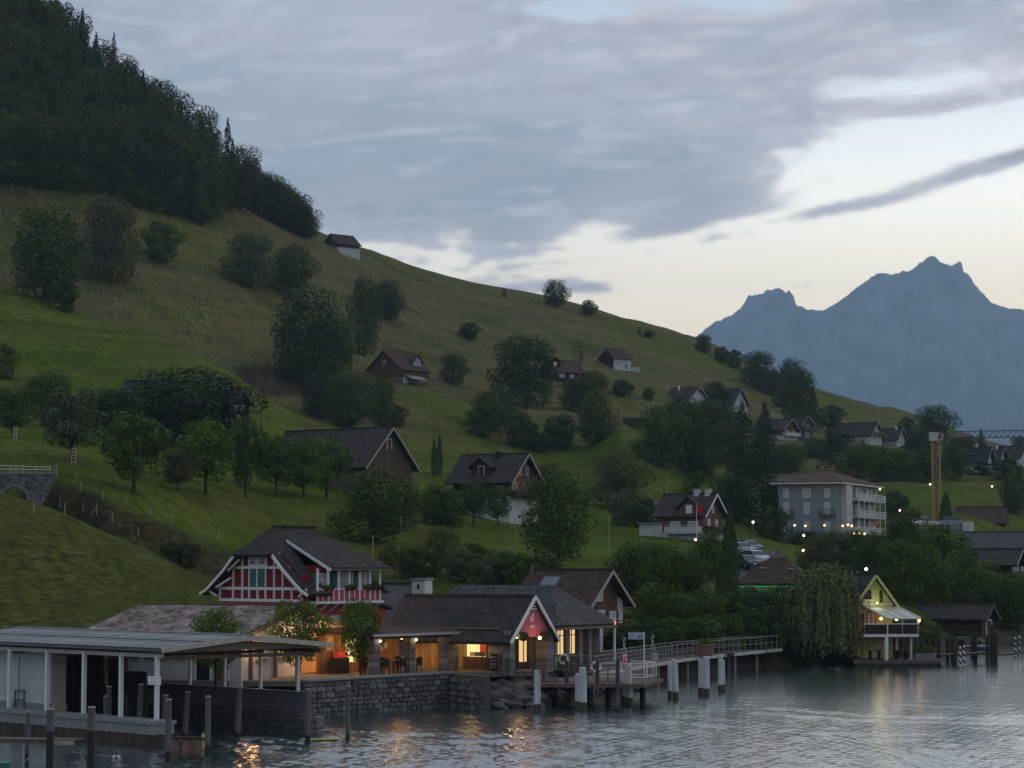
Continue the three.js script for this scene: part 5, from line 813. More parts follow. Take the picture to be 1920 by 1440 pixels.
  // gable front: lit shop window and door between the pillars, flower baskets
  mesh('shop_front', box(0.1, 2.1, 3.6, -1.1, 1.0, -2.9), M.darkwall, t);
  for (const [z, w] of [[-1.9, 0.75], [-3.9, 0.8]]) mesh('shop_window', box(0.06, 1.35, w, -1.02, 1.15, z), GLOW.window, t); mesh('shop_window_bars', [-1.9, -3.9].map((z) => box(0.08, 1.35, 0.06, -0.99, 1.15, z)), M.darktimber, t);
  mesh('door', box(0.08, 1.95, 0.8, -1.0, 0.97, -2.9), M.pane, t);
  seed(6); for (const z of [-0.9, -3.6]) mesh('flower_basket', leafGeo(Array.from({ length: 320 }, () => onBall(0.7, E - 0.18, z, 0.25, 0.25, 0.45, 0.13))), LEAF.rust, t);
  t.updateMatrixWorld(); for (const [x, y, z, c, p] of [[1.0, E - 0.3, -2.35, [1, 0.5, 0.22], 1.1], [-0.3, E - 0.25, -2.0, [1, 0.56, 0.24], 3.5], [-2.9, E - 0.15, -1.0, [1, 0.66, 0.3], 6], [-5.5, E - 0.15, -1.0, [1, 0.58, 0.24], 4]]) { mesh('ceiling_lamp', new THREE.SphereGeometry(0.1, 10, 8).translate(x, y, z), GLOW.lamp, t); lampLight(new THREE.Vector3(x, y, z).applyMatrix4(t.matrixWorld), c, p, 0.1); }
  mesh('gable_lamp', new THREE.SphereGeometry(0.09, 10, 8).translate(0.45, E - 0.1, -0.3), GLOW.lamp, t); lampLight(new THREE.Vector3(0.6, E - 0.15, -0.3).applyMatrix4(t.matrixWorld), [1, 0.8, 0.55], 0.7, 0.09);
  mesh('gable_lamp', new THREE.SphereGeometry(0.09, 10, 8).translate(0.6, E + 0.05, -W + 0.1), GLOW.lamp, t);
}
{ // ------------ terrace canopy on the quay
  const t = thing('terrace_canopy', 'flat canopy on stone pillars over the lit restaurant terrace', 'canopy', P(842, 131.2, 1.9), 51 * Math.PI / 180);
  mesh('roof', slab([[-6.6, 2.34, 0.2], [0.6, 2.34, 0.2], [0.6, 2.6, -4.2], [-6.6, 2.6, -4.2]], 0.16), M.roofbrown, t); mesh('gutter', box(7.3, 0.14, 0.12, -3, 2.24, 0.26), M.metal, t); mesh('beam', box(7.0, 0.2, 0.18, -3, 2.1, -0.35), M.soffit, t); mesh('soffit', slab([[-6.4, 2.1, 0.0], [0.4, 2.1, 0.0], [0.4, 2.36, -4.1], [-6.4, 2.36, -4.1]], 0.04), M.timber, t);
  for (const x of [-6.0, -3.0, -0.1]) { mesh('pillar', box(0.42, 2.1, 0.42, x, 1.05, -0.35), stoneMats[1], t); for (let j = 0; j < 5; j++) mesh('pillar_stone', box(0.47, 0.28, 0.47, x, 0.2 + j * 0.42, -0.35), stoneMats[(j + 1) % 3], t); }
  mesh('rear_wall', box(6.8, 2.5, 0.2, -3, 1.2, -4.3), std([0.36, 0.21, 0.10], 0.9, { map: boards }), t); 
  mesh('lit_window', box(0.8, 1.3, 0.06, -3.8, 1.25, -4.16), GLOW.yellow, t); mesh('window_arch', new THREE.TorusGeometry(0.42, 0.05, 6, 14, Math.PI).translate(-3.8, 1.9, -4.14), M.darktimber, t);
  mesh('red_counter', box(0.8, 0.3, 0.4, -4.9, 1.05, -3.9), std([0.5, 0.05, 0.04], 0.6), t); mesh('cabinet', box(1.1, 0.9, 0.5, -5.2, 0.45, -3.7), M.black, t); mesh('picture', box(0.5, 0.8, 0.05, -5.5, 1.7, -4.17), M.cream, t); mesh('door', box(0.9, 1.9, 0.06, -2.6, 0.95, -4.16), M.timber, t); mesh('notice_sheet', box(0.3, 0.36, 0.03, -1.2, 1.35, -4.17), M.cream, t); mesh('notice_sheet', box(0.3, 0.36, 0.03, -0.8, 1.45, -4.17), M.cream, t);
  t.updateMatrixWorld(); for (const [x, z, p] of [[-5.0, -2.6, 5], [-3.4, -2.6, 6], [-1.4, -2.4, 5]]) { mesh('pendant_lamp', new THREE.SphereGeometry(0.1, 10, 8).translate(x, 1.95, z), GLOW.warm, t); lampLight(new THREE.Vector3(x, 1.95, z).applyMatrix4(t.matrixWorld), [1, 0.52, 0.18], p, 0.1); }
  for (const x of [-6.0, -3.0]) { mesh('post_lamp', new THREE.SphereGeometry(0.07, 8, 8).translate(x + 0.15, 1.92, 0.0), GLOW.lamp, t); lampLight(new THREE.Vector3(x + 0.15, 1.9, 0.04).applyMatrix4(t.matrixWorld), [1, 0.8, 0.5], 0.35, 0.07); }
  for (const [x, z, n] of [[-5.0, -1.2, 0], [-3.6, -1.2, 1], [-2.0, -1.4, 2]]) { const w = new THREE.Vector3(x, 0, z).applyMatrix4(t.matrixWorld), b = thing('dining_table', ['wooden table at the dark end of the lit terrace', 'wooden table in the middle of the lit terrace', 'wooden table near the inland end of the lit terrace'][n], 'table', w, t.rotation.y, 'tables on the terrace'); mesh('tabletop', box(1.2, 0.05, 0.7, 0, 0.74, 0), M.oldtimber, b); for (const [p, q] of [[-0.5, -0.28], [0.5, -0.28], [-0.5, 0.28], [0.5, 0.28]]) mesh('leg', box(0.06, 0.72, 0.06, p, 0.36, q), M.darktimber, b);
    for (const sg of [-1, 1]) { const c = thing('terrace_chair', `${sg < 0 ? 'inner' : 'lakeside'} dark chair at the ${['far', 'middle', 'inland'][n]} terrace table`, 'chair', new THREE.Vector3(x + 0.1, 0, z + sg * 0.62).applyMatrix4(t.matrixWorld), t.rotation.y + (sg < 0 ? 0 : Math.PI), 'terrace chairs'); mesh('seat', box(0.44, 0.05, 0.44, 0, 0.45, 0), M.darktimber, c); mesh('backrest', box(0.44, 0.42, 0.05, 0, 0.7, -0.2), M.darktimber, c); for (const [p, q] of [[-0.18, -0.18], [0.18, -0.18], [-0.18, 0.18], [0.18, 0.18]]) mesh('leg', box(0.04, 0.44, 0.04, p, 0.22, q), M.steel, c); } }
}
{ // ------------ hip roofed wing behind and the small white block
  const h = House({ name: 'restaurant_wing', label: 'hip roofed wing with tall lit windows behind the station hall', category: 'building', side: 'R', pos: P(1034, 141.5, 1.9), turn: -30, L: 9.4, W: 6.4, eave: 2.75, rise: 2.1, roof: 'hip', hip0: 1.6, hip1: 0.8, wall: M.darkwall, roofMat: M.roofgrey, oe: 0.9, down: 0.4, verge: M.soffit });
  for (const u of [1.0, 2.5]) h.window('gable', u, 0.5, 1.1, 1.9, { frame: M.darktimber, pane: GLOW.window, mull: 1 });
  for (const u of [0.15, 1.75, 3.4, 4.6]) h.put('pillar', 'gable', u, 0, 0.12, box(0.34, 2.6, 0.3, 0, 1.3, 0), stoneMats[2]);
  mesh('corner_post', box(0.12, 2.7, 0.12, 0.8, 1.35, -6.9), M.trim, h.t); mesh('bracket', bar([0.1, 2.0, -6.9], [0.8, 2.6, -6.9], 0.08), M.soffit, h.t);
  h.t.updateMatrixWorld(); for (const [z, p] of [[-1.2, 1.3], [-3.4, 1.1]]) { mesh('soffit_lamp', new THREE.SphereGeometry(0.08, 8, 8).translate(0.55, 2.35, z), GLOW.lamp, h.t); lampLight(new THREE.Vector3(0.6, 2.3, z).applyMatrix4(h.t.matrixWorld), [1, 0.68, 0.32], p, 0.08); }
  mesh('red_lantern', new THREE.SphereGeometry(0.09, 8, 8).translate(0.85, 2.4, -6.85), glowMat(1, 0.15, 0.12, 2), h.t);
  const b = thing('utility_block', 'small flat roofed white block behind the dark station roof', 'building', P(796, 172, 1.9), -12 * Math.PI / 180); mesh('wall', box(1.0, 5.0, 2.4, -0.5, 2.5, -1.2), M.white, b); mesh('grey_wall', box(2.8, 4.7, 3, -2.4, 2.35, -1.9), M.concrete, b); mesh('roof', box(1.2, 0.12, 2.7, -0.5, 5.06, -1.2), M.concrete, b); mesh('grey_roof', box(3, 0.14, 3.3, -2.5, 4.77, -1.9), M.roofdark, b); mesh('slot_window', box(0.18, 0.36, 0.05, -0.5, 4.5, 0.02), M.black, b);
}
{ // ------------ brown chalet beside the landing
  const h = House({ name: 'timber_chalet', label: 'brown chalet with a skylight and white window frames beside the landing', side: 'R', pos: P(1100, 165, 2.1), turn: -33, L: 5.6, W: 5.0, eave: 3.3, rise: 2.05, split: 0.9, wall: M.timber, lower: M.white, roofMat: M.roofbrown, verge: M.verge, og: 0.75, oe: 0.65, down: 1 });
  for (const [u, v, w, hh] of [[1.7, 3.3, 0.95, 1.15], [0.85, 1.25, 0.7, 1.4], [2.0, 1.25, 0.95, 1.4], [3.6, 1.25, 0.95, 1.3]]) h.window('gable', u, v, w, hh, { pane: M.curtain, shutters: v > 3 ? undefined : M.timber });
  h.put('corner_board', 'gable', 4.7, 0.9, 0.04, box(0.7, 2.6, 0.06, 0, 1.3, 0), M.white); h.balcony('gable', 2.9, 0.95, 4.6, 1.1, M.timber); h.put('parapet', 'gable', 0.1, -0.3, 0.8, box(0.9, 1.8, 0.5, 0, 0.9, 0), M.white);
  seed(8); h.put('flower_box', 'gable', 3.4, 1.2, 0.3, leafGeo(Array.from({ length: 200 }, () => onBall(0, 0.05, 0, 0.7, 0.12, 0.14, 0.1))), LEAF.rust);
  mesh('skylight', slab([[-4.7, 4.12, -1.0], [-3.3, 4.12, -1.0], [-3.3, 4.78, -1.8], [-4.7, 4.78, -1.8]].map(([x, y, z]) => [x, y + 0.3, z]), 0.1), new THREE.MeshPhysicalMaterial({ color: col(0.10, 0.12, 0.14), roughness: 0.12 }), h.t); h.window('front', 1.4, 1.2, 1.2, 1.1); h.door('front', 3.8, 0.3, 0.9, 1.9, M.darktimber);
  mesh('flue_pipe', rod([-5.9, 4.2, -2], [-5.9, 5.9, -2], 0.12), M.steel, h.t);
}
// ---------------------------------------------------------------- boat shelter at the left
{ const t = thing('boat_shelter', 'open boat shelter with a grey corrugated roof on white posts', 'boathouse', P(293, 103, 0), -45 * Math.PI / 180), X1 = 0.6, X0 = -19, Wd = 9.6;
  // corrugated sheets, each its own
  const sheet = (() => { const N = 42, pos = [], idx = [], uv = []; for (let i = 0; i <= N; i++) for (let j = 0; j <= 1; j++) { pos.push(i / N * 1.08 - 0.54, 0.018 * Math.sin(i / N * 1.08 * 2 * Math.PI / 0.154), j ? -1.3 : 1.3); uv.push(i / N, j * 2.6); } for (let i = 0; i < N; i++) { const a = i * 2; idx.push(a, a + 2, a + 1, a + 2, a + 3, a + 1); } const g = new THREE.BufferGeometry(); g.setAttribute('position', new THREE.Float32BufferAttribute(pos, 3)); g.setAttribute('uv', new THREE.Float32BufferAttribute(uv, 2)); g.setIndex(idx); g.computeVertexNormals(); return g; })();
  const dirty = texture(256, (x, y) => 0.74 + 0.5 * tfbm(x, y, 5, 2.7, 6), { repeat: 0.37 }), sm = [[0.36, 0.375, 0.38], [0.32, 0.335, 0.34], [0.40, 0.41, 0.41], [0.35, 0.355, 0.35]].map((c) => std(c, 0.7, { side: THREE.DoubleSide, map: dirty })); seed(21);
  const sl = Math.atan2(0.44, 4.95);
  for (let k = 0; k < 18; k++) for (let r = 0; r < 2; r++) for (const sg of [1, -1]) { const m = mesh('roof_sheet', sheet, sm[Math.floor(rnd() * 4)], t), o = (r + 0.5) * 2.48; m.position.set(X1 - 0.55 - k * 1.075, 4.74 - o * Math.tan(sl) + (r ? 0 : 0.03), -4.8 + sg * o); m.rotation.x = sg * (sl - 0.006); }
  mesh('ridge_cap', bar([X0, 4.79, -4.8], [X1 + 0.1, 4.79, -4.8], 0.4, 0.06), sm[0], t);
  for (const sg of [1, -1]) mesh('fascia', bar([X1 + 0.04, 4.2, -4.8 + sg * 5.05], [X1 + 0.04, 4.66, -4.8], 0.07, 0.22), M.cream, t);
  mesh('gable_boarding', prismXY([[-4.4, 0], [4.4, 0], [0, 0.42]], 0.05).rotateY(Math.PI / 2).translate(X1 - 0.25, 4.1, -4.8), M.soffit, t);
  mesh('eaves_gutter', box(19.6, 0.12, 0.14, -9.2, 4.2, 0.24), M.steel, t); mesh('wall_plate', box(19.4, 0.18, 0.16, -9.3, 3.95, 0), M.cream, t); mesh('rear_plate', box(19.4, 0.18, 0.16, -9.3, 3.95, -9.3), M.soffit, t);
  for (const x of [0, -2.75, -5.7, -8.75, -12]) mesh('post', box(0.17, 3.0, 0.17, x, 2.45, 0), M.trim, t);
  for (const x of [-1.35, -4.2, -7.05, -9.9, -12.8]) mesh('post', box(0.14, 2.1, 0.14, x, 2.95, -9.3), M.trim, t);
  for (const x of [-0.2, -4.0, -8.0, -12, -16]) mesh('tie_beam', box(0.12, 0.16, 9.3, x, 3.8, -4.65), M.soffit, t);
  mesh('platform', box(20, 0.5, 1.15, -9.1, 0.74, 0.25), M.concrete, t); mesh('platform_edge', box(20.1, 0.16, 1.3, -9.1, 1.02, 0.25), M.concrete, t); mesh('platform_footing', box(19.9, 1.9, 1.06, -9.1, -0.46, 0.25), std([0.12, 0.085, 0.066], 0.95, { map: boards }), t);
  mesh('parapet_wall', box(11.6, 0.95, 0.16, -6.3, 1.42, -9.3), std([0.19, 0.195, 0.20], 0.9, { map: grain }), t); mesh('parapet_cap', box(11.7, 0.06, 0.26, -6.3, 1.92, -9.3), M.steel, t); mesh('mole', box(12.4, 2.2, 1.2, -6.0, -0.15, -9.0), stoneMats[3], t);
  seed(14); const shp = [0, 1, 2].map((k) => roughStone(220 + k, 1, 1, 1)); for (let r = 0; r < 3; r++) { let x = -12; while (x < 0.05) { const w = rr(0.4, 0.8), m = mesh('mole_stone', shp[Math.floor(rnd() * 3)], stoneMats[[1, 3, 3][Math.floor(rnd() * 3)]], t); m.position.set(Math.min(x + w / 2, -0.05), 0.1 + r * 0.3, -8.4); m.scale.set(w, 0.3, 0.24); x += w; } }
  for (let r = 0; r < 3; r++) for (let k = 0; k < 2; k++) { const m = mesh('mole_stone', shp[(r + k) % 3], stoneMats[k ? 2 : 1], t); m.position.set(0.22, 0.1 + r * 0.3, -8.75 - k * 0.55); m.scale.set(0.2, 0.29, 0.54); }
  mesh('rear_wall', box(12, 4.2, 0.2, -21.4, 1.9, -9.3), M.darkwall, t); mesh('partition', box(6.5, 3.6, 0.15, -15.6, 2.0, -6), M.darkwall, t); mesh('side_wall', box(0.2, 4.2, 9.2, -19.4, 1.9, -4.7), M.darkwall, t);
  mesh('cabin', box(9, 3.0, 0.9, -14.2, 2.5, -1.25), M.white, t); mesh('cabin_side', box(0.1, 2.95, 0.8, -9.68, 2.5, -1.25), M.cream, t); mesh('cabin_plinth', box(9.1, 0.5, 1.0, -14.2, 1.1, -1.25), M.concrete, t); mesh('cabin_seam', box(0.05, 2.7, 0.05, -12.4, 2.5, -0.78), M.metal, t);
  { const g = new THREE.Group(); g.name = 'rack'; t.add(g); mesh('rack_frame', [box(0.06, 0.8, 0.06, -12.6, 1.5, -0.7), box(0.06, 0.8, 0.06, -11.8, 1.5, -0.7), box(0.86, 0.06, 0.06, -12.2, 1.9, -0.7), box(0.86, 0.06, 0.06, -12.2, 1.45, -0.7)], M.steel, g); }
  mesh('blue_board', box(2.4, 1.2, 0.08, -13.6, 1.95, -8.4), std([0.09, 0.11, 0.14], 0.7), t); mesh('gangway_rail', [box(3, 0.05, 0.05, -13.4, 2.3, -8), box(3, 0.05, 0.05, -13.4, 1.9, -8), ...[0, 1, 2, 3].map((k) => box(0.05, 1.2, 0.05, -14.9 + k, 1.8, -8))], M.steel, t);
  for (const [x, z, y] of [[-6.8, -2, 1.9], [-4.2, -3, 1.7], [-9, -3.4, 2.2]]) mesh('hanging_rope', rod([x, 3.8, z], [x + 0.1, y, z], 0.015), M.cream, t);
  const w = (x, y, z) => { t.updateMatrixWorld(); return new THREE.Vector3(x, y, z).applyMatrix4(t.matrixWorld); };
  // notice on the corner post: three lines of small print
  const s = thing('notice_sign', 'small white notice with dark lettering on the shelter corner post', 'sign', w(0.02, 2.85, 0.16), -0.5); mesh('plate', box(0.72, 0.38, 0.03), M.trim, s);
  const cv = document.createElement('canvas'); cv.width = 256; cv.height = 136; const cx = cv.getContext('2d'); cx.fillStyle = '#dcdcd8'; cx.fillRect(0, 0, 256, 136); cx.fillStyle = '#22252a'; seed(3); for (const [x, y, wd, hh] of [[18, 18, 220, 24], [110, 58, 40, 20], [18, 92, 220, 24]]) for (let q = 0; q < wd; q += 15) if (rnd() > 0.12) { cx.fillRect(x + q, y, 4, hh); if (rnd() > 0.4) cx.fillRect(x + q, y + (rnd() > 0.5 ? 0 : hh - 5), 11, 5); if (rnd() > 0.5) cx.fillRect(x + q + 8, y, 4, hh); }
  const ct = new THREE.CanvasTexture(cv); ct.colorSpace = THREE.SRGBColorSpace; const pg = new THREE.PlaneGeometry(0.68, 0.34).translate(0, 0, 0.018); mesh('lettering', pg, new THREE.MeshStandardMaterial({ map: ct, roughness: 0.7 }), s);
}
// ---------------------------------------------------------------- mooring piles
const pileWood = std([0.16, 0.155, 0.15], 0.9, { map: grain }), pileWet = std([0.055, 0.048, 0.042], 0.8, { map: grain }), pilePaint = std([0.60, 0.61, 0.62], 0.75, { map: grain }), weed = std([0.10, 0.095, 0.06], 0.95, { map: grain });
function pileGeo(r, y0, y1, lean = 0, n = 12) { const g = new THREE.CylinderGeometry(r, r * 1.08, y1 - y0, n, 4), p = g.attributes.position; for (let i = 0; i < p.count; i++) { const y = p.getY(i); p.setXYZ(i, p.getX(i) * (1 + 0.05 * n3(y * 2, r * 9, i % 3)), y, p.getZ(i)); } g.translate(0, (y0 + y1) / 2, 0); if (lean) g.applyMatrix4(new THREE.Matrix4().makeShear(0, 0, lean, 0, 0, 0)); return g; }
function pile(px, d, top, r, wet, label, lean = 0, group = 'mooring piles by the boat shelter') { const o = thing('mooring_pile', label, 'pile', P(px, d, 0), 0, group); mesh('shaft', pileGeo(r, wet, top, lean), pileWood, o); mesh('wet_foot', pileGeo(r * 1.01, -2, wet, lean), pileWet, o).position.x = 0; mesh('cap', new THREE.CylinderGeometry(r * 1.04, r * 1.04, 0.05, 12).translate(lean * top, top + 0.02, 0), M.metal, o); return o; }
pile(93, 91, 2.3, 0.15, 1.45, 'grey pile with black lower half beside the small jetty'); pile(170, 89, 2.5, 0.145, 1.6, 'grey pile with black lower half right of the small jetty'); pile(315, 95.4, 2.42, 0.12, 0.3, 'thin grey pile before the shelter platform end'); pile(389, 98, 2.4, 0.115, 0.35, 'thin grey pile right of the shelter platform'); pile(577, 104.6, 2.34, 0.12, 0.3, 'thin grey pile at the end of the stone mole'); pile(652, 106.5, 2.4, 0.1, 0.2, 'thin grey pile standing alone before the quay wall');
pile(203, 108, 2.3, 0.13, 0.2, 'stout weathered timber inside the shelter'); pile(197, 107, 1.9, 0.1, 0.2, 'shorter timber against the stout one inside the shelter'); pile(260, 107, 2.45, 0.13, 0.2, 'leaning timber inside the shelter near the notice', 0.03); pile(306, 106, 2.0, 0.13, 0.2, 'timber behind the notice post', 0.05); pile(346, 107, 2.1, 0.13, 0.2, 'leaning timber before the grey parapet, left one', 0.06); pile(445, 107.5, 2.3, 0.14, 0.2, 'leaning timber before the grey parapet, right one', 0.03); pile(50, 94, 2.0, 0.09, 0.3, 'thin pile at the small jetty', 0.02);
{ // small jetty at the lower left edge
  const t = thing('jetty', 'small plank jetty on steel legs at the lower left edge', 'jetty', P(148, 92, 0), -12 * Math.PI / 180);
  for (let k = 0; k < 5; k++) mesh('plank', box(5.2, 0.05, 0.2, -2.6, 1.04, -0.45 + k * 0.22), M.oldtimber, t); mesh('end_board', box(1.0, 0.16, 0.05, -0.5, 0.95, 0.6), M.offwhite, t); mesh('side_beam', box(5.2, 0.1, 0.08, -2.6, 0.96, 0.5), M.oldtimber, t);
  for (const x of [-2.2, -4.2]) { mesh('leg', rod([x, -2, 0.4], [x, 1.5 - (x < -3 ? 0 : 0.4), 0.4], 0.05), M.metal, t); mesh('brace', rod([x, 0.1, 0.42], [x + 0.9, 0.95, 0.42], 0.03), M.metal, t); } mesh('rail', [rod([-4.2, 1.5, 0.4], [-5.2, 1.5, 0.4], 0.03), rod([-4.2, 0.75, 0.4], [-5.2, 0.75, 0.4], 0.03)], M.metal, t);
  const g = thing('float_box', 'green box shaped float in the lower left corner', 'float', P(3, 84.5, 0), 0.3); mesh('body', [box(0.5, 0.8, 0.8, 0, 0.35, 0), box(0.56, 0.07, 0.86, 0, 0.76, 0)], std([0.03, 0.13, 0.085], 0.5), g);
  const b = thing('marker_buoy', 'red and white marker float on a line before the shelter', 'buoy', P(218, 95.4, 0.06), 0.2); mesh('body', new THREE.CapsuleGeometry(0.09, 0.16, 6, 12).rotateZ(Math.PI / 2), std([0.55, 0.5, 0.5], 0.5), b); mesh('band', new THREE.CylinderGeometry(0.095, 0.095, 0.09, 14).rotateZ(Math.PI / 2), std([0.35, 0.05, 0.05], 0.5), b); mesh('line', rod([-0.1, 0.03, 0], [-1.8, 0.22, -0.4], 0.012), M.cream, b);
  for (const [px, d, lab] of [[600, 105.2, 'yellow green paddle board moored at the end of the mole'], [381, 99.2, 'yellow green fender hanging between the piles']]) { const k = px > 500, y = thing(k ? 'paddle_board' : 'fender', lab, k ? 'board' : 'fender', P(px, d, 0.06), k ? 0.25 : 0); if (k) { const gs = new THREE.SphereGeometry(1, 20, 10).scale(0.95, 0.07, 0.2); mesh('hull', gs, std([0.42, 0.45, 0.10], 0.5), y); mesh('deck_pad', new THREE.SphereGeometry(1, 16, 8).scale(0.6, 0.05, 0.13).translate(-0.05, 0.045, 0), std([0.10, 0.11, 0.05], 0.8), y); } else { mesh('body', new THREE.CapsuleGeometry(0.09, 0.5, 6, 12).translate(0, 0.35, 0), std([0.32, 0.42, 0.08], 0.6), y); mesh('eye', new THREE.TorusGeometry(0.04, 0.015, 6, 10).translate(0, 0.74, 0), M.steel, y); } }
  const w = thing('landing_stage', 'short timber stage on stone blocks between shelter and mole', 'stage', P(355, 99.5, 0), -0.3); mesh('deck', box(2.0, 0.08, 0.5, 0, 0.55, 0), M.darktimber, w); for (const x of [-0.75, -0.1, 0.5]) mesh('block', box(0.34, 1.6, 0.4, x, -0.3, 0), x ? M.brick : M.cream, w);
}
// white mooring dolphins before the landing
function dolphin(list, label) { const [px0, , base0] = list[0], d0 = 34144 / (base0 - 1060), o = thing('mooring_dolphin', label, 'piles', P(px0, d0, 0), 0, 'white mooring dolphins'); for (const [px, top, base, w, lean = 0] of list) { const d = 34144 / (base - 1060), r = w * d / FOC / 2, h = EYE - (top - 1060) * d / FOC, off = P(px, d, 0).sub(o.position); const a = mesh('pile', pileGeo(r, 0.42, h, lean).translate(off.x, 0, off.z), pilePaint, o); mesh('pile_top', new THREE.SphereGeometry(r, 12, 6, 0, 7, 0, 1.57).scale(1, 0.35, 1).translate(off.x + lean * h, h, off.z), pilePaint, a); mesh('weathered_foot', pileGeo(r * 1.03, -2.5, 0.44, lean).translate(off.x, 0, off.z), weed, a); } return o; }
const dl = [dolphin([[1005, 1256, 1332, 8], [1011.5, 1262, 1331, 4]], 'slim white dolphin nearest the boulders'), dolphin([[1094, 1251, 1328, 13, -0.02], [1083, 1262, 1326, 9]], 'pair of white piles second from the boulders'), dolphin([[1180, 1245, 1319, 12, -0.02], [1169, 1258, 1316, 9]], 'pair of white piles at the outer end of the landing deck'), dolphin([[1267, 1236, 1308, 11, -0.04], [1256, 1242, 1306, 8]], 'pair of white piles with a split base, left of the planter'), dolphin([[1324, 1231, 1301, 12], [1313.5, 1236, 1300, 8]], 'pair of white piles in front of the planter'), dolphin([[1351, 1227, 1294, 9], [1357, 1236, 1293, 5]], 'slim white pile pair farthest from the boulders')];
// ---------------------------------------------------------------- landing stage with railings
{ const t = thing('landing_deck', 'timber landing deck on dark piles with black railings', 'pier', P(1000, 133, 0), 0), q = (px, d, h) => P(px, d, h).sub(t.position), Y = 1.24;
  const deck = (list, y, th, mat, name) => { const sh = new THREE.Shape(list.map(([px, d]) => { const v = q(px, d, y); return new THREE.Vector2(v.x, v.z); })); mesh(name, new THREE.ExtrudeGeometry(sh, { depth: th, bevelEnabled: false }).rotateX(Math.PI / 2).translate(0, y, 0), mat, t); };
  const A = [[985, 130.6], [1206, 130.4], [1243, 136.5], [1165, 143.5], [1070, 139.5], [1000, 137]];
  deck(A, Y, 0.16, M.oldtimber, 'deck'); mesh('deck_edge', [bar(q(985, 130.5, Y - 0.06), q(1206, 130.3, Y - 0.06), 0.1, 0.2), bar(q(1206, 130.3, Y - 0.06), q(1243, 136.5, Y - 0.06), 0.1, 0.2)], M.oldtimber, t);
  mesh('abutment', box(1.5, 1.3, 2.4, ...q(972, 132.8, 0.55).toArray()), M.concrete, t);
  for (const [px, d] of [[1040, 132.5], [1090, 132.5], [1140, 132.5], [1205, 134], [1180, 138], [1100, 138]]) mesh('support_pile', rod(q(px, d, -2), q(px, d, Y - 0.15), 0.17), pileWet, t);
  const rail = (pts, h, mat, gap, r = 0.03, mids = [0.5]) => { for (let i = 1; i < pts.length; i++) { const a = q(...pts[i - 1]), b = q(...pts[i]), n = Math.max(1, Math.round(a.distanceTo(b) / gap)); for (let k = 0; k <= n; k++) { if (i > 1 && !k) continue; const v = a.clone().lerp(b, k / n); mesh('railing_post', rod(v, v.clone().setY(v.y + h), r * 1.2, r * 1.2, 6), mat, t); } for (const m of [1, ...mids]) mesh(m === 1 ? 'handrail' : 'mid_rail', rod(a.clone().setY(a.y + h * m), b.clone().setY(b.y + h * m), m === 1 ? r : r * 0.7, undefined, 6), mat, t); } };
  const bk = std([0.035, 0.035, 0.038], 0.6); rail([[905, 133, 1.9], [948, 131.4, 1.9]], 1.0, bk, 0.9, 0.035); rail([[950, 131.2, 1.6], [1000, 131, Y], [1060, 131, Y], [1120, 131, Y], [1160, 130.9, Y]], 1.05, bk, 0.62, 0.03, [0.12, 0.55]); rail([[1000, 137, 1.7], [1070, 139, 1.5], [1112, 142, 1.4]], 1.0, bk, 1.2, 0.03);
  for (const px of [1000, 1062, 1120, 1158]) { const v = q(px, 130.9, Y); mesh('gate_post', box(0.2, 1.35, 0.2, v.x, v.y + 0.67, v.z), bk, t); }
}
function barrier(px, d, w, turn, lab) { const o = thing('steel_barrier', lab, 'barrier', P(px, d, 1.24), turn, 'steel barriers on the landing deck'); mesh('frame', [rod([-w / 2, 0.15, 0], [-w / 2, 1.0, 0], 0.025), rod([w / 2, 0.15, 0], [w / 2, 1.0, 0], 0.025), rod([-w / 2, 1.0, 0], [w / 2, 1.0, 0], 0.025), rod([-w / 2, 0.2, 0], [w / 2, 0.2, 0], 0.025)], M.trim, o); for (let k = 1; k < Math.round(w / 0.16); k++) mesh('bar', rod([-w / 2 + k * 0.16, 0.2, 0], [-w / 2 + k * 0.16, 1.0, 0], 0.012, undefined, 5), M.trim, o); for (const s of [-1, 1]) mesh('foot', box(0.05, 0.05, 0.6, s * w * 0.38, 0.03, 0), M.metal, o); }
barrier(1150, 135.5, 1.4, 0.2, 'first steel barrier from the left on the landing deck'); barrier(1190, 134.8, 1.5, -0.1, 'second steel barrier from the left on the landing deck'); barrier(1220, 136, 1.2, 0.9, 'steel barrier turned sideways at the deck end'); barrier(1205, 138, 1.4, -0.3, 'steel barrier behind the others at the deck end');
for (const [px, d, y, lab] of [[1056, 138.5, 2.35, 'white lifebuoy on the railing near the lit windows'], [1117, 134.5, 2.05, 'white lifebuoy on the landing deck railing'], [1397, 178.5, 1.1, 'white lifebuoy hanging under the footbridge rail']]) { const o = thing('lifebuoy', lab, 'lifebuoy', P(px, d, y), 0.2, 'lifebuoys'); mesh('ring', new THREE.TorusGeometry(0.27, 0.075, 10, 24), M.trim, o); for (let k = 0; k < 4; k++) mesh('band', new THREE.TorusGeometry(0.27, 0.08, 8, 4, 0.3).rotateZ(k * Math.PI / 2 + 0.6), std([0.4, 0.12, 0.08], 0.6), o); mesh('stand', rod([0, -0.8, -0.08], [0, 0, -0.08], 0.025), M.steel, o); }
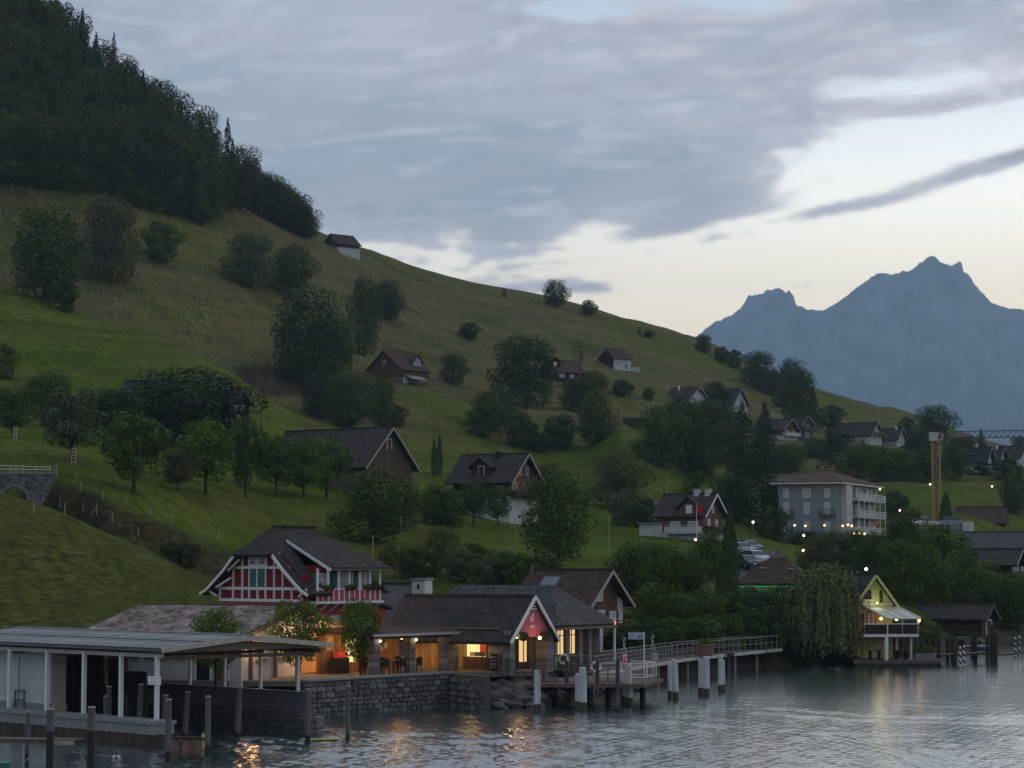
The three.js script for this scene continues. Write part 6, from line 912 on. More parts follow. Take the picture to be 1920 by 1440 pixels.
{ // footbridge along the shore
  const t = thing('footbridge', 'pale footbridge with thin railings along the planted shore', 'footbridge', P(1120, 142.5, 0), 0), q = (px, d, h) => P(px, d, h).sub(t.position), seg = [[[1112, 142, 1.36], [1288, 163, 1.46]], [[1288, 163, 1.46], [1384, 174, 1.44]], [[1376, 171, 1.5], [1466, 181, 1.5]]];
  for (const [a, b] of seg) { const A = q(...a), B = q(...b), dir = B.clone().sub(A).setY(0).normalize(), nrm = new THREE.Vector3(dir.z, 0, -dir.x), n = Math.round(A.distanceTo(B) / 1.25); mesh('walkway', bar(A.clone().setY(A.y - 0.08).addScaledVector(nrm, 0.8), B.clone().setY(B.y - 0.08).addScaledVector(nrm, 0.8), 1.7, 0.16), M.oldtimber, t); mesh('edge_beam', bar(A.clone().setY(A.y - 0.14), B.clone().setY(B.y - 0.14), 0.12, 0.24), M.offwhite, t);
    for (const off of [0, 1.6]) { for (let k = 0; k <= n; k++) { const v = A.clone().lerp(B, k / n).addScaledVector(nrm, off); mesh('railing_post', rod(v, v.clone().setY(v.y + 1.0), 0.03, 0.03, 6), M.concrete, t); } for (const h of [1.0, 0.5]) mesh(h === 1 ? 'handrail' : 'mid_rail', rod(A.clone().setY(A.y + h).addScaledVector(nrm, off), B.clone().setY(B.y + h).addScaledVector(nrm, off), h === 1 ? 0.032 : 0.02, undefined, 6), M.concrete, t); }
    for (let k = 1; k < n; k += 4) { const v = A.clone().lerp(B, k / n).addScaledVector(nrm, 0.4); mesh('support_pile', rod(v.clone().setY(-2), v.clone().setY(v.y - 0.2), 0.12), M.concrete, t); } }
  const p = thing('planter', 'brown tub planter on the footbridge below the fan palm', 'planter', P(1321, 166, 1.46), 0); mesh('tub', new THREE.CylinderGeometry(0.75, 0.6, 0.8, 16).translate(0, 0.4, 0), M.brick, p); mesh('rim', new THREE.TorusGeometry(0.75, 0.06, 6, 20).rotateX(Math.PI / 2).translate(0, 0.8, 0), M.brick, p); seed(12); mesh('flowers', leafGeo(Array.from({ length: 260 }, () => onBall(0, 0.95, 0, 0.7, 0.3, 0.7, 0.16))), LEAF.fresh, p);
}
{ // signs on the landing
  const a = thing('warning_sign', 'narrow white sign with red border on the landing railing', 'sign', P(1172, 131, 2.35), -0.15); mesh('plate', box(0.3, 0.68, 0.03, 0, 0.3, 0), M.trim, a); mesh('border', [box(0.3, 0.05, 0.035, 0, 0.62, 0.002), box(0.3, 0.05, 0.035, 0, -0.02, 0.002), box(0.045, 0.68, 0.034, -0.13, 0.3, 0.002), box(0.045, 0.68, 0.034, 0.13, 0.3, 0.002)], std([0.5, 0.05, 0.06], 0.6), a); mesh('pictogram', prismXY([[-0.08, 0.1], [0.06, 0.08], [0.08, 0.2], [0.0, 0.24], [0.02, 0.38], [0.07, 0.46], [-0.02, 0.5], [-0.05, 0.36], [-0.06, 0.22]], 0.01, 0.016), std([0.45, 0.06, 0.07], 0.6), a); mesh('post', rod([0, -1.1, -0.02], [0, -0.05, -0.02], 0.025), M.metal, a);
  const b = thing('landing_sign', 'grey board with an arched emblem on a post at the landing', 'sign', P(1194, 140, 3.7), -0.1); mesh('board', box(0.98, 0.42, 0.05, -0.03, 0, 0), std([0.34, 0.38, 0.42], 0.6), b); mesh('emblem', [new THREE.TorusGeometry(0.13, 0.018, 6, 16, Math.PI).translate(0.2, -0.1, 0.03), new THREE.TorusGeometry(0.08, 0.015, 6, 14, Math.PI).translate(0.2, -0.1, 0.03), box(0.3, 0.03, 0.01, 0.2, -0.12, 0.03)], std([0.04, 0.06, 0.09], 0.6), b); mesh('lettering', [0, 1].map((k) => box(0.34 - 0.1 * k, 0.05, 0.01, -0.28, 0.06 - k * 0.12, 0.028)), std([0.16, 0.19, 0.23], 0.6), b); mesh('post', rod([0.44, -2.3, 0], [0.44, 0.25, 0], 0.04), M.trim, b);
  for (const [px, d, lab] of [[1170, 139, 'left metal pole with twisted hoops on the landing'], [1223, 144, 'right metal pole with twisted hoops on the landing']]) { const o = thing('ornament_pole', lab, 'ornament', P(px, d, 1.3), 0.3, 'ornament poles on the landing'); mesh('pole', rod([0, 0, 0], [0, 2.6, 0], 0.03), M.steel, o); for (let k = 0; k < 3; k++) mesh('hoop', new THREE.TorusGeometry(0.14, 0.03, 6, 14).rotateY(k * 0.9).translate(0.02, 1.5 + k * 0.34, 0), M.metal, o); }
  const n = thing('notice_sign', 'small white notice on the footbridge railing', 'sign', P(1227, 149, 2.1), -0.4); mesh('plate', box(0.4, 0.4, 0.03), M.trim, n); mesh('lettering', [box(0.28, 0.04, 0.01, 0, 0.08, 0.018), box(0.28, 0.04, 0.01, 0, 0, 0.018), box(0.18, 0.04, 0.01, 0, -0.09, 0.018)], M.steel, n);
  const m = thing('menu_easel', 'pale folding menu board at the station pillar', 'board', P(958, 132.2, 1.9), 0.2); mesh('panel', box(0.5, 0.95, 0.04, 0, 0.55, 0).rotateX(-0.15), M.curtain, m); for (const s of [-1, 1]) mesh('leg', rod([s * 0.2, 0, -0.3], [s * 0.2, 1.0, -0.1], 0.02), M.steel, m);
  const bike = [[0, 0], [1.0, 0]], bc = thing('bicycle', 'dark bicycle leaning on the railing before the station', 'bicycle', P(922, 133.2, 1.9), 0.2); for (const [x] of bike) { const wl = mesh('wheel', new THREE.TorusGeometry(0.33, 0.025, 6, 22).translate(x, 0.34, 0), M.black, bc); mesh('hub', new THREE.CylinderGeometry(0.04, 0.04, 0.1, 8).rotateX(Math.PI / 2).translate(x, 0.34, 0), M.metal, wl); } mesh('frame', [rod([0, 0.34, 0], [0.4, 0.34, 0], 0.02), rod([0.4, 0.34, 0], [0.25, 0.85, 0], 0.02), rod([0.25, 0.8, 0], [0.85, 0.8, 0], 0.02), rod([0.4, 0.34, 0], [0.85, 0.78, 0], 0.02), rod([0.85, 0.9, 0], [1.0, 0.34, 0], 0.02), rod([0, 0.34, 0], [0.27, 0.75, 0], 0.015)], M.steel, bc); mesh('saddle', box(0.24, 0.05, 0.13, 0.23, 0.9, 0), M.black, bc); mesh('handlebar', rod([0.83, 0.98, -0.25], [0.83, 0.98, 0.25], 0.018), M.steel, bc);
}
// ---------------------------------------------------------------- house with green lights, yellow house, far boathouse
{ const h = House({ name: 'lakeside_house', label: 'hip roofed house with a green light strip under its eaves', side: 'R', pos: P(1512, 226, 3.4), turn: -14, L: 6.4, W: 7, eave: 3.1, rise: 2.3, roof: 'hip', hip0: 2.4, hip1: 2.4, wall: M.cream, roofMat: M.roofbrown, oe: 0.7, verge: M.darktimber });
  for (const u of [1, 3, 5.2]) h.window('front', u, 0.9, 1.1, 1.4, {}); mesh('light_strip', box(7.4, 0.07, 0.05, -3.2, 2.55, 0.62), GLOW.green, h.t); mesh('corner_post', box(0.18, 2.6, 0.18, -6.2, 1.2, 0.45), M.trim, h.t);
  h.chimney(3.2, -3.5, 0.8, M.stone, 0.5); for (const [x, y, z] of [[-4.4, 4.05, -1.1], [-1.6, 3.95, -1.0]]) mesh('roof_light', box(0.6, 0.08, 0.4, x, y + 0.32, z).rotateX(0), M.curtain, h.t);
  h.t.updateMatrixWorld(); for (const x of [-5.6, -3.2, -0.8]) lampLight(new THREE.Vector3(x, 2.45, 0.8).applyMatrix4(h.t.matrixWorld), [0.08, 1, 0.32], 0.5, 0.3);
}
{ const h = House({ name: 'lakeside_house', label: 'narrow yellow gabled house with white awning at the water', side: 'R', pos: P(1607, 185, 0.5), turn: -86, L: 7, W: 2.95, eave: 4.55, rise: 2.05, wall: M.yellow, roofMat: M.roofdark, verge: M.yellow, og: 0.75, oe: 0.35, down: 2 });
  h.window('gable', 0.95, 4.75, 0.55, 0.72, { frame: M.darktimber, pane: M.pane, sill: M.trim }); mesh('vine', leafGeo(Array.from({ length: 160 }, (_, k) => onBall(0.08, 4.5 + (k % 16) * 0.06, -2.0 - 0.12 * n3(k * 0.3, 1, 2), 0.05, 0.1, 0.12, 0.09))), LEAF.mid, h.t);
  h.t.updateMatrixWorld(); mesh('gable_lamp', new THREE.SphereGeometry(0.06, 8, 8).translate(0.9, 4.5, -1.5), GLOW.lamp, h.t); lampLight(new THREE.Vector3(0.9, 4.5, -1.5).applyMatrix4(h.t.matrixWorld), [0.95, 1, 0.5], 1.1, 0.06);
  h.put('eaves_band', 'gable', 1.45, 4.35, 0.06, box(3.1, 0.1, 0.1), M.trim); h.window('gable', 1.2, 2.2, 0.8, 1.6, { pane: M.curtain, frame: M.brick }); h.door('gable', 0.4, 2.0, 0.5, 1.7, M.timber);
  // terrace over the water
  const t = thing('lake_terrace', 'two level lake terrace with a sloping white awning beside the yellow house', 'terrace', P(1665, 183, 0.45), 0), q = (px, d, y) => P(px, d, y).sub(t.position);
  const flat = (list, y, th, mat, name) => { const sh = new THREE.Shape(list.map(([px, d]) => { const v = q(px, d, y); return new THREE.Vector2(v.x, v.z); })); mesh(name, new THREE.ExtrudeGeometry(sh, { depth: th, bevelEnabled: false }).rotateX(Math.PI / 2).translate(0, y - 0.45, 0), mat, t); };
  flat([[1600, 181], [1762, 181.5], [1766, 184.5], [1730, 190], [1600, 190]], 0.5, 0.25, M.oldtimber, 'lower_deck'); flat([[1604, 181.3], [1758, 181.8], [1758, 188], [1604, 189]], 0.25, 2.2, stoneMats[3], 'footing'); flat([[1622, 181.6], [1720, 182], [1724, 187], [1622, 188]], 2.5, 0.2, M.darktimber, 'upper_deck');
  mesh('awning', slab([q(1664, 181.2, 3.82), q(1727, 182, 3.78), q(1678, 186.5, 4.75), q(1616, 185.2, 4.78)], 0.06), std([0.48, 0.46, 0.42], 0.9, { side: THREE.DoubleSide }), t); mesh('awning_ribs', [0, 1, 2, 3].map((k) => { const a = q(lerp(1664, 1727, k / 3), lerp(181.2, 182, k / 3), 3.84), b = q(lerp(1616, 1678, k / 3), lerp(185.2, 186.5, k / 3), 4.8); return bar(a, b, 0.06); }), M.trim, t);
  for (const [px, d] of [[1664, 181.6], [1692, 182], [1720, 182.2]]) { mesh('post', rod(q(px, d, 2.5), q(px, d, 3.8), 0.05), M.trim, t); } for (const [px, d, w] of [[1662, 181.7, 0.16], [1681, 184, 0.12], [1708, 183, 0.1]]) mesh('lower_post', rod(q(px, d, 0.5), q(px, d, 2.4), w), M.trim, t);
  for (const [a, b] of [[[1622, 181.7], [1720, 182.1]], [[1720, 182.1], [1724, 187]]]) { mesh('parapet', bar(q(a[0], a[1], 2.95), q(b[0], b[1], 2.95), 0.06, 0.7), M.darktimber, t); mesh('handrail', bar(q(a[0], a[1], 3.36), q(b[0], b[1], 3.36), 0.08), M.trim, t); }
  mesh('floor_edge', bar(q(1620, 181.5, 2.44), q(1722, 181.9, 2.44), 0.08, 0.2), M.trim, t); mesh('rear_wall', bar(q(1640, 188, 1.4), q(1726, 188, 1.4), 0.1, 2.0), M.darkwall, t);
  for (const [px, d, y] of [[1652, 183, 3.75], [1681, 183, 3.7], [1723, 182.6, 3.62]]) { mesh('pendant_lamp', new THREE.SphereGeometry(0.13, 10, 8).translate(...q(px, d, y).toArray()), GLOW.warm, t); lampLight(P(px, d, y), [1, 0.58, 0.26], 1.6, 0.13); }
  for (const [px, d, lab] of [[1640, 182.6, 'dark table under the upper deck, left one'], [1690, 182.8, 'dark table under the upper deck, right one']]) { const o = thing('patio_table', lab, 'table', P(px, d, 0.5), 0.2, 'tables on the lower deck'); mesh('tabletop', box(1.0, 0.05, 0.7, 0, 0.74, 0), M.oldtimber, o); for (const s of [-1, 1]) mesh('trestle', box(0.08, 0.72, 0.5, s * 0.38, 0.36, 0), M.darktimber, o); }
  const pl = thing('planter', 'long planter box on the lower deck of the lake terrace', 'planter', P(1735, 182.4, 0.5), 0); mesh('box', box(1.6, 0.55, 0.5, 0, 0.28, 0), M.stone, pl); seed(17); mesh('plants', leafGeo(Array.from({ length: 300 }, () => onBall(0, 0.75, 0, 0.8, 0.35, 0.3, 0.16))), LEAF.dark, pl);
}
{ const h = House({ name: 'boathouse', label: 'dark timber boathouse on piles at the far right shore', category: 'boathouse', side: 'R', pos: P(1842, 224, 0.9), turn: -28, L: 6.6, W: 3.9, eave: 1.9, rise: 1.15, wall: M.darktimber, roofMat: M.roofdark, verge: M.oldtimber, oe: 0.5, og: 0.6, down: -0.1 });
  mesh('floor_band', box(6.7, 0.35, 0.12, -3.3, -0.05, 0.08), M.concrete, h.t); for (let k = 0; k < 4; k++) mesh('support_pile', rod([-0.4 - k * 2.2, -3, -0.3], [-0.4 - k * 2.2, 0, -0.3], 0.13), pileWet, h.t); h.door('gable', 2.1, 0, 1.8, 1.7, M.black);
  const b = thing('rowing_boat', 'blue rowing boat moored under the far boathouse', 'boat', P(1840, 218, 0), 0.2), hull = new THREE.SphereGeometry(1, 18, 8, 0, Math.PI * 2, Math.PI / 2, Math.PI / 2).scale(1.5, 0.4, 0.55).translate(0, 0.36, 0); mesh('hull', hull, std([0.03, 0.12, 0.22], 0.5, { side: THREE.DoubleSide }), b); mesh('gunwale', new THREE.TorusGeometry(1, 0.03, 6, 28).rotateX(Math.PI / 2).scale(1.5, 1, 0.55).translate(0, 0.37, 0), M.trim, b); for (const x of [-0.6, 0.5]) mesh('thwart', box(0.2, 0.04, 0.8, x, 0.28, 0), M.oldtimber, b);
  // jetties at the right and their piles
  const j = thing('jetty', 'dark timber jetty frames between the lake terrace and the far boathouse', 'jetty', P(1765, 190, 0), 0), q = (px, d, y) => P(px, d, y).sub(j.position);
  for (const [a, b2, y] of [[[1748, 186], [1872, 196], 1.9], [[1762, 184], [1868, 190], 0.75], [[1862, 196], [1990, 208], 1.35], [[1862, 196], [1990, 208], 0.3]]) mesh('rail_beam', bar(q(a[0], a[1], y), q(b2[0], b2[1], y), 0.14, 0.12), M.darktimber, j);
  for (const [px, d, y] of [[1760, 186, 2.2], [1777, 189, 2.1], [1786, 190, 2.1], [1791, 183, 1.4], [1823, 198, 2.2], [1829, 189, 2.2], [1852, 187, 2.3], [1860, 189, 3.1], [1867, 188, 2.4], [1739, 185, 2.0]]) mesh('support_pile', rod(q(px, d, -2.5), q(px, d, y), 0.16), pileWet, j);
  mesh('walkway', bar(q(1764, 184.6, 0.82), q(1868, 190.6, 0.82), 0.9, 0.08), M.oldtimber, j);
}
{ const stripes = texture(64, (x, y) => ((y * 3 + x) % 1 < 0.5 ? [0.80, 0.80, 0.80] : [0.10, 0.11, 0.16])), sm = std([0.9, 0.9, 0.9], 0.7, { map: stripes });
  [[1801, 179.5, 1.5], [1808, 181, 1.55], [1904, 201, 1.55], [1912, 203, 1.6]].forEach(([px, d, h], k) => { const o = thing('striped_pole', ['striped mooring pole right of the lake terrace, front one', 'striped mooring pole right of the lake terrace, rear one', 'striped mooring pole at the right edge, left one', 'striped mooring pole at the right edge, right one'][k], 'pole', P(px, d, 0), 0, 'striped mooring poles'); mesh('shaft', new THREE.CylinderGeometry(0.085, 0.095, h, 14).translate(0, h / 2, 0), sm, o); mesh('knob', new THREE.SphereGeometry(0.1, 12, 8).translate(0, h + 0.06, 0), M.trim, o); mesh('foot', rod([0, -2.5, 0], [0, 0.05, 0], 0.145), pileWet, o); });
}
// ---------------------------------------------------------------- crane
{ const g0 = ground(1757, 984, 300), d = -g0.z, s = d / FOC, t = thing('tower_crane', 'rusty yellow tower crane with a long lattice jib', 'crane', g0, -0.25), H = 158 * s, w = 0.62, rust = std([0.46, 0.32, 0.12], 0.8, { map: grain });
  for (const [x, z] of [[-w, -w], [w, -w], [-w, w], [w, w]]) mesh('mast_leg', bar([x, -2, z], [x, H, z], 0.2), rust, t);
  const n = 12; for (let k = 0; k < n; k++) { const y0 = H * k / n, y1 = H * (k + 1) / n, f = k % 2 ? 1 : -1; for (const [a, b] of [[[-w * f, y0, w], [w * f, y1, w]], [[w, y0, -w * f], [w, y1, w * f]]]) mesh('mast_brace', bar(a, b, 0.11), rust, t); mesh('mast_ring', [bar([-w, y1, w], [w, y1, w], 0.1), bar([w, y1, -w], [w, y1, w], 0.1)], rust, t); }
  mesh('mast_ladder', box(0.24, H - 0.6, 0.1, 0, H / 2 - 0.2, 0), M.steel, t);
  mesh('cab', [box(1.5, 1.4, 1.6, -0.35, H + 0.6, 0), box(1.7, 0.12, 1.8, -0.35, H + 1.34, 0)], std([0.38, 0.38, 0.36], 0.7), t); mesh('cab_window', box(0.5, 0.7, 0.06, 0.7, H + 0.7, 0.5), M.pane, t); mesh('side_box', box(0.7, 1.2, 0.9, 0.9, H + 0.6, 0), std([0.30, 0.26, 0.2], 0.8), t);
  const J = 30, y0 = H + 0.45, y1 = H + 1.6, jm = std([0.07, 0.075, 0.085], 0.7), jg = new THREE.Group(); jg.name = 'jib'; t.add(jg); jg.rotation.y = 0.25;
  mesh('upper_chord', bar([4, y1 - 0.02, 0], [J, y1 + 0.4, 0], 0.15), jm, jg); for (const z of [-0.45, 0.45]) mesh('lower_chord', bar([1, y0, z], [J, y0 + 0.3, z], 0.14), jm, jg); mesh('tie', bar([1, y1 - 0.3, 0], [4, y1, 0], 0.07), jm, jg);
  for (let k = 0; k < 26; k++) { const x = 3 + k * 1.05, e = x / J; mesh('jib_brace', [bar([x, y0 + 0.3 * e, 0.45], [x + 0.52, y1 + 0.4 * e, 0], 0.09), bar([x + 0.52, y1 + 0.4 * e, 0], [x + 1.05, y0 + 0.3 * e, 0.45], 0.09)], jm, jg); }
  mesh('hook_rope', rod([14, y0, 0], [14, y0 - 1.6, 0], 0.03), jm, t).rotation.y = 0.25;
}
// ---------------------------------------------------------------- parking, cars, street lamps, flags
function road(name, list, mat) { const sh = new THREE.BufferGeometry(), p = [], idx = []; list.forEach(([pa, da, pb, db], i) => { for (let k = 0; k <= 6; k++) { const px = lerp(pa, pb, k / 6), d = lerp(da, db, k / 6), v = onLand(px, d); p.push(v.x, v.y + 0.12, v.z); } if (i) for (let k = 0; k < 6; k++) { const a = (i - 1) * 7 + k; idx.push(a, a + 1, a + 7, a + 1, a + 8, a + 7); } }); sh.setAttribute('position', new THREE.Float32BufferAttribute(p, 3)); sh.setAttribute('uv', new THREE.Float32BufferAttribute(p.filter((_, i) => i % 3 !== 1), 2)); sh.setIndex(idx); sh.computeVertexNormals(); return structure(name, sh, mat); }
road('parking_lot', [0, 1, 2, 3, 4, 5, 6].map((k) => [1372 + k * 2, 243 + k * 7, 1440 + k * 4, 243 + k * 7]), std([0.075, 0.075, 0.08], 0.95, { map: grain }));
function car(pos, turn, paint, label) { const o = thing('parked_car', label, 'car', pos, turn, 'parked cars'), pr = (pts, w) => prismXY(pts, w, -w / 2);
  mesh('body', [pr([[-2.05, 0.32], [2.0, 0.32], [2.08, 0.62], [1.95, 0.84], [1.1, 0.95], [-1.9, 0.98], [-2.1, 0.8]], 1.74)], paint, o); mesh('cabin', pr([[-1.85, 0.95], [1.15, 0.93], [0.45, 1.46], [-1.35, 1.5]], 1.5), M.pane, o); mesh('roof', pr([[-1.4, 1.46], [0.5, 1.43], [0.3, 1.52], [-1.25, 1.56]], 1.42), paint, o);
  for (const x of [-1.3, 1.3]) for (const z of [-0.8, 0.8]) { const w = mesh('wheel', new THREE.CylinderGeometry(0.32, 0.32, 0.2, 16).rotateX(Math.PI / 2).translate(x, 0.32, z), M.black, o); mesh('rim', new THREE.CylinderGeometry(0.19, 0.19, 0.22, 12).rotateX(Math.PI / 2).translate(x, 0.32, z), M.metal, w); }
  for (const z of [-0.62, 0.62]) { mesh('headlight', box(0.08, 0.14, 0.34, 2.03, 0.68, z), M.curtain, o); mesh('tail_light', box(0.08, 0.16, 0.26, -2.06, 0.76, z), std([0.25, 0.02, 0.02], 0.4), o); } mesh('number_plate', box(0.04, 0.12, 0.5, 2.08, 0.5, 0), M.trim, o); }
{ const paint = (r, g, b) => new THREE.MeshPhysicalMaterial({ color: col(r, g, b), roughness: 0.35, clearcoat: 0.8, clearcoatRoughness: 0.1 });
  const gl = (px, d) => onLand(px, d).add(new THREE.Vector3(0, 0.13, 0));
  car(gl(1416, 262), -1.2, paint(0.6, 0.62, 0.64), 'white car parked beside the dark cars near the cypress'); car(gl(1400, 258), -1.2, paint(0.03, 0.04, 0.06), 'dark car parked in front of the white one'); car(gl(1404, 274), -1.2, paint(0.10, 0.16, 0.24), 'blue car parked behind the white one'); car(gl(1390, 270), -1.2, paint(0.3, 0.31, 0.33), 'silver car at the inner end of the car park');
  // parking deck below the crane
  const a = P(1684, 352, heightAt(990, 352)), t = thing('parking_deck', 'concrete parking deck with a railing below the crane', 'deck', a, -0.12); mesh('slab', box(11, 0.35, 7, 5.5, 0, -3.4), M.concrete, t); mesh('front_wall', box(11, 3.2, 0.3, 5.5, -1.75, 0), M.stone, t); mesh('railing', [box(11, 0.06, 0.06, 5.5, 1.05, 0), box(11, 0.05, 0.05, 5.5, 0.65, 0), ...Array.from({ length: 12 }, (_, k) => box(0.06, 1.0, 0.06, k, 0.55, 0))], M.metal, t); mesh('stair_tower', box(1.6, 4.2, 1.6, 10.6, -1.2, 0.6), M.white, t); mesh('tower_window', box(0.9, 1.6, 0.06, 10.6, -1.6, 1.42), M.pane, t);
  for (const [x, c, l] of [[1.4, [0.6, 0.6, 0.6], 'white car at the left end of the parking deck'], [4.4, [0.45, 0.46, 0.48], 'pale car in the middle of the parking deck'], [8.6, [0.10, 0.14, 0.2], 'blue grey car at the right end of the parking deck']]) car(new THREE.Vector3(x, 0.2, -2.2).applyAxisAngle(new THREE.Vector3(0, 1, 0), -0.12).add(a), -0.2, paint(...c), l);
}
function streetLamp(px, py, d, label, c = [1, 0.86, 0.62], power = 5) { const top = P(px, d, heightAt(py, d)), b = new THREE.Vector3(top.x, Math.min(landH(px, d), top.y - 2.2), top.z), o = thing('street_lamp', label, 'lamp', b, 0, 'lit street lamps'), h = top.y - b.y; mesh('pole', rod([0, -0.3, 0], [0, h + 0.15, 0], 0.07, 0.045), M.steel, o); mesh('lamp_head', box(0.5, 0.08, 0.3, 0, h + 0.18, 0), M.steel, o); mesh('lamp_globe', new THREE.SphereGeometry(0.15, 12, 10).translate(0, h, 0), GLOW.lamp, o); lampLight(top, c, power, 0.2); }
streetLamp(1744, 908, 372, 'lit lamp on the meadow left of the crane mast'); streetLamp(1860, 912, 400, 'lit lamp on the meadow right of the crane mast'); streetLamp(1687, 957, 360, 'lit lamp left of the parking deck'); streetLamp(1714, 971, 352.5, 'lit lamp above the parking deck'); streetLamp(1412, 979, 290, 'lit lamp at the dark wood above the car park', [1, 0.8, 0.5]); streetLamp(1507, 1004, 300, 'lit lamp below the hotel terrace', [1, 0.8, 0.5], 4); streetLamp(1506, 1032, 262, 'lit lamp behind the house with green lights', [0.9, 0.95, 1], 2); streetLamp(1624, 1067, 222, 'small lamp behind the yellow house', [0.9, 0.95, 1], 1.2); streetLamp(1108, 1156, 158, 'lit lamp beside the brown chalet', [1, 0.75, 0.4], 2.5); streetLamp(1304, 1012, 286, 'lit lamp below the chalet with two chimneys', [1, 0.75, 0.4], 2.5);
{ const d0 = 362; [[1490, 985], [1510, 986], [1546, 985], [1580, 986], [1590, 984], [1597, 986], [1601, 1000], [1611, 1000], [1621, 1001], [1650, 917]].forEach(([px, py], k) => { const d = d0 - (k > 5 ? 2 : 0), o = thing('terrace_lamp', `${['first', 'second', 'third', 'fourth', 'fifth', 'sixth', 'seventh', 'eighth', 'ninth'][k] || 'topmost'} glowing globe lamp from the left at the hotel terrace`, 'lamp', P(px, d, heightAt(py, d)), 0, 'globe lamps of the hotel'); mesh('lamp_globe', new THREE.SphereGeometry(0.17, 12, 10), GLOW.warm, o); mesh('lamp_post', rod([0, -1.6, 0], [0, -0.1, 0], 0.04), M.steel, o); if (k % 2 === 0) lampLight(o.position, [1, 0.66, 0.32], 3.5, 0.22); }); }
function flag(px, py, d, pole, label, cross) { const top = P(px, d, heightAt(py, d)), o = thing('flag', label, 'flag', top.clone().setY(top.y - pole), 0.2); mesh('pole', rod([0, 0, 0], [0, pole, 0], 0.04, 0.03), M.trim, o); const g = new THREE.PlaneGeometry(1.0, 1.0, 10, 4), p = g.attributes.position; for (let i = 0; i < p.count; i++) { const x = p.getX(i) + 0.5; p.setXYZ(i, 0.05 + x * 0.75, pole - 0.6 + p.getY(i) - x * 0.25, 0.12 * Math.sin(x * 7)); } g.computeVertexNormals(); mesh('cloth', g, std([0.42, 0.03, 0.035], 0.9, { side: THREE.DoubleSide }), o); if (cross) mesh('cross', [box(0.4, 0.14, 0.04, 0.42, pole - 0.72, 0.06), box(0.14, 0.5, 0.045, 0.42, pole - 0.72, 0.06)], M.trim, o); }
flag(1639, 972, 352, 3.4, 'red flag with a white cross before the hotel balconies', true); flag(1306, 944, 288, 4.6, 'drooping red flag on a white pole at the two chimney chalet', false);
// ---------------------------------------------------------------- bridge, fences, ladders, poles on the slope
{ const d = 207, top = heightAt(889, d), t = thing('stone_bridge', 'small stone arch bridge with railings at the left edge of the meadow', 'bridge', P(-40, d, top), 0), s = d / FOC, w = 142 * s, ax = (28 + 40) * s, ay = -2.3, R = 1.12;
  const sh = new THREE.Shape([[0, 0], [w, 0], [w - 0.15, -0.7], [w - 1.2, -2.9], [0, -3.4]].map(([x, y]) => new THREE.Vector2(x, y))), hole = new THREE.Path(); hole.moveTo(ax - R, -3.2); hole.lineTo(ax - R, ay); hole.absarc(ax, ay, R, Math.PI, 0, true); hole.lineTo(ax + R, -3.2); sh.holes.push(hole);
  const rub = texture(256, (x, y) => { const r = Math.floor(y * 10), q = (x * 7 + (r % 2) * 0.5 + 0.2 * n3(r, 1, 2)); return (((y * 10) % 1) < 0.12 || (((q % 1) + 1) % 1) < 0.1 ? 0.45 : 0.7 + 0.35 * n3(Math.floor(q) * 3.3, r * 2.7, 0.5)) + 0.2 * tfbm(x, y, 16, 1, 3); }, { repeat: 0.42 });
  mesh('face', new THREE.ExtrudeGeometry(sh, { depth: 0.6, bevelEnabled: false }).translate(0, 0, -0.6), std([0.27, 0.26, 0.245], 0.95, { map: rub }), t); for (let k = 0; k < 13; k++) { const a = Math.PI * (k + 0.5) / 13; mesh('arch_stone', box(0.26, 0.3, 0.7, 0, R + 0.13, 0).rotateZ(a - Math.PI / 2).translate(ax, ay, -0.32), stoneMats[[2, 0][k % 2]], t); }
  mesh('vault', new THREE.CylinderGeometry(R + 0.02, R + 0.02, 5, 18, 1, true, 0, Math.PI).rotateX(Math.PI / 2).rotateZ(Math.PI / 2 * 0).translate(ax, ay, -3.1), std([0.22, 0.21, 0.2], 0.95, { side: THREE.DoubleSide, map: rub }), t); mesh('vault_end', box(3, 4, 0.1, ax, ay, -5.4), M.stone, t);
  mesh('coping', box(w, 0.14, 0.8, w / 2, 0.07, -0.3), M.concrete, t); for (const h of [0.42, 0.78]) mesh('rail', bar([0, h + 0.1, -0.3], [w - 0.3, h - (h > 0.5 ? 0.14 : 0), -0.3], 0.05), M.trim, t); for (let k = 0; k < 6; k++) mesh('railing_post', box(0.06, 0.8, 0.06, 0.4 + k * 1.2, 0.4, -0.3), M.metal, t); mesh('end_pillar', box(0.3, 1.1, 0.5, w, 0.3, -0.3), M.stone, t); for (const x of [ax - 0.3, ax + 0.5]) mesh('arch_prop', rod([x, ay - 1, 0.1], [x, ay + 0.9, 0.1], 0.04), M.oldtimber, t); }
const postW = std([0.24, 0.22, 0.19], 0.95);
[[143, 905, 16], [151, 921, 18], [193, 937, 19], [236, 951, 18], [280, 967, 20], [324, 981, 18], [369, 995, 16], [410, 1008, 16]].forEach(([px, py, h], k) => { const p = ground(px, py, 203), s = -p.z / FOC, o = thing('fence_post', `${ORD[k]} fence post from the left along the upper edge of the earth bank`, 'post', p, 0, 'fence posts above the lane'); mesh('stake', rod([0, -0.3, 0], [0.02, h * s, 0], 0.05, 0.04, 7), postW, o); mesh('insulator', new THREE.CylinderGeometry(0.03, 0.03, 0.06, 6).translate(0.05, h * s * 0.8, 0.04), M.black, o); });
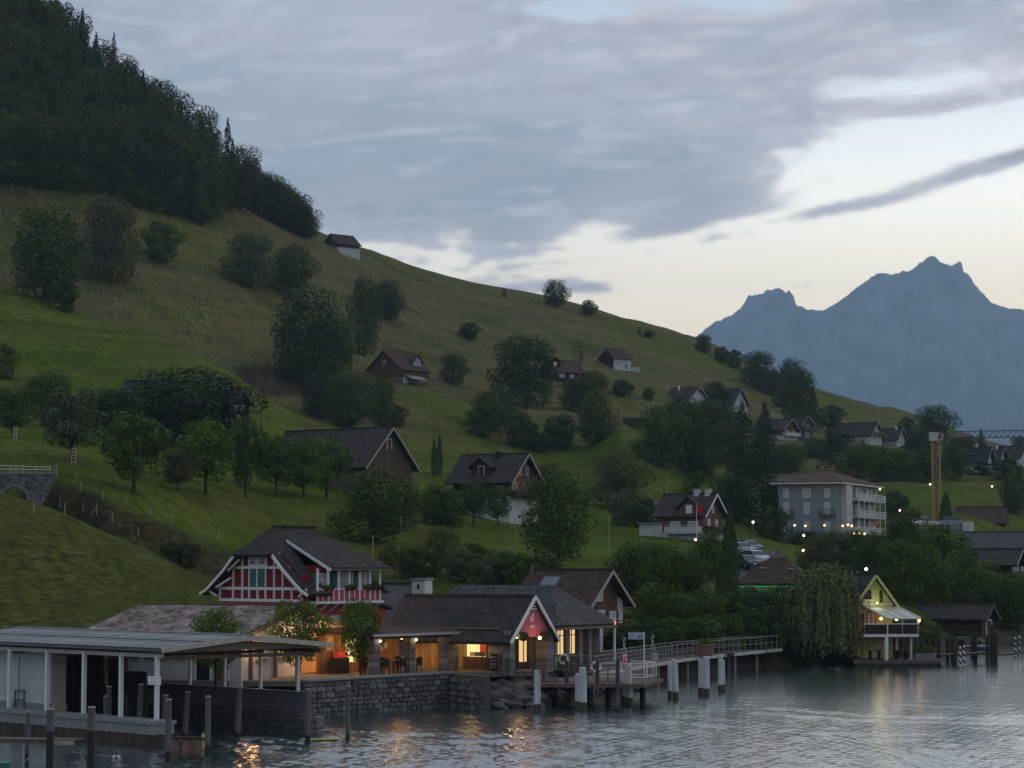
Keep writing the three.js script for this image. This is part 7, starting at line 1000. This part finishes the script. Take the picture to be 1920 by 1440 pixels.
[[63, 962, 22], [112, 952, 20], [121, 966, 24], [155, 961, 18], [181, 966, 22], [210, 980, 20], [259, 1006, 18], [310, 1032, 20], [360, 1060, 22]].forEach(([px, py, h], k) => { const p = ground(px, py, 178), s = -p.z / FOC, o = thing('fence_post', `${ORD[k]} fence post from the left along the crest of the grass bank`, 'post', p, 0, 'fence posts below the lane'); mesh('stake', rod([0, -0.3, 0], [0.03, h * s, 0], 0.055, 0.045, 7), postW, o); if (k === 4) mesh('brace', rod([0, h * s * 0.75, 0], [-0.55, 0, 0], 0.035, 0.035, 6), postW, o); else mesh('insulator', new THREE.CylinderGeometry(0.03, 0.03, 0.06, 6).translate(0.05, h * s * 0.8, 0.04), M.black, o); });
[[699, 1056, 50, 'tall thin pole before the large spreading tree'], [966, 1038, 66, 'tall thin pole on the lower meadow below the timber chalet'], [1142, 1040, 70, 'tall thin pole right of the large dark meadow tree'], [1251, 930, 46, 'tall thin pole on the meadow above the two chimney chalet'], [752, 1000, 90, 'tall thin pole beside the large spreading tree']].forEach(([px, py, h, l]) => { const p = ground(px, py, 196), s = -p.z / FOC, o = thing('utility_pole', l, 'pole', p, 0, 'thin poles on the meadow'); mesh('shaft', rod([0, -0.4, 0], [0, h * s, 0], 0.07, 0.05, 8), postW, o); mesh('cap', new THREE.ConeGeometry(0.07, 0.12, 8).translate(0, h * s + 0.06, 0), M.metal, o); });
[[28, 828, 'ladder leaning at the orchard tree on the left edge'], [138, 872, 'ladder leaning at the greyish orchard tree']].forEach(([px, py, l]) => { const p = ground(px, py, 215), o = thing('ladder', l, 'ladder', p, 0, 'orchard ladders'); for (const x of [-0.22, 0.22]) mesh('rail', rod([x, 0, 0.2], [x * 0.8, 1.75, -0.1], 0.03), M.cream, o); for (let k = 0; k < 5; k++) mesh('rung', box(0.44, 0.09, 0.05, 0, 0.3 + k * 0.33, 0.15 - k * 0.055), M.cream, o); });
{ const p = ground(812, 722, 430), o = thing('drystone_wall', 'low pale stone wall running right from the brown barn', 'wall', p, 0.1), sh = [0, 1].map((k) => roughStone(240 + k, 1, 1, 1)); seed(41); for (let k = 0; k < 12; k++) { const px = 806 + k * 10.5, g = ground(px, 714 + k * 1.9, 430), v = g.sub(p), m = mesh('stone', sh[k % 2], stoneMats[2], o); m.position.copy(v.applyAxisAngle(new THREE.Vector3(0, 1, 0), -0.1)); m.scale.set(1.35, rr(0.3, 0.7), 0.6); } }
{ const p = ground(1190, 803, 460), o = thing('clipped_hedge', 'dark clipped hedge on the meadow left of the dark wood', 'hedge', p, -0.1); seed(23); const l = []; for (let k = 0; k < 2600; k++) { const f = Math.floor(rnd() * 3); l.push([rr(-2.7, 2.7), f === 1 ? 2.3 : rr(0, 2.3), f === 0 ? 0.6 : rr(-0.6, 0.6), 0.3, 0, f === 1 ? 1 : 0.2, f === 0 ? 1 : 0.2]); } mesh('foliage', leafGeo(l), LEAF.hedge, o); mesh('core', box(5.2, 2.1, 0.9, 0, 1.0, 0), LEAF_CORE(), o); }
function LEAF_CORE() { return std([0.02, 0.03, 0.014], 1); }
renderer.render(scene, camera);
